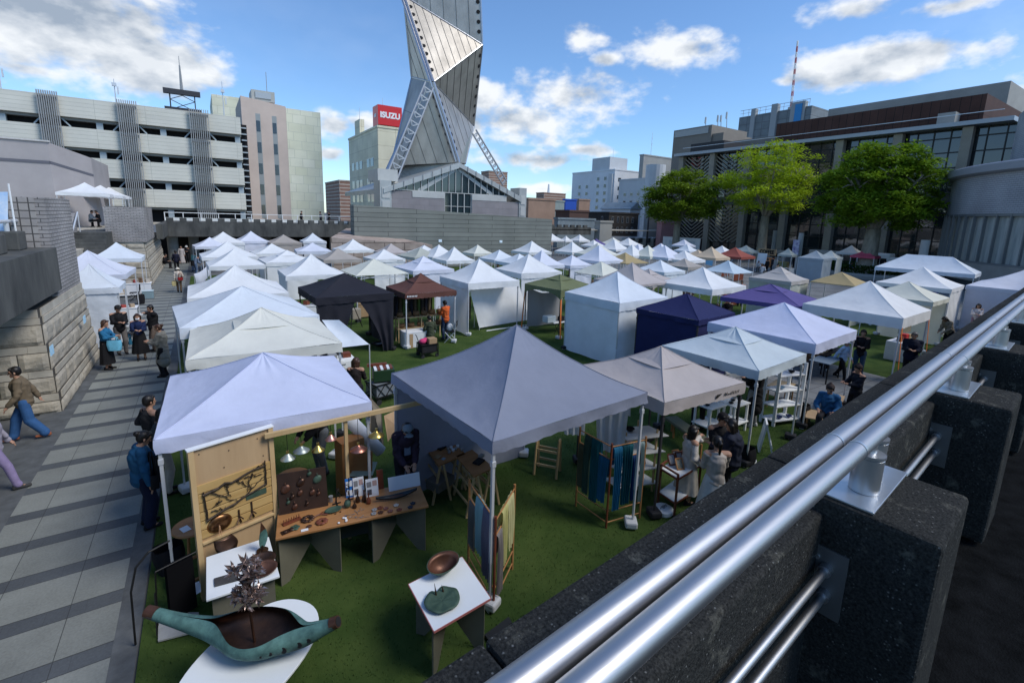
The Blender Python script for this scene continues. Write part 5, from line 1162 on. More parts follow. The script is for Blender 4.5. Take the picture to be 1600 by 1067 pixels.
def pp(key, label, px, py, face, **kw):
    q = at(px, py, 0); PE[key] = person(label, q.x, q.y, face, **kw); return PE[key]
# near people
PE['stallman'] = person('man in a grey cap and dark purple jacket standing behind the metalwork table', 2.62, 7.22, -95, 1.70, 'table', 'jacket', (.035, .024, .040), hair='short', hat='cap', hatc=(.17, .21, .24), bc=(.02, .02, .03), under=(.16, .20, .27), fine=True)
pp('denim', 'woman with a bun in a blue denim jacket and navy trousers at the first stall', 232, 822, 15, h=1.62, pose='phone', top='jacket', tc=(.018, .085, .17), bc=(.012, .016, .04), hair='bun', wide=1.3, fine=True)
pp('beige', 'person in a dark top and beige trousers behind the woman in the denim jacket', 262, 770, 10, h=1.6, pose='hold', tc=(.05, .05, .05), bc=(.42, .38, .32), hair='bob')
PE['side1'] = person('person with black hair half hidden behind the corner of the nearest lilac canopy', -1.05, 10.3, 30, 1.66, 'idle', tc=(.02, .02, .022), bc=K)
PE['browse'] = person('person in a black top and grey jeans inside the nearest lilac canopy', 1.62, 9.0, 200, 1.68, 'bow', tc=K, bc=(.11, .12, .13), shoec=(.03, .03, .03))
pp('walker', 'man in a brown jacket and wide blue jeans striding past the stone corner', 47, 686, 185, h=1.66, pose='walk', top='jacket', tc=(.15, .115, .075), bc=(.035, .10, .24), wide=1.4, shoec=(.30, .10, .05), fine=True)
PE['edge'] = person('person in lilac trousers half cut off by the left edge of the photo', at(2, 768).x-.02, at(2, 768).y, 10, 1.6, 'walk', tc=(.3, .28, .33), bc=(.26, .21, .36), shoec=(.05, .05, .05))
pp('bluecard', 'woman in a bright blue cardigan and long black skirt carrying a pale blue tote', 170, 577, -20, h=1.58, pose='hold', tc=(.02, .13, .26), bot='skirt', bc=K, hair='bob', hairm=M_brownhair, zlo=.2, flare=.22)
pp('blackcap', 'man in black cap and sweater behind the woman with the blue tote', 192, 553, -70, h=1.72, pose='hold', tc=K, bc=(.13, .12, .115), hat='cap', heavy=1.08)
pp('masked', 'woman with a white mask and navy cardigan in the middle of the walkway group', 222, 562, -85, h=1.58, pose='hold', tc=(.012, .022, .07), bot='skirt', bc=K, hair='bob', hairm=M_brownhair, zlo=.25, flare=.24, mask=True)
pp('shorthair', 'man in a black jacket eating behind the long grey coat', 244, 548, 200, h=1.66, pose='mouth', top='jacket', tc=K, bc=(.2, .15, .12))
pp('greycoat', 'woman in a long grey-beige coat seen from behind on the walkway', 258, 588, 165, h=1.62, pose='hold', top='coat', tc=(.22, .21, .18), bc=K, hair='bun', hairm=M_brownhair)
pp('redbag', 'old woman in a cream hat and jacket with a red shoulder bag, walking away', 281, 457, 92, h=1.5, pose='stroll', top='jacket', tc=(.56, .50, .42), bc=(.16, .10, .06), hat='bucket', hatc=(.60, .55, .46))
pp('navyback', 'man in navy walking away towards the bridge', 277, 425, 92, h=1.7, pose='walk', top='jacket', tc=(.012, .014, .03), bc=K)
pp('leaner', 'person in black sitting against the stone base beside the bridge', 258, 419, -20, h=1.6, pose='sit', tc=K, bc=K)
pp('paledress', 'person in a long pale dress near the bridge pillars', 285, 412, -90, h=1.6, pose='stand', top='coat', tc=(.42, .38, .36), bot='skirt', bc=(.42, .38, .36), zlo=.1, hair='long')
pp('whitehat', 'person in a white hat and black clothes beside the pale dress near the bridge', 293.5, 411, -90, h=1.6, pose='hold', tc=K, bc=K, hat='bucket', hatc=WHITE)
pp('teal', 'person in a teal jacket leaning over a stroller beside the walkway canopies', 303, 424, 60, h=1.55, pose='bow', top='jacket', tc=(.16, .36, .34), bc=(.12, .17, .25))
pp('bluejean', 'person in grey-blue clothes with a black backpack next to the stroller', 306, 430, 20, h=1.6, pose='bow', tc=(.14, .18, .25), bc=(.08, .12, .2))
pp('strap', 'woman in a black top with a tan bag strap, back turned beside the white cabinets', 558, 655, 60, h=1.58, pose='hold', tc=(.02, .015, .015), bc=K, hair='bob', hairm=M_brownhair)
pp('orange', 'man in an orange jacket with his back turned at the wicker bag stall', 696, 530, 105, h=1.62, pose='hold', top='jacket', tc=(.62, .12, .03), bc=(.03, .05, .10), shoec=(.1, .1, .1))
pp('olivesit', 'person in olive seated on a folding stool before the wicker bags', 673, 541, 90, h=1.6, pose='sit', top='jacket', tc=(.05, .06, .035), bc=K)
# right hand group under the pinkish canopy
PE['lacegirl'] = person('girl with long dark hair in a white lace blouse beside the trolley', *at(1082, 664, 1.5).xy, -20, 1.5, 'mouth', tc=(.50, .47, .43), bot='skirt', bc=(.45, .42, .37), hair='long', fine=True)
PE['blackcapman'] = person('man in a black cap and black T-shirt facing the group by the trolley', *at(1128, 642, 1.68).xy, -110, 1.68, 'hold', 'tee', K, hat='cap', heavy=1.08, fine=True)
PE['ponytail'] = person('woman with a black ponytail, oatmeal sweater and pale skirt, seen from behind', *at(1124, 682, 1.6).xy, 55, 1.6, 'hold', tc=(.44, .39, .34), bot='skirt', bc=(.55, .55, .52), hair='ponytail', heavy=1.1, zlo=.12, flare=.27, fine=True)
PE['navyjacket'] = person('person with black hair in a dark navy jacket right beside the black pole', *at(1149, 654, 1.68).xy, 110, 1.68, 'hold', 'jacket', (.022, .026, .042), hair='bob', heavy=1.1, fine=True)
PE['greyjeans'] = person('person in a black coat and grey jeans standing left of the white shelves', 11.25, 6.0, 80, 1.72, 'hold', 'coat', (.012, .012, .014), bc=(.17, .18, .18), shoec=(.5, .5, .48))
PE['shade'] = person('person in black standing in the shade under the pale vented canopy', 9.9, 6.6, 40, 1.68, 'hold', tc=K, bc=K)
pp('kid', 'child in a white cap and pale blue jacket walking on the paved path', 1312, 592, -100, h=1.36, pose='walk', top='jacket', tc=(.40, .52, .66), bc=K, hat='cap', hatc=(.7, .7, .72), under=(.6, .55, .6))
pp('behindkid', 'person in black trousers and white shoes just left of the child on the path', 1287, 578, 30, h=1.62, pose='stroll', tc=(.02, .02, .03), bc=K, shoec=WHITE)
PE['beanie'] = person('man in a brown beanie and blue denim jacket sitting low by the railing', *at(1300, 597, 1.36).xy, 195, 1.66, 'sit', 'jacket', (.03, .12, .26), bc=(.03, .03, .035), hat='beanie', hatc=(.06, .045, .04), fine=True, z=.1)
PE['darkbeanie'] = person('person in a dark beanie and navy top looking up, right of the denim jacket', *at(1345, 569, 1.56).xy, 150, 1.56, 'hold', tc=(.014, .016, .025), bc=K, hat='beanie', hatc=(.035, .025, .025))
PE['bigman'] = person('large grey-haired man in navy close to the railing beside the orange straps', *at(1430, 518, 1.72).xy, 200, 1.72, 'hold', 'jacket', (.010, .013, .028), hairm=M_greyhair, heavy=1.2)
PE['underflap'] = person('man in black beneath the deep left flap of the large white canopy', 18.2, 6.4, 200, 1.7, 'hold', tc=K, bc=(.03, .06, .10))
PE['beigecoat'] = person('woman in a beige jacket leaning over the cloth-covered table by the railing', *at(1489, 494, 1.5).xy, 150, 1.6, 'bow', 'jacket', (.24, .20, .15), bc=K, hair='bob')
PE['pinkbag'] = person('woman in white with a pink bag before the closed white wall by the railing', *at(1530, 474, 1.58).xy, 200, 1.58, 'hold', tc=(.62, .58, .58), bc=(.3, .2, .25), hair='bob')
# far crowd: seated and standing groups by the coffee stall and in front of the blue-grey canopy
tops = [(.55, .56, .56), K, (.45, .47, .47), (.5, .5, .46), (.10, .13, .22), (.03, .03, .035), (.32, .28, .22), (.12, .16, .13)]
names = ['white', 'black', 'pale grey', 'cream', 'navy', 'charcoal', 'tan', 'green']
i = 0
for (px, py, pose, w, hint) in ((1190, 432, 'sit', 0, 'in the cluster left of the coffee counter, front'), (1197, 428, 'stand', 1, 'beside the easel at the coffee stall'), (1205, 424, 'stand', 5, 'closest to the coffee counter'), (1184, 425, 'sit', 2, 'in the cluster left of the coffee counter, rear'), (1212, 430, 'sit', 6, 'between the easel and the tan boxes'),
        (1239, 420, 'stand', 1, 'leaning on the grey post'), (1245, 421, 'stand', 0, 'just right of the grey post'), (1254, 426, 'sit', 5, 'in the seated row before the blue-grey canopy, left end'), (1263, 430, 'idle', 0, 'standing in blue jeans amid the seated row'), (1272, 428, 'sit', 3, 'in the seated row before the blue-grey canopy, left of centre'), (1279, 429, 'sit', 0, 'in the seated row before the blue-grey canopy, right of centre'),
        (1288, 428, 'sit', 7, 'in the seated row before the blue-grey canopy, beside the hedge'), (1296, 429, 'sit', 6, 'in front of the hedge bed'), (1306, 427, 'sit', 0, 'right of the tan one in front of the hedge bed'), (1299, 421, 'stand', 5, 'standing below the ivory canopy'), (1326, 427, 'sit', 4, 'in a bright blue jacket below the big tree'), (1337, 414, 'stand', 1, 'under the white canopy by the big tree'),
        (1372, 431, 'stand', 1, 'beside the tall black board near the ridge tent'), (1380, 432, 'stand', 3, 'with bare legs near the ridge tent'), (1390, 431, 'stand', 7, 'at the left end under the ridge tent'), (1402, 432, 'stand', 4, 'in blue under the ridge tent')):
    q = at(px, py, 0)
    bcx = (.03, .07, .2) if 'jeans' in hint else K if i % 3 else (.10, .10, .10)
    tcx = (.01, .12, .5) if 'bright blue' in hint else tops[w]
    person('distant %s person in %s, %s' % ({'sit': 'seated'}.get(pose, 'standing'), names[w] if 'bright' not in hint else 'blue', hint), q.x, q.y, (i*67) % 360, 1.62, pose, tc=tcx, bc=bcx, hair=('short', 'bob', 'short')[i % 3], group='far crowd by the coffee stall'); i += 1
# on the deck, the bridge and between the rows
for px, Y, z, lab, pose, tc, f_ in ((140, 46, 3.4, 'person with tied black hair seated up on the deck beside the canopies', 'sit', (.3, .3, .3), 0), (153, 46.5, 3.4, 'person in white shirt and dark vest at the table up on the deck', 'sit', K, -160),
        (470, 58.6, 3.42, 'person in a dark coat walking on the deck behind the footbridge, near its middle', 'walk', K, 0), (501, 58.6, 3.42, 'person in grey walking on the deck at the right end of the footbridge', 'walk', (.12, .13, .15), 180), (514, 58.8, 3.42, 'person in black at the far right end of the footbridge deck', 'stand', K, 180)):
    dd = ray(px, 330); q = dd*(Y/dd.y); person(lab, q.x, Y, f_, 1.62, pose, tc=tc, bc=K, z=z)
for x, y, lab, tc, hat in ((6.9, 20.6, 'person in a khaki bucket hat behind the black tent, under the plain cream pyramid', (.2, .2, .18), (.30, .29, .17)), (7.6, 20.3, 'person with brown hair in cream beside the khaki hat', (.5, .47, .42), None), (18.2, 29.8, 'person with dark hair seen above the low cool white canopy before the stone wall', K, None),
        (17.6, 12.2, 'person in pink holding a white bag under the big concave white canopy', (.4, .25, .22), None), (18.4, 11.9, 'person in black beside the one in pink under the big concave canopy', K, None), (20.3, 12.6, 'person in a dark dress behind the purple canopy', K, None), (27.6, 16.4, 'person in a red top beside the pale blue skirtless canopy', (.4, .03, .04), None)):
    person(lab, x, y, 200, 1.62, 'hold', tc=tc, bc=K, hat='bucket' if hat else None, hatc=hat or K, hairm=M_brownhair)
# things they carry
f = t_f[PE['bluecard'].name][0]
bag('tote_bag', 'pale blue tote bag on the arm of the woman in the blue cardigan', wpos(PE['bluecard'], (.12, .30, .98)), (.16, .48, .66), (.36, .13, .32), R(-20), .12)
bag('shoulder_bag', 'navy shoulder bag on the woman in the long grey coat', wpos(PE['greycoat'], (.24, .02, .98)), (.012, .018, .06), (.28, .11, .24), R(165-90), .42)
bag('shoulder_bag', 'red shoulder bag worn by the old woman in the cream hat', wpos(PE['redbag'], (.1, -.19, 1.0)), (.28, .02, .02), (.26, .09, .18), R(2), .3)
bag('paper_bag', 'pale yellow bag hanging from the hand of the old woman in the cream hat', wpos(PE['redbag'], (-.26, .02, .72)), (.5, .42, .2), (.22, .1, .26), R(2), .08)
bag('shoulder_bag', 'black shoulder bag at the side of the woman in the denim jacket', wpos(PE['denim'], (.20, .1, .98)), K, (.28, .1, .24), R(-75), .34)
bag('handbag', 'bright pink bag held by the woman in white near the railing', wpos(PE['pinkbag'], (-.2, .25, .95)), (.6, .06, .2), (.28, .12, .24), R(110), .12)
bag('handbag', 'small blue bag held by the masked woman on the walkway', wpos(PE['masked'], (.25, .05, .80)), (.03, .16, .26), (.2, .08, .2), R(-85), .14)
bag('backpack', 'black backpack slung on the person next to the stroller', wpos(PE['bluejean'], (0, -.14, 1.12)), K, (.3, .18, .4), R(-70), .06)
# ------------------------------------------------------------------ stalls and goods
M_ply = mat('plywood', (.42, .28, .15), .65, scale=3, col2=(.52, .36, .20), stretch=(1, 1, .12), bump=.08)
M_plank = mat('pine_plank', (.42, .26, .09), .6, scale=4, col2=(.54, .37, .15), stretch=(.15, .15, 2), bump=.1)
M_oak = mat('oiled_oak', (.30, .135, .045), .5, scale=3, col2=(.42, .21, .085), stretch=(.3, 2.5, 1), bump=.08)
M_pine = mat('pine_post', (.50, .34, .16), .6, scale=5, col2=(.58, .42, .22), stretch=(1, 1, .2))
M_greypanel = mat('grey_green_panel', (.13, .125, .095), .7, var=.15, scale=2)
M_laminate = mat('white_laminate', (.74, .78, .80), .3, var=.02, scale=2)
M_redwood = mat('red_stained_wood', (.16, .045, .022), .45, var=.25, scale=6)
M_dkwood = mat('dark_brown_board', (.035, .018, .012), .6, var=.25, scale=5)
M_copper = mat('hammered_copper', (.15, .070, .045), .45, .6, scale=5, col2=(.07, .034, .024), bump=.35, bscale=70, bdist=.004)
M_dkcopper = mat('darkened_copper', (.055, .035, .028), .4, .8, scale=7, col2=(.11, .06, .04), bump=.35, bscale=60, bdist=.004)
M_brass = mat('brass', (.55, .40, .12), .3, .9, var=.15, scale=5)
M_rose = mat('rose_copper', (.45, .20, .15), .35, .85, scale=6, col2=(.28, .12, .09), bump=.2)
M_patina = mat('verdigris', (.035, .085, .08), .7, .2, scale=6, col2=(.125, .265, .235), bump=.3, bscale=35, det=9)
M_patdark = mat('dark_verdigris', (.035, .07, .05), .6, .2, scale=6, col2=(.07, .12, .085), bump=.3)
M_iron = mat('black_iron', (.02, .02, .02), .55, .6)
M_paper = mat('white_paper', (.72, .74, .76), .6); M_card = mat('cardboard', (.36, .24, .13), .8, var=.1, scale=6)
M_bark2 = mat('bark_bronze', (.05, .036, .026), .55, .5, var=.4, scale=14, bump=.5)
M_stone2 = mat('flower_brooch', (.26, .17, .15), .6, var=.3, scale=30)
def th(name, label, cat, loc, group=None): return thing(name, label, cat, loc, 0, group)
def quadtop(root, name, pts, z, thick, m, overhang=None): 
    ps = [Vector((p.x, p.y, z)) for p in pts]; o = sub(root, MB().plate(ps, (0, 0, -thick)), name, m); return bevel(o, .006)
def vleg(root, a, b, zt, m, apex=.5, name='leg_panel'):     # plywood panel with an inverted V cut out of its foot
    a = Vector((a[0], a[1], 0)); b = Vector((b[0], b[1], 0)); d = b-a; n = Vector((-d.y, d.x, 0)).normalized()*.018
    P = lambda k, z: a+d*k+Vector((0, 0, z))
    mb = MB(); mb.plate([P(0, 0), P(.13, 0), P(.5, zt*apex), P(.5, zt), P(0, zt)], n); mb.plate([P(.5, zt*apex), P(.87, 0), P(1, 0), P(1, zt), P(.5, zt)], n)
    return sub(root, mb, name, m)
# --- display board
bo = th('display_board', 'tall pine display board with branch relief and copper dish, beside the walkway', 'display board', (-.34, 6.62, 0))
A_ = Vector((-.36, 6.60, 0)); Bv = Vector((.60, 6.87, 0)); ud = (Bv-A_).normalized(); BW = (Bv-A_).length; nd = Vector((ud.y, -ud.x, 0))      # toward the viewer
U = lambda u, z, o=0.: A_+ud*u+nd*o+Vector((0, 0, z))
def ub(mb, u0, u1, z0, z1, o0, o1, mi=0): return mb.plate([U(u0, z0, o0), U(u1, z0, o0), U(u1, z1, o0), U(u0, z1, o0)], nd*(o1-o0), mi)
sub(bo, ub(MB(), .04, BW-.04, .03, 2.06, 0, .02), 'backing', M_ply)
fr = MB(); ub(fr, 0, .06, 0, 2.08, -.02, .05); ub(fr, BW-.06, BW, 0, 2.08, -.02, .05); sub(bo, fr, 'frame', M_pine)
sub(bo, ub(MB(), -.01, BW+.01, 2.082, 2.10, -.03, .06), 'cap_strip', M_whitep)
for i in range(6): bevel(sub(bo, ub(MB(), .062, BW-.062, .86+i*.125, .86+i*.125+.112, .021, .042), 'plank', M_plank), .004)
bevel(sub(bo, ub(MB(), .062, BW-.062, .78, .815, .021, .06), 'ledge', M_pine), .004)
for u, z in ((.12, 2.0), (.45, 1.93), (.80, 1.97), (.38, 1.72), (.86, 1.7)): sub(bo, MB().cyl(U(u, z, .021), U(u, z, .026), .008, n=6), 'screw', M_iron)
rl = th('branch_relief', 'bronze relief of bare twigs in a rectangular frame on the pine board', 'wall art', U(.48, 1.3)); r_ = random.Random(12); mb = MB()
def twig(p, q, r0, r1, n=9, w=.03): 
    pts = [p.lerp(q, i/n)+ud*r_.gauss(0, w*.3)+Vector((0, 0, r_.gauss(0, w*.5)))*math.sin(math.pi*i/n) for i in range(n+1)]; mb.tube(pts, [r0+(r1-r0)*i/n for i in range(n+1)], 6); return pts
twig(U(.12, 1.46, .06), U(.86, 1.57, .06), .018, .012); twig(U(.13, 1.10, .06), U(.86, 1.30, .06), .016, .012); twig(U(.12, 1.5, .06), U(.14, 1.08, .06), .010, .012, 6, .01); twig(U(.86, 1.64, .06), U(.86, 1.28, .06), .008, .012, 6, .01)
for a, b in (((.2, 1.45), (.5, 1.2)), ((.36, 1.5), (.42, 1.3)), ((.5, 1.5), (.68, 1.32)), ((.68, 1.52), (.62, 1.28)), ((.55, 1.22), (.85, 1.42)), ((.2, 1.2), (.46, 1.15)), ((.6, 1.5), (.82, 1.46)), ((.3, 1.3), (.2, 1.24)), ((.72, 1.55), (.84, 1.62))):
    pts = twig(U(*a, .06), U(*b, .055), .009, .004)
    for k in (3, 5, 7):
        e = pts[k]+ud*r_.gauss(0, .05)+Vector((0, 0, r_.gauss(0, .04))); mb.tube([pts[k], e], [.004, .002], 5)
sub(rl, mb, 'twigs', M_bark2); sub(rl, ub(MB(), .6, .86, 1.16, 1.235, .043, .052), 'plaque', M_patdark)
ds = th('wall_dish', 'round hammered copper dish hanging on the pine board', 'dish', U(.27, .98)); mb = MB(); c0 = U(.27, .985, .045)
vs = []
for j, (r, o) in enumerate(((.001, .035), (.06, .034), (.11, .022), (.135, .0), (.135, -.004))):
    for k in range(28): a = 2*math.pi*k/28; vs.append(c0+ud*r*math.cos(a)*1.08+Vector((0, 0, r*math.sin(a)*.9))+nd*o)
mb.add(vs, [(j*28+k, j*28+(k+1) % 28, (j+1)*28+(k+1) % 28, (j+1)*28+k) for j in range(4) for k in range(28)]); mb.build('bowl', mat('copper_leaf_pattern', (.34, .17, .07), .3, .85, scale=11, col2=(.09, .04, .02), det=2), ds, smooth=True).location = -ds.location
for i, (u, lab) in enumerate(((.50, 'small forged hook with two prongs, left on the pine board'), (.66, 'taller forged hook with two prongs, right on the pine board'))):
    k = th('wall_hook', lab, 'hook', U(u, .95)); s_ = 1+.35*i; p = U(u, .95, .05); mb = MB(); mb.tube([p+Vector((0, 0, .12*s_)), p, p-Vector((0, 0, .07))+ud*.02], .011, 6).tube([p, p-ud*.05+nd*.05+Vector((0, 0, -.05))], .008, 6).tube([p+Vector((0, 0, .03)), p+ud*.03+nd*.06+Vector((0, 0, .0))], .008, 6); sub(k, mb, 'prongs', M_dkcopper)
sc = th('hanging_scoop', 'dark twisted metal scoop hanging from a cord before the pine board', 'scoop', U(.22, .55)); mb = MB()
def g(u, v):
    a = (u-.5)*2.6; w = .10+.05*math.sin(v*math.pi)-.045*math.exp(-((v-.5)/.16)**2); return tuple(U(.24+.05*math.sin(v*3.4)+w*math.sin(a), .88-.46*v, .18+w*.75*math.cos(a)))
mb.grid(g, 16, 18); o = sub(sc, mb, 'shell', M_dkcopper, True); so_ = o.modifiers.new('s', 'SOLIDIFY'); so_.thickness = .006
sub(sc, MB().tube([U(.25, .88, .16), U(.26, 1.0, .06)], .004, 4).tube([U(.22, .88, .16), U(.26, 1.0, .06)], .004, 4), 'cord', M_oak)
st_ = th('side_table', 'small round pale wood table right behind the pine board', 'table', (-.42, 7.35, 0)); MB().lathe([(.01, .60), (.24, .60), (.25, .615), (.24, .635), (.01, .635)], 28).build('tabletop', M_oak, st_)
for a in (0, 2.1, 4.2): MB().cyl((.17*math.cos(a), .17*math.sin(a), 0), (.1*math.cos(a), .1*math.sin(a), .60), .016).build('leg', M_oak, st_)
tag(MB().box((0, 0, 0), (.10, .14, .004)).build('price_card', M_paper, loc=(-.5, 7.30, .639), rz=.4), 'white price card on the small round table', 'card')
fs_ = th('empty_picture', 'small empty wooden picture mount standing on the grass behind the pine board', 'frame', (-.35, 7.0, 0)); mb = MB()
for a, b in (((0, 0), (.28, 0)), ((0, .34), (.28, .34)), ((0, 0), (0, .34)), ((.28, 0), (.28, .34))): mb.bar((a[0]-.14, 0, a[1]+.015), (b[0]-.14, 0, b[1]+.015), .03)
mb.build('moulding', M_oak, fs_); fs_.rotation_euler.z = .3; fs_.location = (-.33, 7.05, 0)
# --- black board and weight at the corner pole
bb = th('notice_board', 'black cloth-covered board on a bent steel rail by the first canopy pole', 'board', (-.52, 6.45, 0)); 
sub(bb, MB().plate([(-.66, 6.32, .06), (-.40, 6.42, .06), (-.40, 6.48, .74), (-.66, 6.38, .74)], (-.03, .07, 0)), 'panel', mat('black_cloth', (.006, .006, .007), .95, spec=.03))
sub(bb, MB().tube([(-.76, 6.32, .78), (-.36, 6.48, .78)], .009, 6).tube([(-.76, 6.32, .78), (-.80, 6.36, .02)], .009, 6).tube([(-.79, 6.34, .5), (-.80, 6.2, .04)], .008, 5), 'rail', M_iron)
sub(bb, MB().tube([(-1.0, 6.2, .02), (-.98, 6.2, .7), (-.92, 6.26, .95), (-.8, 6.32, 1.06), (-.6, 6.4, 1.08)], .012, 6), 'bent_rod', M_iron)
bag('weight_bag', 'black sand bag strapped round the first canopy pole', at(262, 852, .34), K, (.34, .3, .34), .3, 0, 'weight')
tag(MB().plate([at(248, 958, .02), at(311, 958, .02), at(305, 988, .02), at(247, 1003, .02)], (0, 0, .02)).build('base_plate', mat('flat_steel', (.42, .42, .40), .5, .3, var=.2, scale=4)), 'flat grey steel base plate on the grass beside the walkway', 'plate')
tag(MB().plate([at(303, 912, .25), at(313, 908, .25), at(314, 924, .22), at(304, 930, .22)], (0, .01, .005)).build('info_card', M_paper), 'small white card fixed by the foot of the pine board', 'card')
# --- small white table with vessels
t1 = th('display_table', 'square white display table on grey V-cut legs before the pine board', 'table', (.13, 6.05, 0)); q = [at(322, 870, .72), at(322, 937, .72), at(437, 899, .72), at(420, 838, .72)]
quadtop(t1, 'tabletop', q, .72, .03, M_laminate); vleg(t1, (q[1].x+.05, q[1].y+.08), (q[2].x-.05, q[2].y+.08), .69, M_greypanel); vleg(t1, (q[0].x+.05, q[0].y-.08), (q[3].x-.05, q[3].y-.08), .69, M_greypanel)
def dish(name, lab, p, r, m, deep=.05, tilt=0, lobes=0, seed=0, sq=1., cat='dish', inner=None):
    o = thing(name, lab, cat, p); mb = MB(); n = 32; rows = 7; vs = []
    for sgn in (0, 1):
        for j in range(rows):
            k = j/(rows-1)
            for i in range(n):
                a = 2*math.pi*i/n; w = 1+.09*lobes*math.sin(a*2+seed)+.05*lobes*math.sin(a*3+seed*2); rr = max(.001, r*k*w-(.004 if sgn else 0)); vs.append((rr*math.cos(a), rr*sq*math.sin(a), deep*k**2.2*(1+.5*lobes*math.sin(a+seed))+(.006 if sgn else 0)))
    off = rows*n; fs = [(j*n+i, j*n+(i+1) % n, (j+1)*n+(i+1) % n, (j+1)*n+i) for j in range(rows-1) for i in range(n)]
    mb.add(vs, fs+[tuple(off+x for x in reversed(f)) for f in fs]+[((rows-1)*n+i, (rows-1)*n+(i+1) % n, off+(rows-1)*n+(i+1) % n, off+(rows-1)*n+i) for i in range(n)], 0)
    b = mb.build('bowl', [m, inner or m], o, smooth=True)
    if inner:
        for pl in b.data.polygons:
            if min(pl.vertices) >= off: pl.material_index = 1
    if r > .1 and inner: MB().tube([vs[(rows-1)*n+i % n] for i in range(n+1)], .005, 6).build('rim', m, b)
    b.rotation_euler.x = tilt; return o
dish('metal_dish', 'dark bronze oval dish at the back of the small white table', at(408, 878, .725), .17, M_dkcopper, .04, .12, 0, 0, .75)
dish('metal_dish', 'copper dish with pale centre near the right edge of the small white table', at(411, 892, .73), .16, M_copper, .05, .3, 0, 0, .7)
ls = th('leaf_stand', 'tall verdigris leaf with copper tip standing on the small white table', 'sculpture', at(410, 860, .73)); mb = MB()
def g(u, v):
    w = .065*math.sin(math.pi*min(.97, v*.9+.1))**.8; a = (u-.5)*2.2; tw = v*1.2; x = w*math.sin(a); y = w*.5*math.cos(a); return (x*math.cos(tw)-y*math.sin(tw)+.03*math.sin(v*3), x*math.sin(tw)+y*math.cos(tw)-.02, .05+.36*v)
mb.grid(g, 10, 16); o = mb.build('leaf', M_patina, ls, smooth=True); s_ = o.modifiers.new('s', 'SOLIDIFY'); s_.thickness = .006
for pl in o.data.polygons: pass
o.data.materials.append(M_copper)
for pl in o.data.polygons:
    if o.data.vertices[pl.vertices[0]].co.z > .26: pl.material_index = 1
MB().cyl((0, -.02, 0), (0, -.02, .08), .012).lathe([(.001, 0), (.07, 0), (.07, .008), (.001, .01)], 18).build('foot', M_dkcopper, ls)
bevel(tag(MB().plate([at(335, 915, .74), at(372, 905, .74), at(368, 893, .74), at(334, 903, .74)], (0, 0, -.018)).build('slate_tile', mat('dark_slate', (.05, .05, .052), .6, var=.2)), 'dark rectangular slab at the front left of the small white table', 'slab'), .003)
# --- oval table with the copper boat
ot = th('oval_table', 'white oval table in the bottom left corner carrying the verdigris vessel', 'table', (.10, 4.72, 0)); pr = []
for i in range(56):
    a = 2*math.pi*i/56; e = 2.25; c, s_ = math.cos(a), math.sin(a); k = (abs(c)**e+abs(s_)**e)**(-1/e); x, y = .74*c*k, .50*s_*k; pr.append((x*math.cos(.72)-y*math.sin(.72), x*math.sin(.72)+y*math.cos(.72)))
bevel(MB().prism(pr, .57, .6).build('tabletop', M_laminate, ot), .006)
MB().lathe([(.30, 0), (.30, .03), (.05, .05), (.05, .57)], 24).build('pedestal', M_greypanel, ot)
bv = th('boat_vessel', 'long verdigris copper vessel with pipe ends and a row of round holes', 'sculpture', (.15, 4.85, .6))
ctl = [Vector(p) for p in ((-.74, 5.46, .93), (-.46, 5.24, .86), (-.2, 5.06, .80), (.0, 4.92, .80), (.18, 4.78, .795), (.36, 4.64, .81), (.54, 4.49, .83), (.70, 4.39, .90), (.82, 4.31, .97))]
wid = [.056, .072, .115, .25, .30, .25, .115, .075, .056]; dep = [.056, .076, .12, .155, .165, .155, .12, .08, .056]; opn = [0, 0, .12, 1.0, 1.12, .95, .1, 0, 0]
def bs(arr, t):
    x = t*(len(arr)-1); i = min(int(x), len(arr)-2); f = x-i; f = f*f*(3-2*f) if not isinstance(arr[0], Vector) else f
    if isinstance(arr[0], Vector):
        p0 = arr[max(0, i-1)]; p1 = arr[i]; p2 = arr[i+1]; p3 = arr[min(len(arr)-1, i+2)]; return .5*((2*p1)+(p2-p0)*f+(2*p0-5*p1+4*p2-p3)*f*f+(3*p1-p0-3*p2+p3)*f**3)
    return arr[i]+(arr[i+1]-arr[i])*f
def bsm(arr, t): return sum(bs(arr, min(1, max(0, t+.022*k))) for k in range(-3, 4))/7
def hull(inset):
    mb = MB(); ns, na = 72, 28; vs = []
    for i in range(ns+1):
        t = i/ns; c = bs(ctl, t); d = (bs(ctl, min(1, t+.01))-bs(ctl, max(0, t-.01))).normalized(); sd = d.cross(Vector((0, 0, 1))).normalized(); up = sd.cross(d); w, dp, o = bsm(wid, t)-inset, bsm(dep, t)-inset, bsm(opn, t)
        for k in range(na+1):
            a = math.pi/2+o+(2*math.pi-2*o)*k/na; vs.append(c+sd*w*math.cos(a)+up*dp*math.sin(a)*(1 if math.sin(a) < 0 else .8))
    mb.add(vs, [(i*(na+1)+k, i*(na+1)+k+1, (i+1)*(na+1)+k+1, (i+1)*(na+1)+k) for i in range(ns) for k in range(na)]); return mb
sub(bv, hull(0), 'hull', M_patina, True); sub(bv, hull(.012), 'lining', M_dkcopper, True)
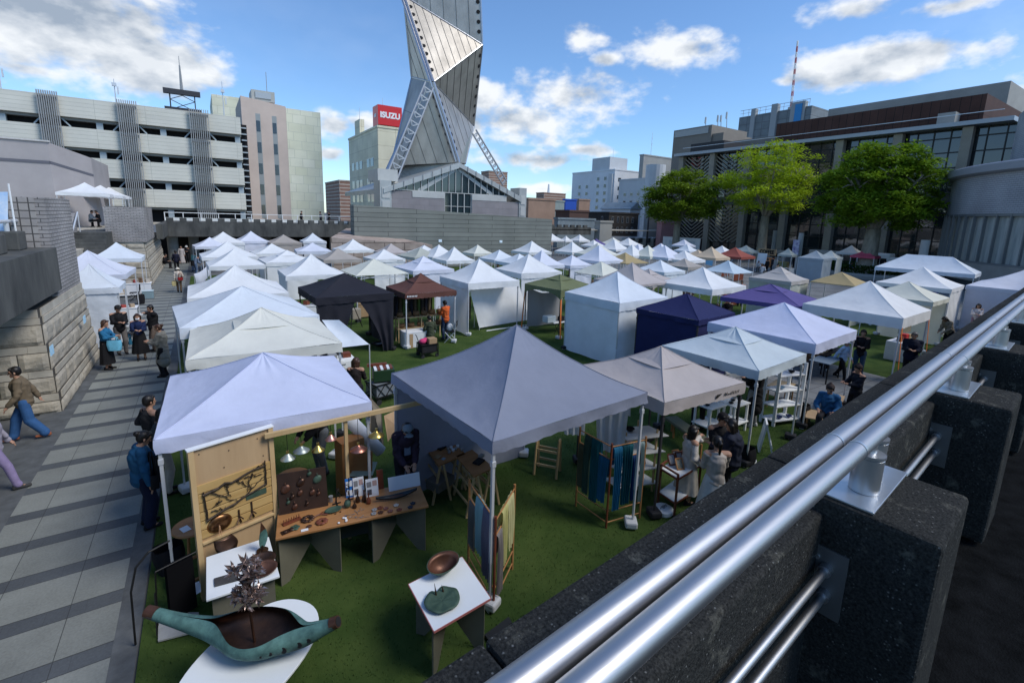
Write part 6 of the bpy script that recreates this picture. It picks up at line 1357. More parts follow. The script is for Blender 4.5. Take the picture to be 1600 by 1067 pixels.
for t0, t1, nm in ((0, .035, 0), (.965, 1, 0)):
    mb = MB(); a, b = bs(ctl, t0), bs(ctl, t1); d = (b-a).normalized(); L_ = (b-a).length
    e = a-d*.03 if t0 == 0 else a; f_ = b if t0 == 0 else b+d*.04
    mb.tube([e, f_], [.058, .062] if t0 == 0 else [.062, .056], 16); o = sub(bv, mb, 'pipe_end', M_copper, True); sharp(o)
    sub(bv, MB().cyl((e-d*.002) if t0 == 0 else (f_+d*.002), (e-d*.004) if t0 == 0 else (f_+d*.004), .045, n=16), 'pipe_mouth', M_black)
for t, r in ((.60, .011), (.645, .020), (.70, .034), (.765, .030), (.815, .023)):
    c = bs(ctl, t); d = (bs(ctl, t+.01)-bs(ctl, t-.01)).normalized(); sd = -d.cross(Vector((0, 0, 1))).normalized(); up = Vector((0, 0, 1)); w, dp = bsm(wid, t), bsm(dep, t); sd = sd if sd.y < 0 else -sd
    a = -.12; p = c+sd*w*math.cos(a)+up*dp*math.sin(a); n_ = sd; sub(bv, MB().cyl(p-n_*.004, p+n_*.003, r, n=14), 'round_hole', M_black)
fl = th('flower_sculpture', 'metal flower sculpture of pointed leaves on a stem rising from the vessel', 'sculpture', (.14, 4.84, .66)); mb = MB(); lf = MB(); r_ = random.Random(31)
stem = [Vector(p) for p in ((.14, 4.84, .64), (.13, 4.86, .85), (.12, 4.87, 1.05), (.11, 4.86, 1.25), (.10, 4.88, 1.42))]; mb.tube(stem, [.013, .013, .015, .012, .008], 8)
br_ = [Vector((.105, 4.88, 1.40))+Vector((r_.gauss(0, 1), r_.gauss(0, 1), r_.gauss(0, 1))).normalized()*.095 for _ in range(9)]+[Vector((.12, 4.84, 1.17))+Vector((r_.gauss(0, 1), r_.gauss(0, 1), r_.gauss(0, .7))).normalized()*.09 for _ in range(7)]+[stem[2]+Vector((-.12, .02, .17)), stem[2]+Vector((.09, .0, .15)), stem[4]+Vector((-.09, .02, .06)), stem[4]+Vector((.10, .02, .08)), stem[4]+Vector((0, .0, .12)), stem[3]+Vector((.02, -.08, -.02)), stem[2]+Vector((-.03, -.06, .10))]
for b_ in br_:
    mb.tube([stem[2] if b_.z < 1.3 else stem[3], b_], .006, 5)
    for k in range(16):
        v = Vector((r_.gauss(0, 1), r_.gauss(0, 1), r_.gauss(.25, .9))).normalized(); L_ = r_.uniform(.06, .12); s_ = v.orthogonal().normalized()*L_*.17; o_ = len(lf.v); m_ = b_+v*L_*.5+v.orthogonal().normalized()*.008
        lf.add([b_, m_+s_, b_+v*L_, m_-s_, m_+v.cross(s_).normalized()*.012], [(0, 1, 4), (1, 2, 4), (2, 3, 4), (3, 0, 4)])
sub(fl, mb, 'stem', M_dkcopper); o = sub(fl, lf, 'leaves', mat('burnished_copper', (.50, .42, .40), .3, .8, scale=20, col2=(.20, .13, .11)))
# --- main work table
tc_, ta = Vector((1.58, 6.42, 0)), R(-9.5)
TX = lambda u, v, z=0.: tc_+Vector((u*math.cos(ta)-v*math.sin(ta), u*math.sin(ta)+v*math.cos(ta), z))
mt = th('work_table', 'long oak table on crossed grey V-cut legs, covered with small metalwork', 'table', tc_)
quadtop(mt, 'tabletop', [TX(-1.03, -.35), TX(1.0, -.35), TX(1.0, .35), TX(-1.03, .35)], .78, .035, M_oak)
for u0 in (-.62, .58): vleg(mt, TX(u0-.38, -.28), TX(u0+.38, .26), .743, M_greypanel); vleg(mt, TX(u0-.38, .27), TX(u0+.38, -.29), .743, M_greypanel)
sub(mt, MB().plate([TX(-.2, .3, .1), TX(.5, .3, .1), TX(.5, .3, .6), TX(-.2, .3, .6)], (0, .01, 0)), 'back_cloth', mat('storage_cloth', (.14, .15, .15), .9))
OT = lambda px, py, dz=.0: at(px, py, .782+dz)
db = th('dark_display_board', 'dark brown board of small copper pans standing on the oak table', 'display board', OT(440, 806)); D0, D1 = TX(-1.0, .16, .79), TX(-.36, .16, .79); du = (D1-D0).normalized(); dn = Vector((du.y, -du.x, 0)); tl = Vector((0, .10, .56))
sub(db, MB().plate([D0, D1, D1+tl, D0+tl], -dn*.02), 'board', M_dkwood)
for i, (u, k, r, nm) in enumerate(((.1, .62, .07, 'pan'), (.3, .72, .062, 'pan'), (.52, .73, .065, 'pan'), (.28, .46, .045, 'pan'), (.44, .42, .045, 'pan'), (.18, .40, .036, 'pan'), (.12, .28, .03, 'pan'), (.52, .36, .03, 'pan'), (.20, .14, .045, 'pan'), (.36, .16, .03, 'pan'), (.42, .9, .035, 'pan'))):
    p = D0+du*u+tl*k+dn*.008; n_ = (dn+Vector((0, 0, .18))).normalized(); mb = MB(); a_ = n_.orthogonal().normalized(); b_ = n_.cross(a_); vs = []
    for j, (rr, o_) in enumerate(((.001, .022), (.55, .02), (.85, .012), (1., .0))):
        for q_ in range(16): an = 2*math.pi*q_/16; vs.append(p+(a_*math.cos(an)+b_*math.sin(an)*.8)*r*rr+n_*o_)
    mb.add(vs, [(j*16+q_, j*16+(q_+1) % 16, (j+1)*16+(q_+1) % 16, (j+1)*16+q_) for j in range(3) for q_ in range(16)]).bar(p+Vector((0, 0, r*.7)), p+Vector((0, 0, r*.7+.05)), .008)
    sub(db, mb, 'small_pan', (M_copper, M_dkcopper, M_patdark, M_copper)[i % 4], True)
# goods lying on the oak table
def low(name, lab, px, py, fn, m, cat, grp=None, smooth=False):
    mb = MB(); fn(mb); o = mb.build(name, m, loc=OT(px, py), smooth=smooth); return tag(o, lab, cat, grp)
R2 = random.Random(5)
def ring(n, r, rr): return lambda mb: [mb.sph((r*math.cos(2*math.pi*i/n), r*math.sin(2*math.pi*i/n), .018), (rr, rr*.7, .016), 7) for i in range(n)]
def petal(r): return lambda mb: [mb.sph((r*.6*math.cos(2*math.pi*i/5), r*.6*math.sin(2*math.pi*i/5), .012), (r*.5, r*.5, .009), 6) for i in range(5)]
def comb(mb):
    mb.box((0, 0, .008), (.24, .07, .014), .2)
    for i in range(7): mb.cyl((-.1+.033*i, -.02+.007*i, .015), (-.1+.033*i, .0+.007*i, .06), .006, n=6)
low('peg_rack', 'dark red block with upright pegs at the left end of the oak table', 456, 815, comb, M_redwood, 'rack')
low('tray', 'small dark tray of round trinkets at the front left of the oak table', 452, 829, lambda mb: (mb.box((0, 0, .006), (.2, .08, .01), .2), mb.sph((-.05, -.01, .015), (.03, .03, .015), 7), mb.sph((.03, .0, .015), (.03, .03, .015), 7)), M_dkcopper, 'tray')
low('brooch_disc', 'grey-green flower disc at the front left of the oak table', 461, 825, petal(.06), M_patdark, 'brooch')
low('bracelet_coil', 'coil of dark leaf bracelets left on the oak table', 481, 812, ring(9, .06, .035), M_dkcopper, 'bracelet')
low('twig_hook', 'reddish forked twig hook left of the green platter', 500, 807, lambda mb: (mb.tube([(-.1, 0, .015), (0, .02, .03), (.1, -.02, .015)], .009, 6), mb.tube([(0, .02, .03), (.06, .07, .02)], .007, 6)), M_redwood, 'hook')
low('flower_trivet', 'dark flower-shaped trivet near the front of the oak table', 503, 816, ring(8, .05, .036), M_redwood, 'trivet')
low('price_card', 'white price card at the front edge of the oak table', 476, 828, lambda mb: mb.box((0, 0, .003), (.09, .05, .004), -.1), M_paper, 'card')
low('copper_leaf', 'small copper leaf dish by the white price card', 483, 823, lambda mb: mb.sph((0, 0, .012), (.04, .03, .012), 8), M_copper, 'dish')
o = dish('platter', 'dark green oval platter behind the coil of bracelets', OT(521, 798), .12, M_patdark, .025, 0, 0, 0, .62)
def jtree(lab, px, py, h, nb, sd):
    t = thing('jewellery_stand', lab, 'stand', OT(px, py)); mb = MB(); r_ = random.Random(sd); mb.cyl((0, 0, 0), (0, 0, h), .007, n=6)
    for a in (0, 1.57, 3.14, 4.71): mb.bar((0, 0, .008), (.06*math.cos(a), .06*math.sin(a), .008), .014)
    for k in range(nb): z = h*(.45+.5*k/nb); a = r_.random()*6.28; mb.tube([(0, 0, z), (.05*math.cos(a), .05*math.sin(a), z+.03)], .005, 5)
    mb.build('branches', M_iron, t)
    for k in range(3): a = k*2.1; MB().cyl((.05*math.cos(a), .05*math.sin(a), h*.5), (.05*math.cos(a), .05*math.sin(a), h*.32), .006, n=6).build('pendant', M_copper, t)
jtree('short black wire jewellery tree behind the green platter', 526, 787, .26, 5, 2); jtree('tall black wire jewellery tree with red beads beside the photo boards', 546, 781, .36, 7, 3)
def bottle(lab, px, py, h, r, m): 
    t = thing('bud_vase', lab, 'vase', OT(px, py), 0, 'bud vases on the oak table'); MB().lathe([(.001, 0), (r, 0), (r*1.05, h*.25), (r*.8, h*.45), (r*.3, h*.62), (r*.28, h*.95), (r*.4, h), (r*.2, h*.98), (r*.2, h*.8)], 14).build('body', m, t, smooth=True); MB().lathe([(r*.3, h*.9), (r*.42, h), (r*.36, h*1.02), (r*.22, h)], 12).build('lip', M_copper, t, smooth=True)
bottle('dark bud vase, leftmost of the back three', 559, 784, .17, .032, M_dkcopper); bottle('dark bud vase, middle of the back three', 569, 783, .18, .032, M_dkcopper); bottle('reddish bud vase, rightmost of the back three', 576, 786, .16, .032, M_redwood); bottle('squat dark vase in front of the three bud vases', 554, 793, .11, .03, M_dkcopper)
low('pebble_box', 'green and copper egg-shaped box beside the squat dark vase', 543, 792, lambda mb: mb.sph((0, 0, .05), (.05, .05, .055), 10), M_patdark, 'box', None, True)
low('tin', 'small grey lidded tin beside the dark display board', 517, 783, lambda mb: (mb.cyl((0, 0, 0), (0, 0, .07), .03, n=14), mb.cyl((0, 0, .07), (0, 0, .085), .032, n=14)), M_slat, 'tin')
for i, (px, py, m, lab) in enumerate(((585, 797, M_slat, 'grey flower brooch, back left of the brooch group'), (594, 794, M_redwood, 'brown flower brooch, back centre of the brooch group'), (603, 795, M_rose, 'rose flower brooch, back right of the brooch group'), (595, 801, M_copper, 'copper flower brooch, front centre of the brooch group'), (584, 803, M_slat, 'pale flower brooch, front left of the brooch group'), (610, 799, M_rose, 'pink flower brooch, front right of the brooch group'),
        (619, 790, mat('cream_flower', (.5, .45, .38), .6), 'cream flower brooch, highest on the right of the table'), (624, 797, M_redwood, 'brown brooch right of the cream flower'), (645, 787, mat('blue_black_leaf', (.03, .035, .05), .5, .3), 'blue-black leaf brooch at the right end of the table'), (641, 793, MATS['blue_black_leaf'], 'darker leaf brooch in front of the blue-black one'))):
    low('flower_brooch', lab, px, py, petal(.038), m, 'brooch', 'flower brooches on the oak table')
for i in range(9):
    px, py = 545+R2.random()*28, 799+R2.random()*12-.25*i
    low('silver_spoon', 'thin pale spoons and sticks strewn mid-table', px, py, lambda mb: (mb.tube([(-.05, 0, .005), (.05, .01, .006)], .003, 5), mb.sph((.055, .012, .007), (.012, .009, .004), 6)), mat('pale_metal', (.5, .45, .4), .3, .8), 'spoon', 'pale spoons strewn on the oak table').rotation_euler.z = R2.random()*3
for i in range(6):
    px, py = 526+R2.random()*16, 808+R2.random()*10
    low('white_charm', 'small white charms scattered at the front centre of the table', px, py, petal(.016), M_paper, 'charm', 'white charms on the oak table')
for i in range(5):
    px, py = 517+R2.random()*25, 800+R2.random()*8
    low('dark_charm', 'tiny dark charms between the platter and the spoons', px, py, lambda mb: mb.sph((0, 0, .01), (.014, .01, .01), 6), M_dkcopper, 'charm', 'dark charms on the oak table')
lb_ = th('long_dish', 'long dark boat-shaped dish with a copper hollow at the right of the table', 'dish', OT(620, 778)); mb = MB(); inn = MB()
def g(u, v): x = (u-.5)*.62; w = .045*(1-(2*abs(u-.5))**2.4)+.003; a = math.pi+math.pi*v; return (x, w*math.cos(a), .05+.045*math.sin(a)+.05*(2*abs(u-.5))**2)
mb.grid(g, 30, 10); o = mb.build('hull', mat('slate_metal', (.05, .06, .065), .45, .6), lb_, smooth=True); s_ = o.modifiers.new('s', 'SOLIDIFY'); s_.thickness = .006
MB().sph((.0, 0, .03), (.15, .032, .014), 10).build('hollow', M_copper, lb_, smooth=True); lb_.rotation_euler.z = ta+.05
for lab, a, b, zt, m in (('blue and white photo board standing left on the oak table', (541, 778), (553, 776), .28, mat('blue_print', (.02, .16, .5), .5)), ('white board of four metalwork photos, left of two', (553, 777), (570, 773), .28, M_paper), ('white board of metalwork photos, right of two', (573, 777), (592, 773), .26, M_paper), ('low reddish frame behind the photo boards', (590, 765), (600, 763), .3, M_redwood), ('long low white board at the right end of the oak table', (608, 768), (657, 758), .2, M_paper)):
    p, q_ = OT(*a), OT(*b); t = th('photo_board', lab, 'board', p); d = (q_-p); d.z = 0; n_ = Vector((d.y, -d.x, 0)).normalized(); Zt = Vector((0, .05, zt)); sub(t, MB().plate([p, q_, q_+Zt, p+Zt], -n_*.012), 'panel', m)
    if 'photos' in lab or 'blue' in lab:
        for k, (u, v) in enumerate(((.08, .56), (.54, .6), (.08, .12), (.5, .1))): P0 = p+d*u+Zt*v+n_*.003; sub(t, MB().plate([P0, P0+d*.36, P0+d*.36+Zt*.3, P0+Zt*.3], n_*.002), 'photo', (mat('photo_grey', (.22, .22, .23), .5), mat('photo_rose', (.45, .3, .27), .5), mat('photo_dark', (.08, .08, .09), .5), M_paper)[k if 'blue' not in lab else 3])
# --- beam with pendant lamps
bm_ = th('lamp_gantry', 'pale pine beam on a post carrying pendant lamps above the oak table', 'frame', (1.58, 6.86, 0))
bevel(sub(bm_, MB().bar((.50, 6.76, 2.0), (2.95, 6.86, 2.0), .05, .07), 'beam', M_pine), .004); bevel(sub(bm_, MB().bar((1.58, 6.84, 0), (1.58, 6.84, 1.965), .05, .05), 'post', M_pine), .004)
for px, py, r, m, lab in ((450, 716, .10, mat('pale_patina', (.42, .47, .42), .4, .6), 'pale green pendant lamp, lowest on the far left'), (471, 704, .11, mat('grey_patina', (.30, .34, .32), .4, .6), 'grey-green pendant lamp, second from the left'), (497, 703, .092, M_brass, 'small brass pendant lamp left of the post'), (517, 686, .080, mat('pink_copper', (.62, .30, .24), .35, .8), 'small pink copper pendant lamp left of the post'), (560, 702, .13, M_rose, 'wide rose copper pendant lamp right of the post'), (588, 680, .12, M_brass, 'wide brass pendant lamp nearest the grey canopy')):
    p = atY(px, py, 6.80); t = th('pendant_lamp', lab, 'lamp', p, 'pendant lamps on the pine beam')
    o = MB().lathe([(.018, .075), (.03, .06), (r*.55, .035), (r, .0), (r*1.005, -.006), (r*.55, .028), (.02, .05)], 28).build('shade', m, t, smooth=True); MB().cyl((0, 0, .06), (0, 0, .115), .02).build('socket', M_brass, t)
    MB().cyl((0, 0, .11), (0, 6.8-p.y, 1.965-p.z), .004, n=5).build('cord', M_iron, t); MB().sph((0, 0, .0), .022, 8).build('bulb', M_paper, t)
# --- back of the stall
for lab, x, y, r, h, m in (('round brown side table behind the leftmost pendant lamps', 1.0, 8.2, .26, .55, M_oak), ('low round black stool behind the pendant lamps', 1.22, 7.75, .2, .42, M_iron)):
    t = th('stool', lab, 'stool', (x, y, 0)); MB().lathe([(.001, h-.03), (r, h-.03), (r, h), (.001, h)], 24).build('seat', m, t)
    for a in (.5, 2.1, 3.7, 5.3): MB().cyl((r*.9*math.cos(a), r*.9*math.sin(a), 0), (r*.6*math.cos(a), r*.6*math.sin(a), h-.03), .014, n=6).build('leg', m, t)
cs = th('camp_stool', 'folding camp stool with a pale green canvas seat behind the oak table', 'stool', at(567, 735, .35)); q = [at(545, 745, .42), at(582, 743, .36), at(590, 722, .42), at(560, 720, .46)]
sub(cs, MB().plate(q, (0, 0, .008)), 'seat', mat('green_canvas', (.30, .33, .24), .85, bump=.3, bscale=80)); mb = MB()
for a, b in ((0, 2), (1, 3)): mb.tube([q[a], Vector((q[b].x, q[b].y, .01))], .012, 6); mb.tube([q[b], Vector((q[a].x, q[a].y, .01))], .012, 6)
sub(cs, mb, 'frame', M_oak)
cb_ = th('wooden_cabinet', 'orange-brown wooden cabinet leaning open behind the pine post', 'cabinet', (1.98, 8.2, 0)); sub(cb_, MB().box((1.95, 8.2, .5), (.42, .3, 1.0), .2), 'body', mat('orange_plywood', (.32, .13, .04), .6, scale=3, col2=(.42, .2, .07))); sub(cb_, MB().plate([(1.8, 8.02, .1), (2.25, 7.9, .1), (2.3, 7.98, .75), (1.85, 8.1, .75)], (0, .03, 0)), 'door', MATS['orange_plywood'])
rl_ = th('cloth_roll', 'big roll of white cloth leaning at the corner of the nearest lilac canopy', 'roll', at(575, 690, .7)); sub(rl_, MB().tube([at(540, 650, 1.35), at(595, 705, .55)], [.12, .11], 20), 'roll', fab('white'), True); sub(rl_, MB().tube([at(537, 647, 1.38), at(540, 650, 1.35)], .04, 10), 'core', M_card)
fo = th('folding_board', 'brown triangular folded panel beside the man in the grey cap', 'panel', (2.55, 8.4, 0)); sub(fo, MB().plate([at(578, 620, 1.0), at(596, 640, .7), at(600, 700, .05), at(578, 690, .1)], (0, .03, 0)), 'panel', mat('grey_brown_panel', (.16, .135, .10), .7)); sub(fo, MB().plate([at(600, 650, .8), at(622, 640, .8), at(624, 668, .6), at(606, 690, .4)], (0, .02, 0)), 'tray', M_card)
# --- right small white table
t2 = th('display_table', 'square white display table with pink edges by the grey canopy pole', 'table', (2.1, 4.4, 0)); q = [at(638, 912, .7), at(678, 986, .7), at(767, 934, .7), at(722, 869, .7)]
quadtop(t2, 'tabletop', q, .7, .025, M_laminate); e_ = MB()
for i in range(4): e_.bar(q[i]-Vector((0, 0, .014)), q[(i+1) % 4]-Vector((0, 0, .014)), .008, .026)
sub(t2, e_, 'edge_band', mat('pink_edge', (.42, .15, .14), .5)); vleg(t2, (q[0].x+.08, q[0].y-.03), (q[2].x-.06, q[2].y+.04), .675, M_greypanel, .62); vleg(t2, (q[1].x+.03, q[1].y+.08), (q[3].x-.04, q[3].y-.08), .675, M_greypanel, .62)
dish('copper_bowl', 'brown copper bowl at the back of the pink-edged white table', at(691, 893, .705), .20, M_patdark, .15, .14, .26, 1.0, .72, 'bowl', M_copper)
lp = th('lily_pad', 'dark green lily-pad platter with two spikes on the pink-edged table', 'sculpture', at(691, 940, .705)); vs = []; n = 40; rows = 6
for j in range(rows):
    for i in range(n):
        a = 2*math.pi*i/n; k = j/(rows-1); w = 1-.28*math.exp(-((a-1.6)/.22)**2)+.02*math.sin(a*5); vs.append((.205*k*w*math.cos(a), .185*k*w*math.sin(a), .012+.022*k*k+.006*math.sin(a*7)*k))
mb = MB(); mb.add(vs, [(j*n+i, j*n+(i+1) % n, (j+1)*n+(i+1) % n, (j+1)*n+i) for j in range(rows-1) for i in range(n)]); o = mb.build('pad', M_patdark, lp, smooth=True); s_ = o.modifiers.new('s', 'SOLIDIFY'); s_.thickness = .008
for x, h in ((-.03, .17), (.06, .11)): MB().cyl((x, .10, .02), (x-.012, .12, h), .012, .002, 8).build('spike', M_dkcopper, lp)
tag(MB().plate([at(757, 994, .02), at(795, 966, .02), at(800, 975, .02), at(764, 1003, .02)], (0, 0, .03)).build('slate_sign', mat('black_slate', (.02, .022, .024), .5)), 'small black slate lying in the grass beside the parapet', 'slate')
# --- trestle tables and scarf racks under the grey canopy
def trestle(root, a, b, z, spread=.17, m=M_pine):
    a = Vector((a.x, a.y, 0)); b = Vector((b.x, b.y, 0)); d = (b-a).normalized(); n_ = Vector((-d.y, d.x, 0)); mb = MB()
    for p in (a, b):
        for s_ in (-1, 1): mb.bar(p+n_*spread*s_, p+n_*.03*s_+Vector((0, 0, z)), .035, .035)
    for s_ in (-1, 1):
        for zz in (.22, .5): k = spread+(.03-spread)*zz/z; mb.bar(a+n_*k*s_+Vector((0, 0, zz)), b+n_*k*s_+Vector((0, 0, zz)), .02, .045)
    sub(root, mb, 'trestle', m)
for lab, pxs, z, items in (('brown trestle table of cards and cups behind the man in the grey cap', ((663, 698), (685, 727), (728, 709), (700, 683)), .74, 1), ('long dark-topped trestle table under the grey canopy', ((712, 712), (740, 744), (772, 730), (738, 702)), .74, 2)):
    q = [at(*p, z) for p in pxs]; t = th('trestle_table', lab, 'table', (q[0]+q[2])/2-Vector((0, 0, z))); quadtop(t, 'tabletop', q, z, .03, M_oak); trestle(t, q[0].lerp(q[3], .12), q[1].lerp(q[2], .12), z-.03); trestle(t, q[0].lerp(q[3], .88), q[1].lerp(q[2], .88), z-.03)
for px, py, lab, sz, m in ((690, 697, 'black open case on the trestle table', (.3, .2, .03), M_black), (684, 714, 'tan notebook on the trestle table', (.12, .10, .02), M_card), (693, 717, 'pale blue booklet on the trestle table', (.07, .06, .012), mat('blue_cover', (.3, .42, .5), .6)), (748, 722, 'dark tray of rings on the long trestle table', (.2, .14, .03), M_black), (752, 714, 'silver box on the long trestle table', (.1, .08, .05), M_slat)):
    p = at(px, py, .742); bevel(tag(MB().box((0, 0, sz[2]/2), sz, .5).build('table_goods', m, loc=p), lab, 'goods'), .004)
for i, (px, py) in enumerate(((700, 703), (705, 701), (702, 708), (708, 705), (712, 703), (715, 699), (722, 704))):
    p = at(px, py, .742); t = thing('cup', 'small pale cups clustered on the brown trestle table', 'cup', p, 0, 'pale cups on the trestle table'); MB().lathe([(.001, 0), (.025, 0), (.03, .05), (.026, .05), (.022, .006), (.001, .006)], 12).build('body', M_laminate if i % 2 else M_slat, t, smooth=True)
tag(MB().box((0, 0, 0), (.42, .3, .16), .4).build('crate', mat('grey_crate', (.16, .15, .13), .7, var=.2), loc=at(688, 752, .32)), 'grey crate on the lower rails of the trestle', 'crate')
def drape(a, b, z, zl, m, root, sd, back=.35):
    # a scarf hung over a rail from a to b
    d = b-a; n_ = Vector((-d.y, d.x, 0)).normalized(); mb = MB(); r_ = random.Random(sd); ph = r_.random()*6; nf = 2.5+r_.random()*2
    def g(u, v):
        s_ = (v-.28)/.72 if v > .28 else (v-.28)/.28; drop = (z-zl)*s_ if s_ > 0 else -back*s_; fold = .022*math.sin(u*nf*6.28+ph)*min(1, abs(s_)*3)+.012*noise.noise(Vector((u*4+sd, v*3, sd)))
        sw = (-1 if s_ > 0 else 1)*(.018+.012*min(1, abs(s_)*6)); uu = .5+(u-.5)*(1-.18*max(0, s_))+.02*math.sin(v*5+ph); return tuple(a+d*uu+n_*(sw+fold)+Vector((0, 0, z+.012-drop)))
    mb.grid(g, 22, 22); return sub(root, mb, 'scarf', m, True)
def rack(lab, pts, h, sets, lab2, grp):
    t = th('clothes_rack', lab, 'rack', Vector((*pts[0], 0))); mb = MB(); posts = [Vector((*p, 0)) for p in pts]
    for p in posts: sub(t, MB().cyl(p, p+Vector((0, 0, h)), .018, n=10), 'post', M_redwood if p is posts[1] else M_oak)
    for a, b in zip(posts, posts[1:]):
        for z in (h-.06, h-.28, .30, .10): sub(t, MB().cyl(a+Vector((0, 0, z)), b+Vector((0, 0, z)), .010, n=8), 'rail', M_oak)
    i = 0
    for (k0, k1, seg, zl, col, nm) in sets:
        a, b = posts[seg], posts[seg+1]; p0 = a.lerp(b, k0); p1 = a.lerp(b, k1); zz = h-.06 if i % 3 else h-.28
        q = th('scarf', lab2 % nm, 'scarf', p0+Vector((0, 0, zz)), grp); drape(p0, p1, zz, zl, fabric('scarf_'+nm.replace(' ', '_'), col, .3, .12), q, i*3.1+len(nm)); i += 1
    return t
rack('wooden folding rack of pale scarves tied to the grey canopy pole', ((2.92, 5.42), (2.80, 4.50), (3.40, 4.98)), 1.34, ((.05, .35, 0, .38, (.16, .15, .14), 'charcoal'), (.34, .62, 0, .5, (.28, .46, .50), 'aqua'), (.6, .92, 0, .32, (.17, .17, .24), 'slate violet'), (.06, .3, 1, .15, (.24, .22, .22), 'mouse grey'), (.28, .55, 1, .45, (.58, .56, .24), 'pale yellow'), (.55, .92, 1, .52, (.60, .58, .32), 'cream yellow')), '%s scarf on the rack tied to the grey canopy pole', 'scarves on the pale rack')
rack('wooden folding rack of blue and green scarves beside the grey canopy', ((5.20, 5.68), (5.24, 4.96), (5.92, 4.86)), 1.5, ((.02, .22, 0, .42, (.12, .125, .08), 'olive'), (.2, .42, 0, .36, (.06, .11, .09), 'dark green'), (.42, .68, 0, .32, (.02, .13, .16), 'deep teal'), (.66, .98, 0, .4, (.025, .15, .28), 'azure'), (.06, .3, 1, .3, (.02, .16, .30), 'sea blue'), (.32, .62, 1, .36, (.012, .10, .13), 'petrol'), (.6, .84, 1, .4, (.010, .04, .14), 'ink blue'), (.84, .96, 1, .34, (.3, .4, .4), 'mist')), '%s scarf on the rack of blue and green scarves', 'scarves on the blue and green rack')
for lab, a, b, z, zl in (('white shirt hanging under the edge of the grey canopy', (5.15, 6.1), (5.5, 5.85), 1.75, 1.2), ('long translucent white cloth hanging behind the rack of blue scarves', (5.62, 5.75), (5.98, 5.3), 1.95, .95)):
    p, q_ = Vector((*a, 0)), Vector((*b, 0)); t = th('hanging_cloth', lab, 'cloth', Vector((*a, z))); drape(p, q_, z, zl, fabric('sheer_white', (.62, .66, .70), .4), t, 7.7, .3)
    sub(t, MB().cyl(p+Vector((0, 0, z+.012)), q_+Vector((0, 0, z+.012)), .008, n=6).cyl(p.lerp(q_, .5)+Vector((0, 0, z)), p.lerp(q_, .5)+Vector((0, 0, 2.1)), .003, n=4), 'hanger', M_pine)
tag_t = th('trestle', 'bare pine trestle standing at the back under the grey canopy', 'trestle', at(850, 745)); trestle(tag_t, at(838, 735), at(872, 742), .75)
# --- pinkish canopy: shelf, trolley, bench
M_whiteb = mat('white_board', (.62, .62, .59), .6)
sh = th('display_shelf', 'stepped pine shelf of white boards with small frames beside the blue scarves', 'shelf', (6.5, 5.6, 0)); mb = MB()
for x, y in ((6.15, 5.95), (6.15, 5.5), (6.75, 5.75), (6.75, 5.3)): mb.bar((x, y, 0), (x, y+.0, 1.25), .03)
for z in (.15, .48, .82, 1.15): mb.bar((6.15, 5.95, z-.03), (6.15, 5.5, z-.03), .025); mb.bar((6.75, 5.75, z-.03), (6.75, 5.3, z-.03), .025)
sub(sh, mb, 'frame', M_pine)
for i, z in enumerate((.16, .49, .83, 1.16)): bevel(sub(sh, MB().plate([(6.05, 5.5-.04*i, z), (6.86, 5.24-.04*i, z), (6.86, 5.6, z), (6.05, 5.9, z)], (0, 0, .022)), 'board', M_whiteb), .004)
def pframe(lab, p, w, h, m, pic, rz=0., lean=.1):
    t = thing('picture_frame', lab, 'frame', p, rz); b = MB(); b.bar((-w/2, 0, .01), (w/2, 0, .01), .02); b.bar((-w/2, lean, h), (w/2, lean, h), .02); b.bar((-w/2, 0, 0), (-w/2, lean, h), .02); b.bar((w/2, 0, 0), (w/2, lean, h), .02); b.build('moulding', m, t)
    MB().plate([(-w/2, .004, .01), (w/2, .004, .01), (w/2, lean+.004, h), (-w/2, lean+.004, h)], (0, .008, 0)).build('picture', pic, t); return t
M_pic = mat('painted_picture', (.10, .09, .05), .6, scale=25, col2=(.3, .32, .28)); M_pic2 = mat('pale_picture', (.5, .48, .42), .6, scale=20, col2=(.2, .22, .3))
pframe('oak frame leaning on the third step of the stepped shelf', (6.62, 5.5, .852), .16, .2, M_oak, M_pic2, -.4); pframe('oak frame leaning on the second step of the stepped shelf', (6.6, 5.48, .514), .16, .2, M_oak, M_oak, -.4)
for i, (x, y, z, r, m, lab) in enumerate(((6.35, 5.6, 1.183, .09, M_black, 'black bowl on the top board of the stepped shelf'), (6.15, 5.7, 1.183, .07, M_dkwood, 'dark cup left on the top board of the stepped shelf'), (6.3, 5.62, .852, .06, M_redwood, 'red-brown dish on the third board of the stepped shelf'))): dish('bowl', lab, (x, y, z), r, m, .06, cat='bowl')
tr = th('serving_trolley', 'red-brown wooden trolley with white trays on castors under the pinkish canopy', 'trolley', (7.0, 4.95, 0)); zt = .72
q = [at(1033, 733, zt), at(1059, 749, zt), at(1095, 727, zt), at(1066, 711, zt)]; mb = MB()
for p in q: b0 = Vector((p.x, p.y, .05)); mb.bar(b0, Vector((p.x, p.y, zt+.1)), .03); 
for z in (.27, zt, zt+.09):
    for i in range(4):
        if z > zt+.05 and i == 1: continue
        a, b = q[i], q[(i+1) % 4]; mb.bar((a.x, a.y, z), (b.x, b.y, z), .022, .03)
sub(tr, mb, 'frame', M_redwood)
for z in (.285, zt+.015): sub(tr, MB().plate([(p.x, p.y, z) for p in q], (0, 0, .012)), 'tray', M_laminate)
for p in q: sub(tr, MB().cyl((p.x-.012, p.y, .028), (p.x+.012, p.y, .028), .028, n=10), 'castor', M_foot)
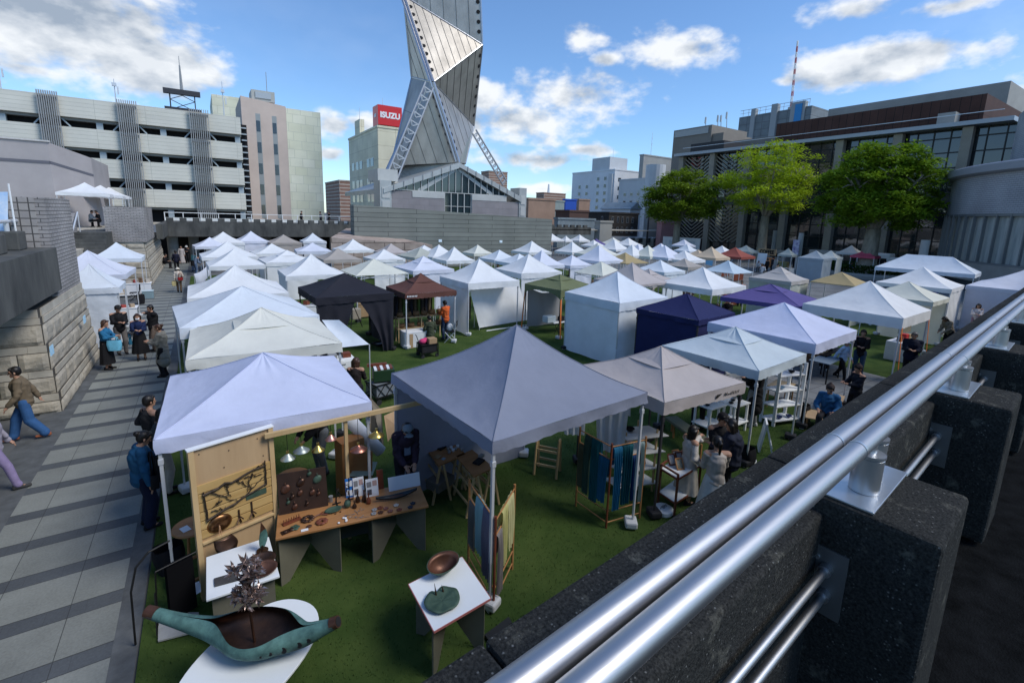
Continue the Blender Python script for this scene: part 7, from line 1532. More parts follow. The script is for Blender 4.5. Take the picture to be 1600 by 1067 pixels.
for (k, l, lab, m) in ((.25, .35, 'small upright picture frame, left on the red-brown trolley', M_redwood), (.38, .6, 'dark picture frame at the back of the red-brown trolley', M_redwood), (.7, .35, 'framed green picture at the right of the red-brown trolley', M_oak), (.2, .6, 'tall wooden card holder on the red-brown trolley', M_oak)):
    a = q[0].lerp(q[3], l); b = q[1].lerp(q[2], l); p = a.lerp(b, k); p.z = zt+.028; pframe(lab, p, .13, .16, m, M_pic if 'green' in lab else M_pic2, -.3)
p = q[0].lerp(q[2], .45); p.z = zt+.03; tag(MB().box((0, 0, .012), (.12, .05, .024)).sph((.03, .02, .03), (.04, .03, .02), 7).build('spectacle_case', mat('violet_case', (.10, .08, .35), .4), loc=p), 'violet and white trinket case on the red-brown trolley', 'case')
bn = th('bench', 'long low bench with a moss green cushion under the pinkish canopy', 'bench', (7.9, 6.4, 0)); a, b = at(1048, 652, .38), at(1100, 690, .38); bevel(sub(bn, MB().bar(a, b, .32, .08), 'cushion', mat('moss_cushion', (.13, .13, .08), .9)), .02)
for k in (.1, .9):
    p = a.lerp(b, k)
    for dx in (-.12, .12): sub(bn, MB().bar((p.x+dx, p.y+dx, 0), (p.x+dx, p.y+dx, .34), .035), 'leg', M_oak)
sl_ = th('stool', 'round dark wooden stool with a leaning panel under the pinkish canopy', 'stool', (7.0, 6.15, 0)); MB().lathe([(.001, .5), (.17, .5), (.17, .53), (.001, .53)], 20).build('seat', M_oak, sl_)
for a_ in (0, 2.1, 4.2): MB().cyl((.13*math.cos(a_), .13*math.sin(a_), 0), (.09*math.cos(a_), .09*math.sin(a_), .5), .014, n=6).build('leg', M_oak, sl_)
for (px, py, lab) in ((1036, 800, 'round white base weight at the foot of the pinkish canopy pole'), (1168, 722, 'round white base weight partly hidden by the parapet')):
    p = at(px, py, .0); t = th('base_weight', lab, 'weight', p); MB().lathe([(.001, .0), (.16, .0), (.17, .02), (.17, .075), (.15, .09), (.001, .09)], 26).build('disc', M_whitep, t); MB().cyl((0, 0, .09), (0, 0, .12), .03).tube([(-.08, 0, .09), (-.06, 0, .13), (.06, 0, .13), (.08, 0, .09)], .01, 6).build('handle', M_slat, t)
sq = MB(); zE = TG['C21'][4]; hx = TG['C21'][2]/2; r_ = random.Random(2); xx = hx*.42
for k in range(9):
    h = .03+.03*r_.random(); x0 = xx; sq.plate([(x0, -hx-.022, zE-.15), (x0+.022, -hx-.022, zE-.15), (x0+.035, -hx-.022, zE-.15+h), (x0+.012, -hx-.022, zE-.15+h)], (0, -.002, 0)); xx += .05
sq.plate([(hx*.2, -hx-.022, zE-.16), (hx*.24, -hx-.022, zE-.16), (hx*.36, -hx-.022, zE-.09), (hx*.22, -hx-.022, zE-.09)], (0, -.002, 0)); sq.build('skirt_script', M_black, TENT['C21'])
for k in ('A18', 'C1', 'A32'):
    sq = MB(); zE = TG[k][4]; hx = TG[k][2]/2; x0 = {'A18': .45, 'C1': -.75, 'A32': -.95}[k]; 
    for i in range(7): sq.plate([(x0*hx+i*.06, -hx-.025, zE-.13), (x0*hx+i*.06+.03, -hx-.025, zE-.13), (x0*hx+i*.06+.045, -hx-.025, zE-.07), (x0*hx+i*.06+.012, -hx-.025, zE-.07)], (0, -.002, 0))
    sq.build('skirt_script', M_slat if k != 'A32' else M_whitep, TENT[k])
# --- pale vented canopy: white shelves and tables
ws = th('shelf_unit', 'tall white ladder shelf unit with small bowls under the pale vented canopy', 'shelf', (12.2, 5.8, 0)); mb = MB()
for x, y in ((11.75, 5.72), (11.75, 6.05), (12.52, 5.5), (12.52, 5.85)): mb.bar((x, y, 0), (x, y, 1.62), .05, .07)
sub(ws, mb, 'uprights', M_whitep)
for z in (.12, .5, .9, 1.3): bevel(sub(ws, MB().plate([(11.72, 5.68, z), (12.55, 5.46, z), (12.55, 5.88, z), (11.72, 6.08, z)], (0, 0, .03)), 'board', M_whitep), .004)
for x, y, z, m, lab in ((12.0, 5.72, .152, mat('blue_glaze', (.03, .05, .16), .3), 'left dark blue bowl on the lowest board of the white shelves'), (12.3, 5.64, .152, MATS['blue_glaze'], 'right dark blue bowl on the lowest board of the white shelves'), (12.0, 5.76, .932, mat('glass_blue', (.25, .4, .55), .2), 'pale blue glass on the third board of the white shelves'), (12.25, 5.7, 1.332, M_black, 'black bowl on the top board of the white shelves')): dish('bowl', lab, (x, y, z), .075, m, .06, cat='bowl')
for k, (x, y, lab) in enumerate(((9.95, 6.35, 'white slatted table nearest the girl in lace, under the pale vented canopy'), (10.6, 6.15, 'white slatted table beside the canopy pole, under the pale vented canopy'))):
    t = th('slat_table', lab, 'table', (x, y, 0)); 
    for z in (.25, .72): bevel(MB().box((0, 0, z), (.62, .5, .03)).build('tabletop' if z > .5 else 'lower_shelf', M_whitep, t), .004)
    for sx in (-.27, .27):
        for sy in (-.2, .2): MB().bar((sx, sy, 0), (sx, sy, .7), .045).build('leg', M_whitep, t)
    for i in range(3): dish('dish', ('dark flat dish left', 'dark flat dish in the middle', 'grey dish right')[i]+' on the white slatted table '+('nearest the girl in lace' if k == 0 else 'beside the canopy pole'), (x-.2+.2*i, y-.05+.08*i, .737), .06, (M_black, M_black, M_slat)[i], .03)
af = th('sandwich_board', 'white folding sandwich board standing on the grass beside the parapet', 'sign', (10.25, 5.1, 0)); 
sub(af, MB().plate([(10.02, 5.12, .02), (10.36, 5.34, .02), (10.36, 5.24, .72), (10.02, 5.02, .72)], (.02, -.03, 0)), 'front_panel', M_whitep); mb = MB(); mb.bar((10.14, 4.86, 0), (10.04, 5.02, .72), .03); mb.bar((10.5, 5.06, 0), (10.36, 5.24, .72), .03); mb.bar((10.2, 4.95, .2), (10.5, 5.13, .2), .02); sub(af, mb, 'rear_legs', M_whitep)
sub(af, MB().plate([(10.05, 5.09, .1), (10.36, 5.29, .1), (10.36, 5.21, .64), (10.05, 5.01, .64)], (-.004, .006, 0)), 'paper', M_paper)
bag('weight_bag', 'black weight bag strapped to the leg of the pale vented canopy', (9.35, 5.0, .36), K, (.3, .28, .34), 0, 0, 'weight')
bag('backpack', 'black bag at the foot of the white ladder shelf', (12.85, 5.55, .42), K, (.32, .24, .4), 0, .05, 'bag'); tag(MB().plate([(12.5, 5.2, .02), (12.8, 5.3, .02), (12.75, 5.42, .3), (12.45, 5.32, .3)], (0, .02, 0)).build('slate_sign', MATS['black_slate']), 'black slate leaning on the foot of the white ladder shelf', 'slate')
# --- lilac canopy with black chair, paved path
ch = th('metal_chair', 'black metal chair among low wooden boards under the lilac-blue canopy', 'chair', (14.0, 6.3, 0)); mb = MB()
for sx in (-.22, .22): mb.tube([(sx, -.2, 0), (sx, -.2, .44)], .014, 6); mb.tube([(sx, .22, 0), (sx, .2, .44), (sx, .24, .86)], .014, 6)
mb.tube([(-.22, .24, .86), (.22, .24, .86)], .014, 6).tube([(-.22, .23, .66), (.22, .23, .66)], .012, 6).tube([(-.22, -.2, .2), (-.22, .21, .2)], .01, 6).tube([(.22, -.2, .2), (.22, .21, .2)], .01, 6)
for z in (.86,): mb.tube([(-.22, .24, z), (-.22, -.18, z-.22), (-.22, -.2, .44)], .012, 6).tube([(.22, .24, z), (.22, -.18, z-.22), (.22, -.2, .44)], .012, 6)
mb.build('frame', M_iron, ch); bevel(MB().box((0, 0, .45), (.46, .44, .03)).build('seat', M_iron, ch), .01); ch.rotation_euler.z = .7
def slattable(lab, x, y, w, d, h, m, rz=0., name='table', cat='table', leg=M_oak):
    t = thing(name, lab, cat, (x, y, 0), rz); bevel(MB().box((0, 0, h-.015), (w, d, .03)).build('tabletop', m, t), .005)
    for sx in (-1, 1):
        for sy in (-1, 1): MB().bar((sx*(w/2-.04), sy*(d/2-.04), 0), (sx*(w/2-.04), sy*(d/2-.04), h-.03), .035).build('leg', leg, t)
    return t
slattable('pale wooden shelf table right of the white ladder shelf', 13.3, 6.4, .8, .5, .62, M_pine, .2); slattable('low plywood table behind the man in the brown beanie', 14.4, 5.5, .6, .45, .36, M_ply, .3); slattable('dark wooden table of prints under the large cool white canopy', 18.0, 7.4, 1.6, .7, .76, M_dkwood, .1, leg=M_iron); slattable('dark table with a blue cloth top under the large cool white canopy', 17.0, 6.9, 1.2, .6, .7, mat('blue_grey_cloth', (.14, .19, .24), .8), .1, leg=M_iron)
slattable('tan work board in front of the man in the brown beanie', 12.75, 5.2, .7, .5, .30, M_ply, .5)
for i, (x, y, z, sz, m, lab) in enumerate(((17.5, 7.3, .76, (.5, .3, .05), M_card, 'tan box of prints, left on the dark table under the large cool white canopy'), (18.2, 7.5, .76, (.35, .3, .35), M_redwood, 'reddish wooden rack on the dark table under the large cool white canopy'), (18.6, 7.4, .76, (.3, .2, .04), M_paper, 'white sheets on the dark table under the large cool white canopy'), (19.2, 8.2, 0, (.9, .3, 1.2), mat('rust_shelf', (.22, .08, .03), .7, scale=9, col2=(.35, .2, .1)), 'rust-coloured shelf of wooden ware under the large cool white canopy'))):
    bevel(tag(MB().box((0, 0, sz[2]/2), sz, .1).build('stall_goods', m, loc=(x, y, z)), lab, 'goods'), .01)
M_orange = mat('orange_strap', (.75, .20, .04), .6)
def strap(root, a, b): sub(root, MB().plate([a-Vector((.03, 0, 0)), a+Vector((.03, 0, 0)), b+Vector((.03, 0, 0)), b-Vector((.03, 0, 0))], (0, .006, 0)), 'guy_strap', M_orange)
def subr(root, a, b):      # strap in the local frame of a rotated tent
    o = MB().bar(a, b, .07, .008).build('guy_strap', M_orange, root); return o
for k, (sx, sy) in (('C22', (-1, -1)), ('C22', (1, -1)), ('A34', (-1, -1)), ('A34', (-1, 1))):
    hx = TG[k][2]/2; z = TG[k][4]; subr(TENT[k], (sx*hx*.97, sy*hx*1.0, z-.3), (sx*hx*1.02, sy*hx*1.1, .05))
tc2 = th('covered_table', 'table under a white cloth with red goods beside the railing', 'table', (22.6, 6.6, 0)); bevel(MB().box((0, 0, .37), (1.3, .7, .74)).build('tablecloth', fab('white'), tc2), .03)
for i, (dx, m, lab, s_) in enumerate(((-.4, M_redwood, 'dark red box on the white cloth beside the railing', .2), (0, mat('red_goods', (.5, .03, .03), .5), 'bright red bag on the white cloth beside the railing', .26), (.35, M_card, 'tan box on the white cloth beside the railing', .22))): bevel(tag(MB().box((0, 0, s_*.5), (s_, s_*.8, s_)).build('stall_goods', m, loc=(22.6+dx, 6.6, .742)), lab, 'goods'), .02)
tag(MB().plate([(24.6, 7.4, .6), (25.6, 7.3, .6), (25.6, 7.3, 1.9), (24.6, 7.4, 1.9)], (0, .03, 0)).build('pin_board', mat('pin_board', (.42, .37, .28), .8)), 'beige display panel under the thin cream canopy', 'board')
tag(MB().plate([(27.6, 7.2, .3), (28.4, 7.1, .3), (28.4, 7.1, 1.6), (27.6, 7.2, 1.6)], (0, .03, 0)).build('chalk_board', mat('blue_chalk', (.035, .05, .075), .7)), 'dark blue chalk board under the white concave canopy near the railing', 'board')
# --- open grass in the middle: black tent, brown stall, white tent sheet
wt = th('wagon', 'folding wagon with a black frame and grey cloth carrying a green crate', 'wagon', (3.85, 12.1, 0)); mb = MB()
for sx in (-.28, .28):
    mb.bar((sx, -.42, .2), (sx, .42, .2), .025).bar((sx, -.42, .55), (sx, .42, .55), .025)
    for i in range(3): mb.bar((sx, -.42+.28*i, .2), (sx, -.14+.28*i, .55), .015).bar((sx, -.14+.28*i, .2), (sx, -.42+.28*i, .55), .015)
for sy in (-.42, .42): mb.bar((-.28, sy, .55), (.28, sy, .55), .025); mb.bar((-.28, sy, .2), (.28, sy, .55), .014); mb.bar((.28, sy, .2), (-.28, sy, .55), .014)
mb.build('frame', M_iron, wt); MB().box((0, 0, .37), (.52, .8, .3)).build('cloth_tub', mat('grey_tub', (.16, .18, .20), .9), wt)
for sx in (-.26, .26):
    for sy in (-.34, .34): MB().cyl((sx-.02, sy, .08), (sx+.02, sy, .08), .08, n=14).build('wheel', M_foot, wt)
wt.rotation_euler.z = -1.3
gc = th('storage_crate', 'dark green folding crate full of boxes on the grey wagon', 'crate', (3.85, 12.15, .56)); 
bevel(MB().box((0, 0, .16), (.56, .42, .32), -.2).build('crate', mat('green_plastic', (.015, .045, .018), .5), gc), .015); mb = MB()
for i in range(6): mb.box((-.22+.085*i, 0, .335), (.07, .34, .03), -.2, i % 2)
mb.build('contents', [M_paper, M_redwood], gc); MB().box((-.1, .24, .36), (.52, .08, .08), -.2).build('handle', M_redwood, gc)
wc = th('drawer_cabinet', 'white plastic drawer cabinet behind the cream canopy', 'cabinet', (3.05, 13.6, 0)); bevel(MB().box((0, 0, .45), (.75, .5, .9)).build('body', M_whitep, wc), .02)
for i in range(3):
    d_ = bevel(MB().box((0, -.262, .17+.28*i), (.66, .02, .24)).build('drawer', M_whitep, wc), .01); MB().box((0, -.28, .2+.28*i), (.2, .012, .03)).build('handle', M_slat, d_)
for i, (dx, m, lab) in enumerate(((-.2, M_slat, 'grey box on top of the white drawer cabinet'), (.18, M_redwood, 'dark red tin on top of the white drawer cabinet'))): tag(MB().box((0, 0, .06), (.22, .24, .12)).build('box', m, loc=(3.05+dx, 13.6, .902)), lab, 'box')
ty = th('rimmed_tray', 'small black rimmed tray lying on the open grass', 'tray', at(597, 537)); mb = MB()
for a, b in (((-.32, -.22), (.32, -.22)), ((.32, -.22), (.32, .22)), ((.32, .22), (-.32, .22)), ((-.32, .22), (-.32, -.22))): mb.bar((*a, .03), (*b, .03), .06, .05)
mb.build('rim', M_iron, ty); MB().box((0, 0, .012), (.6, .4, .012)).build('base', mat('tray_grey', (.3, .32, .34), .4), ty); ty.rotation_euler.z = .25
# awning flap of the cream canopy row
af_ = th('awning_flap', 'white cloth awning stretched out over the grass from the cream canopy', 'awning', (3.0, 14.2, 0)); a, b, c, d = at(503, 500, 2.2), at(530, 500, 2.25), at(577, 538, 1.75), at(532, 543, 1.85)
mb = MB(); mb.grid(lambda u, v: tuple((a.lerp(b, u)).lerp(d.lerp(c, u), v)-Vector((0, 0, .12*math.sin(math.pi*v)*math.sin(math.pi*u)))), 10, 10); sub(af_, mb, 'cloth', fab('cool'), True); sub(af_, MB().cyl(Vector((c.x, c.y, 0)), c, .016, n=8), 'pole', M_steel)
ban = th('banner', 'white banner sagging from the corner of a walkway canopy', 'banner', (0, 26, 0)); a, b = at(303, 428, 1.5), at(326, 412, 1.9); mb = MB(); mb.grid(lambda u, v: tuple(a.lerp(b, u)+Vector((.05*math.sin(v*3), 0, -.65*v-.2*math.sin(math.pi*u)*.6))), 10, 6); sub(ban, mb, 'cloth', fab('lilac'), True); sub(ban, MB().cyl(a-Vector((0, 0, a.z)), a, .012, n=6).cyl(b-Vector((0, 0, b.z)), b, .012, n=6), 'poles', M_steel)
# parted curtains of the black tent: dark goods inside
for lab, px, py, z, sz, m in (('beige bucket bag hanging on a chair in the mouth of the black tent', 556, 507, .25, (.42, .3, .5), mat('beige_bag', (.3, .27, .22), .9)), ('black box on the grass by the right curtain of the black tent', 595, 519, 0, (.6, .45, .55), M_black)): bevel(tag(MB().box((0, 0, sz[2]/2), sz, .2).build('stall_goods', m, loc=at(px, py)+Vector((0, 0, z))), lab, 'goods'), .04)
tp = th('tripod', 'black camera tripod inside the mouth of the black tent', 'tripod', at(552, 512)); mb = MB()
for a_ in (0, 2.1, 4.2): mb.cyl((.4*math.cos(a_), .4*math.sin(a_), 0), (0, 0, 1.1), .018, n=6)
mb.build('legs', M_iron, tp); MB().cyl((0, 0, 1.08), (0, 0, 1.3), .03).box((0, 0, 1.36), (.18, .14, .14)).build('head', M_iron, tp)
# brown stall
bsT = TENT['A32']; bx_, by_ = TG['A32'][0], TG['A32'][1]
st2 = th('bag_shelf', 'two-tier pale wooden shelf of wicker bags under the brown canopy', 'shelf', (bx_, by_+.1, 0))
for z in (.55, .98): bevel(MB().box((0, 0, z), (2.0, .4, .04)).build('board', M_pine, st2), .005)
for sx in (-.95, 0, .95):
    for sy in (-.16, .16): MB().bar((sx, sy, 0), (sx, sy, .96), .04).build('leg', M_pine, st2)
bt_ = th('covered_table', 'white cloth covered table left in front of the wicker bag shelf', 'table', (bx_-.6, by_-.75, 0)); bevel(MB().box((0, 0, .32), (.9, .5, .64)).build('tablecloth', fab('white'), bt_), .03)
M_wick = mat('wicker', (.15, .075, .03), .8, scale=30, col2=(.24, .13, .055), bump=.8, bscale=45)
for i in range(6):
    x = bx_-.85+.34*i; t = thing('wicker_bag', 'wicker bag, %s on the upper tier of the pale shelf' % ('leftmost', 'second from the left', 'third from the left', 'third from the right', 'second from the right', 'rightmost')[i], 'bag', (x, by_+.06, 1.002), 0, 'wicker bags under the brown canopy'); MB().lathe([(.001, 0), (.12, 0), (.14, .1), (.12, .2), (.115, .2), (.13, .1), (.001, .01)], 14, sy=.6).build('body', M_wick, t, smooth=True); MB().tube([(-.08, 0, .19), (-.06, 0, .3), (.06, 0, .3), (.08, 0, .19)], .01, 6).build('handle', M_wick, t, smooth=True)
for i in range(5):
    x = bx_-.8+.4*i; t = thing('wicker_bag', 'low wicker basket, %s on the lower tier of the pale shelf' % ('leftmost', 'second from the left', 'middle one', 'second from the right', 'rightmost')[i], 'basket', (x, by_+.06, .572), 0, 'wicker baskets under the brown canopy'); MB().lathe([(.001, 0), (.13, 0), (.15, .16), (.14, .16), (.12, .02), (.001, .02)], 14, sy=.7).build('body', M_wick, t, smooth=True); MB().tube([(-.12, 0, .16), (0, 0, .26), (.12, 0, .16)], .01, 6).build('handle', M_wick, t, smooth=True)
bk = th('hanging_rail', 'dark clothes hanging along the back of the brown canopy stall', 'clothes', (bx_, by_+.85, 0)); mb = MB(); r_ = random.Random(6)
for i in range(12): x = -.9+.16*i; mb.box((x, .8-.8, 1.25), (.1, .25, .8+.2*r_.random()), 0, i % 4)
mb.build('garments', [cloth((.06, .05, .04)), cloth((.03, .03, .04)), cloth((.14, .10, .06)), cloth((.10, .16, .04))], bk); MB().cyl((-1, 0, 1.72), (1, 0, 1.72), .015).cyl((-1, 0, 0), (-1, 0, 1.72), .015).cyl((1, 0, 0), (1, 0, 1.72), .015).build('rail', M_steel, bk)
bevel(tag(MB().box((0, 0, .28), (.62, .4, .56), .1).build('cardboard_box', M_card, loc=at(648, 541)), 'large cardboard box in front of the wicker bag stall', 'box'), .01)
wg = th('wagon', 'black folding wagon with pink yarn and boxes in front of the brown canopy', 'wagon', at(668, 556)); mb = MB()
for sx in (-.3, .3): mb.bar((sx, -.25, .2), (sx, .25, .2), .03).bar((sx, -.25, .48), (sx, .25, .48), .03); [mb.bar((sx, sy, .1), (sx, sy, .5), .03) for sy in (-.25, .25)]
for sy in (-.25, .25): mb.bar((-.3, sy, .48), (.3, sy, .48), .03); mb.bar((-.3, sy, .2), (.3, sy, .2), .03)
mb.tube([(-.3, 0, .45), (-.42, 0, .8), (-.42, .1, .8)], .014, 6); mb.build('frame', M_iron, wg); MB().box((0, 0, .33), (.56, .46, .25)).build('cloth_tub', cloth((.02, .02, .022)), wg)
for sx in (-.27, .27):
    for sy in (-.23, .23): MB().cyl((sx, sy-.02, .07), (sx, sy+.02, .07), .07, n=12).build('wheel', M_foot, wg)
p = at(668, 556)
tag(MB().sph((0, 0, .1), (.14, .12, .1), 9).sph((.12, .05, .12), (.1, .1, .09), 8).build('yarn', mat('pink_yarn', (.6, .05, .16), .9, bump=.8, bscale=60), loc=p+Vector((-.16, .05, .45)), smooth=True), 'bright pink yarn heap on the black wagon', 'yarn'); bevel(tag(MB().box((0, 0, .1), (.3, .3, .2)).build('box', M_card, loc=p+Vector((.15, -.02, .46))), 'small cardboard box on the black wagon', 'box'), .01)
fc_ = th('folding_chair', 'folding chair with a white carrier bag beside the orange jacket', 'chair', at(704, 534)); mb = MB()
for sy in (-.2, .2): mb.tube([(-.22, sy, 0), (.2, sy, .46), (.24, sy, .85)], .013, 6).tube([(.22, sy, 0), (-.2, sy, .44)], .013, 6)
mb.build('frame', M_steel, fc_); MB().box((0, 0, .45), (.42, .4, .02)).build('seat', M_black, fc_); MB().box((.24, 0, .75), (.02, .4, .2)).build('backrest', M_black, fc_); fc_.rotation_euler.z = -.6
tag(MB().sph((0, 0, .14), (.13, .1, .16), 9).build('carrier_bag', fab('white'), loc=at(704, 534)+Vector((-.03, .02, .46)), smooth=True), 'white carrier bag on the folding chair', 'bag')
# leaning front sheet of the tall white tent
lt = th('front_sheet', 'white cloth sheet leaning out of the tall white tent to the grass', 'sheet', (11.6, 18.0, 0)); a, b = at(733, 449, 1.98), at(810, 440, 1.98); c, d = at(749, 512, .12), at(829, 499, .12)
mb = MB(); mb.grid(lambda u, v: tuple(a.lerp(b, u).lerp(c.lerp(d, u), v)+Vector((0, -.05*math.sin(u*9.4+.6)*math.sin(math.pi*min(1, v*1.1)), -.08*math.sin(math.pi*v)+.03*noise.noise(Vector((u*5, v*4, 1)))))), 26, 20); sub(lt, mb, 'cloth', fab('white'), True); sub(lt, MB().cyl(c, d, .014, n=8).cyl(c, c-Vector((0, 0, .12)), .012, n=6).cyl(d, d-Vector((0, 0, .12)), .012, n=6), 'bottom_bar', M_steel)
tag(MB().cyl(at(760, 517, .03), at(823, 508, .03), .025, n=8).build('pole', M_whitep), 'white pole lying on the grass below the leaning sheet', 'pole')
rg = th('garment_rack', 'rack of rust and dark garments inside the tall white tent', 'clothes', (9.4, 18.5, 0)); mb = MB()
for i in range(4): mb.box((-.1+.16*i, 0, .95), (.1, .3, 1.0), 0, i % 2)
mb.build('garments', [cloth((.22, .05, .03)), cloth((.05, .03, .03))], rg); MB().cyl((-.2, 0, 1.5), (.7, 0, 1.5), .015).cyl((-.2, 0, 0), (-.2, 0, 1.5), .015).cyl((.7, 0, 0), (.7, 0, 1.5), .015).build('rail', M_steel, rg)
# olive stall
olx, oly = TG['A34'][0], TG['A34'][1]
ft = th('folding_table', 'crossed-leg folding table with gear under the olive canopy', 'table', (olx-.1, oly-.2, 0)); MB().box((0, 0, .5), (.9, .5, .03)).build('tabletop', M_paper, ft); mb = MB()
for i in range(3): x0, x1 = -.42+.28*i, -.14+.28*i; mb.bar((x0, -.22, 0), (x1, -.22, .48), .018).bar((x1, -.22, 0), (x0, -.22, .48), .018)
mb.build('crossed_legs', M_iron, ft)
for i, (dx, m, lab, sz) in enumerate(((-.55, mat('clear_tub', (.45, .52, .56), .3), 'pale blue storage box on the olive stall table', (.5, .35, .3)), (.15, M_black, 'black bag on the olive stall table', (.3, .25, .2)), (.9, M_black, 'black folded chair right of the olive stall table', (.4, .4, .8)))): bevel(tag(MB().box((0, 0, sz[2]/2), sz, .1).build('stall_goods', m, loc=(olx-.1+dx, oly-.2, .517 if i < 2 else 0)), lab, 'goods'), .03)
oc = th('inner_curtain', 'grey inner curtain across the back of the olive canopy', 'curtain', (olx, oly+.7, 0)); mb = MB(); mb.grid(lambda u, v: (-1.02+2.04*u, .25+.05*math.sin(u*14+v), .1+1.85*v-.35*math.sin(math.pi*u)*(v)), 20, 10); mb.build('cloth', mat('grey_curtain', (.30, .30, .30), .7, trans=.2), oc, smooth=True)
# goods tables where stalls are open to view
def stall(lab, x, y, w, m, cols, sd, z=.74, rz=0.):
    t = thing('stall_table', 'goods table of the '+lab, 'table', (x, y, 0), rz); r_ = random.Random(sd); bevel(MB().box((0, 0, z-.02), (w, .65, .04)).build('tabletop', m, t), .01); MB().bx(-w/2+.02, w/2-.02, -.3, -.28, .08, z-.045).build('cloth_front', m, t)
    for sx in (-1, 1):
        for sy in (-1, 1): MB().cyl((sx*(w/2-.08), sy*.26, 0), (sx*(w/2-.08), sy*.26, z-.04), .018, n=6).build('leg', M_steel, t)
    n = max(3, int(w/.3))
    for i in range(n):
        sz = (r_.uniform(.12, .24), r_.uniform(.12, .24), r_.uniform(.08, .32)); c_ = cols[i % len(cols)]; a = R(rz); px_, py_ = x+(-w/2+.18+(w-.36)*i/max(1, n-1)), y+r_.uniform(-.15, .15)
        mm = mat('goods_%d' % int(sum(c_)*1000), c_, .6, var=.2, scale=8); o = MB()
        if i % 3 == 0: o.lathe([(.001, 0), (sz[0]*.4, 0), (sz[0]*.5, sz[2]*.5), (sz[0]*.3, sz[2]), (.001, sz[2])], 12)
        else: o.box((0, 0, sz[2]/2), sz, r_.random())
        q_ = bevel(o.build('stall_goods', mm, loc=(px_, py_, z+.002)), .012); tag(q_, '%s %s, %s along the %s table' % (cname(c_), 'pot' if i % 3 == 0 else 'box', ORD[i], lab), 'goods', 'goods on the '+lab+' table')
ORD = ('first', 'second', 'third', 'fourth', 'fifth', 'sixth', 'seventh')
def cname(c): return 'pale' if min(c) > .33 else 'near-black' if max(c) < .1 else 'green-grey' if c[1] > c[0] else 'red' if c[0] > 3*c[1] else 'orange' if c[0] > .45 else 'brown'
E5 = [(.3, .18, .1), (.5, .48, .42), (.08, .07, .06), (.35, .08, .05), (.2, .22, .16)]
for lab, k, w, m, cols in (('taupe canopy stall', 'A15', 1.8, M_paper, E5), ('cream pyramid stall', 'A17', 2.0, M_card, E5), ('fruit-coloured stall', 'A36', 1.7, M_redwood, [(.55, .22, .04), (.5, .3, .1), (.4, .08, .03)]), ('big concave canopy stall', 'C14', 1.9, M_dkwood, E5), ('purple canopy stall', 'C16', 1.9, M_dkwood, E5), ('grey-beige tent stall', 'C17', 1.4, M_dkwood, E5), ('taupe open-front stall', 'C12', 1.3, M_dkwood, E5), ('pale blue canopy stall', 'C13', 1.5, M_redwood, [(.4, .04, .04), (.5, .45, .4), (.05, .05, .06)]), ('stall at the stone wall end', 'A37', 1.5, M_dkwood, E5),
        ('lilac canopy middle stall', 'B7', 1.7, M_dkwood, E5), ('rust red canopy stall', 'C9', 1.6, M_redwood, E5), ('white stall left of the rust red one', 'C8', 1.5, M_redwood, E5), ('farthest left walkway stall', 'L1', 1.8, M_paper, [(.3, .05, .04), (.2, .12, .07), (.45, .4, .34)]), ('middle left walkway stall', 'L2', 1.9, M_paper, [(.12, .06, .04), (.32, .05, .04), (.4, .3, .2)]), ('navy tent stall', 'C15', 1.2, M_card, E5), ('ridge tent stall', 'C25', 1.9, mat('blue_cloth', (.03, .05, .3), .8), E5), ('grey-green canopy stall', 'C27', 1.0, M_whitep, E5), ('cabinet stall behind the black tent', 'A12', 1.7, M_paper, [(.25, .17, .09), (.35, .1, .05), (.5, .46, .4)])):
    x, y = TENT[k].location.x, TENT[k].location.y; stall(lab, x+(.5 if k[0] == 'L' else 0), y-.3, w, m, cols, len(lab)*3+int(w*10))
el = th('wooden_easel', 'leaning pale wooden easel with a red round ornament at the left walkway stall', 'easel', at(186, 470)); mb = MB(); mb.bar((0, 0, 0), (-.3, .5, 1.3), .05).bar((.35, 0, 0), (.05, .5, 1.3), .05).bar((-.05, .1, .35), (.3, .1, .35), .03).bar((-.2, .35, .9), (.15, .35, .9), .03); mb.build('frame', M_pine, el); MB().sph((-.12, .18, .75), (.12, .06, .12), 10).build('ornament', M_redwood, el, smooth=True)
bc_ = th('folding_chair', 'black folding chair facing the left walkway stalls', 'chair', at(212, 470)); mb = MB()
for sy in (-.2, .2): mb.tube([(-.22, sy, 0), (.2, sy, .46), (.24, sy, .85)], .013, 6).tube([(.22, sy, 0), (-.2, sy, .44)], .013, 6)
mb.build('frame', M_iron, bc_); MB().box((0, 0, .45), (.42, .4, .02)).build('seat', M_black, bc_); MB().box((.24, 0, .72), (.02, .42, .32)).build('backrest', M_black, bc_)
bag('backpack', 'black rucksack standing on the paving by the left walkway stalls', at(221, 475)+Vector((0, 0, .5)), K, (.32, .22, .48), 0, .05)
cx_ = th('clear_box', 'translucent pale blue box on the paving by the left walkway stalls', 'box', at(232, 466)); bevel(MB().box((0, 0, .2), (.5, .4, .4)).build('body', mat('translucent_blue', (.40, .55, .60), .3, trans=.5), cx_), .02); bevel(MB().box((0, 0, .42), (.54, .44, .04)).build('lid', mat('translucent_lid', (.5, .62, .66), .3), cx_), .01)
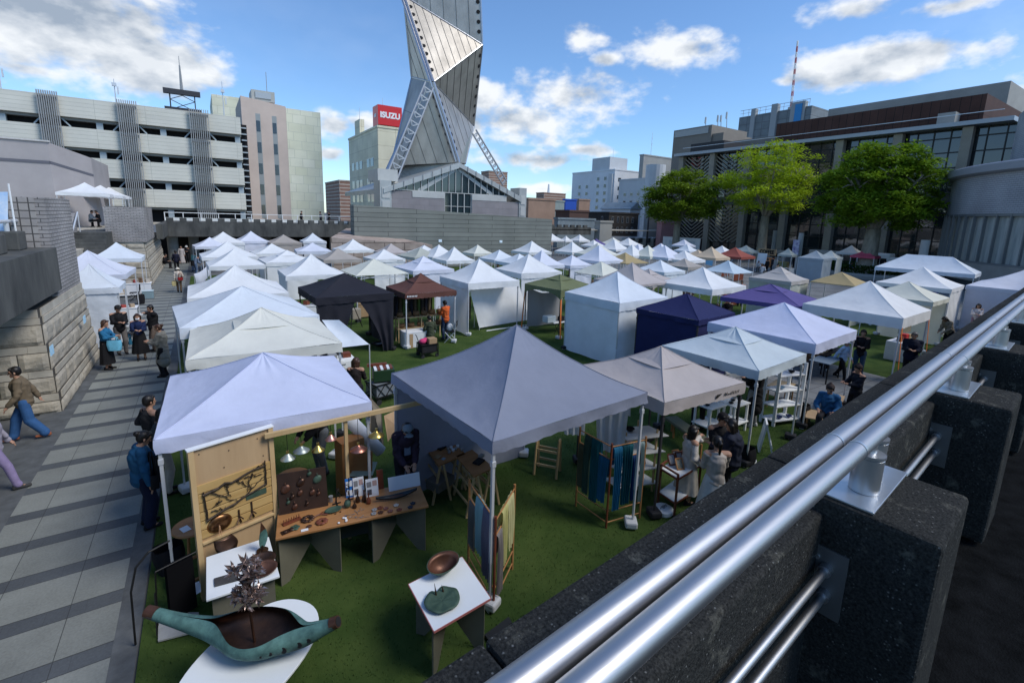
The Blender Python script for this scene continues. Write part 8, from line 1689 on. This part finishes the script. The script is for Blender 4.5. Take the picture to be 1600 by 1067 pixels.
# --- coffee stall and far props
ck = at(1203, 417, 0); cf = th('coffee_stall', 'coffee stall with a tan sign board reading COFFEE and an orange-brown counter', 'stall', ck)
p = atX(1198.5, 394, ck.x); MB().bx(-.05, .05, -1.1, 1.1, p.z-.36, p.z+.36).build('sign_board', mat('tan_sign', (.34, .24, .13), .7, var=.1, scale=3), cf); cf.location = (ck.x, p.y, 0)
text('COFFEE', .62, M_iron, cf, (-.06, 0, p.z-.0), (R(90), 0, R(-90)), .01, .03, sx=.82)
for s_ in (-1, 1): MB().cyl((0, s_*.95, 0), (0, s_*.95, p.z-.36), .05).build('sign_post', M_iron, cf)
MB().box((-.6, -.5, .55), (.5, 1.3, 1.1)).build('counter', mat('orange_counter', (.42, .16, .05), .6), cf)
MB().box((-.6, -1.5, .45), (.5, .5, .9)).build('side_cabinet', M_slat, cf); MB().box((-.5, .2, 1.25), (.35, .4, .3)).build('coffee_machine', M_slat, cf)
p = at(1187, 425); ea = th('easel', 'white easel board beside the coffee stall', 'easel', p); MB().plate([(0, -.5, .9), (0, .5, .9), (.15, .5, 2.0), (.15, -.5, 2.0)], (.03, 0, 0)).build('board', M_whitep, ea)
for s_ in (-1, 1): MB().cyl((-.1, s_*.4, 0), (.1, s_*.35, 1.9), .03, n=6).build('leg', M_whitep, ea)
p = at(1222, 420); bevel(tag(MB().box((0, 0, .4), (.9, 1.1, .8), .2).build('crate_stack', mat('olive_crate', (.22, .21, .09), .7, var=.2), loc=p), 'olive tan crates beside the coffee counter', 'crates'), .03)
p = at(1101, 425); fg = th('flag', 'pale blue upright flag between the far canopies', 'flag', p); MB().cyl((0, 0, 0), (0, 0, 2.3), .02, n=6).build('pole', M_whitep, fg); MB().plate([(0, .03, .8), (0, -.8, .7), (0, -.85, 2.15), (0, .03, 2.2)], (.01, 0, 0)).build('cloth', mat('blue_flag', (.22, .52, .75), .8), fg)
q = atX(1246, 387, 55.6); vb = th('banner', 'white and purple patterned banner on the thick grey post', 'banner', q); MB().box((-.35, 0, 0), (.03, .7, 1.7)).build('cloth', mat('patterned_banner', (.62, .62, .66), .8, scale=3, col2=(.08, .03, .22)), vb)
q = at(1371, 431); bp_ = th('board', 'tall black board standing left of the ridge tent', 'board', q); MB().box((0, 0, .95), (.12, 1.1, 1.5)).build('panel', M_black, bp_); MB().bx(-.2, .2, -.5, -.42, 0, .2).bx(-.2, .2, .42, .5, 0, .2).build('feet', M_iron, bp_)
q = at(1092, 390); hb = th('hoarding', 'long white printed hoarding at the foot of the theatre columns', 'hoarding', (62, 47.5, 0)); MB().bx(-.05, .05, -3.4, 3.4, .9, 2.7).build('panel', M_whitep, hb); MB().bx(-.07, -.055, -2.6, 2.2, 1.5, 2.2).build('print', mat('print_blue', (.45, .55, .62), .6, scale=3, col2=(.7, .72, .72)), hb)
for y in (-3, 0, 3): MB().cyl((.1, y, 0), (.1, y, 2.6), .04, n=6).build('post', M_steel, hb)
for i, (px, py, w, h, m, lab) in enumerate(((1380, 412, 1.6, 2.0, M_whitep, 'white vertical panel right of the big tree'), (1420, 408, 3.4, 1.6, M_whitep, 'white boxes stacked before the round building'), (1388, 416, 2.4, 1.0, M_card, 'tan awning box beside the big tree'), (1290, 404, 3.6, 1.9, M_slat, 'grey van-like box trailer behind the blue-grey canopy'), (1216, 400, 2.6, 1.5, M_slat, 'silver kitchen car behind the coffee stall'), (1162, 396, 2.2, 1.4, M_whitep, 'white delivery box behind the rust red canopy'))):
    q = at(px, py); q = Vector((min(q.x, 66), q.y*min(q.x, 66)/q.x, 0)); t = th('kiosk_box', lab, 'kiosk', q); bevel(MB().box((0, 0, h/2+.15), (1.4, w, h)).build('body', m, t), .12)
    MB().box((-.71, 0, h*.65), (.02, w*.6, h*.3)).build('hatch', M_black, t)
    for s_ in (-1, 1): MB().box((0, s_*w*.35, .08), (.8, .2, .15)).build('foot', M_foot, t)
nb = th('banner', 'blue and white vertical banner on a pole at the left edge above the parapet', 'banner', (-4.9, 16.7, 3.4)); a = atY(-14, 300, 16.7); b = atY(12, 300, 16.7); c = atY(6, 365, 16.7)
sub(nb, MB().plate([(a.x, 16.7, c.z-.1), (b.x-.12, 16.7, c.z-.1), (b.x, 16.7, b.z), (a.x, 16.7, a.z)], (0, .01, 0)), 'cloth', mat('banner_blue', (.25, .48, .80), .8, scale=2.2, col2=(.72, .78, .84))); sub(nb, MB().cyl((b.x+.03, 16.72, 3.4), (b.x+.03, 16.72, b.z+.2), .02, n=6), 'pole', M_whitep)
q = atY(158, 352, 40.2); dk = slattable('white table up on the deck beside the stair', q.x, 46.0, .9, .6, .72, M_whitep); dk.location.z = 3.45
# ------------------------------------------------------------------ terrace, parapet and pipe rail under the camera
RA = R(5.9); ru = Vector((math.cos(RA), math.sin(RA), 0)); rn = Vector((-math.sin(RA), math.cos(RA), 0))
def RP(s, n, z): return ru*s+rn*n+Vector((0, 0, z))
def rbox(mb, s0, s1, n0, n1, z0, z1): 
    ps = [RP(s, n, z) for s in (s0, s1) for n in (n0, n1) for z in (z0, z1)]; return mb.add(ps, [(0, 1, 3, 2), (4, 6, 7, 5), (0, 4, 5, 1), (2, 3, 7, 6), (0, 2, 6, 4), (1, 5, 7, 3)])
def granite():
    m = mat('dark_aggregate', (.012, .0125, .012), .9, spec=.06, scale=120, col2=(.046, .046, .043), bump=.7, bscale=160, bdist=.006, det=3); N, L, b = nodes_of(m)
    tc = N.new('ShaderNodeTexCoord'); v = N.new('ShaderNodeTexVoronoi'); v.inputs['Scale'].default_value = 75; L.new(tc.outputs['Object'], v.inputs['Vector'])
    mr = N.new('ShaderNodeMapRange'); mr.inputs[1].default_value = .10; mr.inputs[2].default_value = .26; mr.inputs[3].default_value = 1; mr.inputs[4].default_value = 0; L.new(v.outputs['Distance'], mr.inputs[0])
    wn = N.new('ShaderNodeSeparateColor'); L.new(v.outputs['Color'], wn.inputs[0]); gt = N.new('ShaderNodeMath'); gt.operation = 'GREATER_THAN'; gt.inputs[1].default_value = .68; L.new(wn.outputs[0], gt.inputs[0])
    n = N.new('ShaderNodeTexNoise'); n.inputs['Scale'].default_value = 5.5; n.inputs['Detail'].default_value = 8; L.new(tc.outputs['Object'], n.inputs['Vector'])
    l2 = N.new('ShaderNodeMapRange'); l2.inputs[1].default_value = .40; l2.inputs[2].default_value = .62; l2.inputs[3].default_value = .25; l2.inputs[4].default_value = .9; L.new(n.outputs['Fac'], l2.inputs[0])
    m1 = N.new('ShaderNodeMath'); m1.operation = 'MULTIPLY'; L.new(mr.outputs[0], m1.inputs[0]); L.new(gt.outputs[0], m1.inputs[1]); m2 = N.new('ShaderNodeMath'); m2.operation = 'MULTIPLY'; L.new(m1.outputs[0], m2.inputs[0]); L.new(l2.outputs[0], m2.inputs[1])
    old = b.inputs['Base Color'].links[0].from_socket; mx = N.new('ShaderNodeMix'); mx.data_type = 'RGBA'; L.new(m2.outputs[0], mx.inputs[0]); L.new(old, mx.inputs[6]); mx.inputs[7].default_value = (.22, .22, .205, 1)
    n3 = N.new('ShaderNodeTexNoise'); n3.inputs['Scale'].default_value = 9; n3.inputs['Detail'].default_value = 10; n3.inputs['Roughness'].default_value = .75; L.new(tc.outputs['Object'], n3.inputs['Vector']); l3 = N.new('ShaderNodeMapRange'); l3.inputs[1].default_value = .56; l3.inputs[2].default_value = .68; l3.inputs[4].default_value = .7; L.new(n3.outputs['Fac'], l3.inputs[0])
    mx2 = N.new('ShaderNodeMix'); mx2.data_type = 'RGBA'; L.new(l3.outputs[0], mx2.inputs[0]); L.new(mx.outputs[2], mx2.inputs[6]); mx2.inputs[7].default_value = (.14, .135, .11, 1); L.new(mx2.outputs[2], b.inputs['Base Color']); return m
M_gran = granite()
pa = th('parapet_wall', 'dark granite-aggregate parapet with raised blocks in the right foreground', 'parapet', (0, .6, 0))
s_edges = [-3, .52, 1.9, 3.4, 4.9, 6.4, 8.2, 10, 13, 16, 20, 25, 30, 36, 42]
for a, b in zip(s_edges, s_edges[1:]): bevel(sub(pa, rbox(MB(), a+.003, b-.003, .42, .705, 3.2, 4.10), 'coping', M_gran), .012)
sub(pa, rbox(MB(), -3, 42, .44, .68, 0, 3.19), 'wall', M_conc)
BS0, BP = 1.655, 1.61
for i in range(-2, 24):
    s0 = BS0+BP*i; bevel(sub(pa, rbox(MB(), s0-.0, s0+.41, .138, .60, 3.42, 4.15), 'block', M_gran), .016)
tf = tag(rbox(MB(), -6, 44, -6, .44, 3.1, 3.4).build('terrace_floor', mat('terrace_asphalt', (.006, .0065, .007), .95, var=.6, scale=9, bump=.6, bscale=120, spec=.05)), kind='structure')
M_rail = mat('brushed_steel', (.43, .435, .45), .44, 1., bump=.02, bscale=8, stretch=(.5, 40, 40))
M_plate = mat('satin_steel_plate', (.55, .56, .57), .35, .9, var=.06, scale=6)
ra = th('pipe_railing', 'twin brushed steel pipe rail on short posts above the dark parapet', 'railing', (0, .4, 4.1))
zT = 4.39; rT = .0249
for n, off in ((.393, 0.), (.337, .08)):
    cuts = [-2, .27+off*.0, 1.53, 3.06, 4.62, 6.2, 7.7, 10.8, 14, 18, 24, 30, 40]
    for a, b in zip(cuts, cuts[1:]):
        o = sub(ra, MB().cyl(RP(a, n, zT), RP(b-.002, n, zT), rT, n=40), 'pipe', M_rail, True); sharp(o, 50)
        o = sub(ra, MB().cyl(RP(b-.006, n, zT), RP(b+.004, n, zT), rT+.0016, n=40), 'sleeve_ring', M_plate); sharp(o, 50)
for i in range(-2, 24):
    s0 = BS0+BP*i+.205
    pl = bevel(sub(ra, rbox(MB(), s0-.19, s0+.20, .30, .475, 4.151, 4.159), 'base_plate', M_plate), .002)
    for n, ds_ in ((.362, -.06), (.39, .10)):
        o = sub(ra, MB().lathe([(.001, 0), (.042, 0), (.042, .115), (.038, .118), (.044, .12), (.044, .13), (.018, .134), (.018, .2), (.001, .2)], 28, RP(s0+ds_, n, 4.16)), 'post', M_plate); sharp(o)
    # lower twin rods with a wall plate on the block face
    if i < 8:
        sub(ra, rbox(MB(), s0-.2115, s0-.2065, .335, .44, 3.76, 3.99), 'wall_plate', mat('dull_steel_plate', (.17, .175, .175), .5, .7))
        for n, z in ((.388, 3.925), (.383, 3.835)):
            o = sub(ra, MB().cyl(RP(s0+.205-BP+.0, n, z), RP(s0-.212, n, z), .0128, n=18).cyl(RP(s0-.24, n, z), RP(s0-.2115, n, z), .019, n=18), 'rod', M_rail, True); sharp(o, 40)
            sub(ra, MB().cyl(RP(s0-.217, n+.03, z+.025), RP(s0-.2115, n+.03, z+.025), .008, n=10), 'bolt', M_plate)
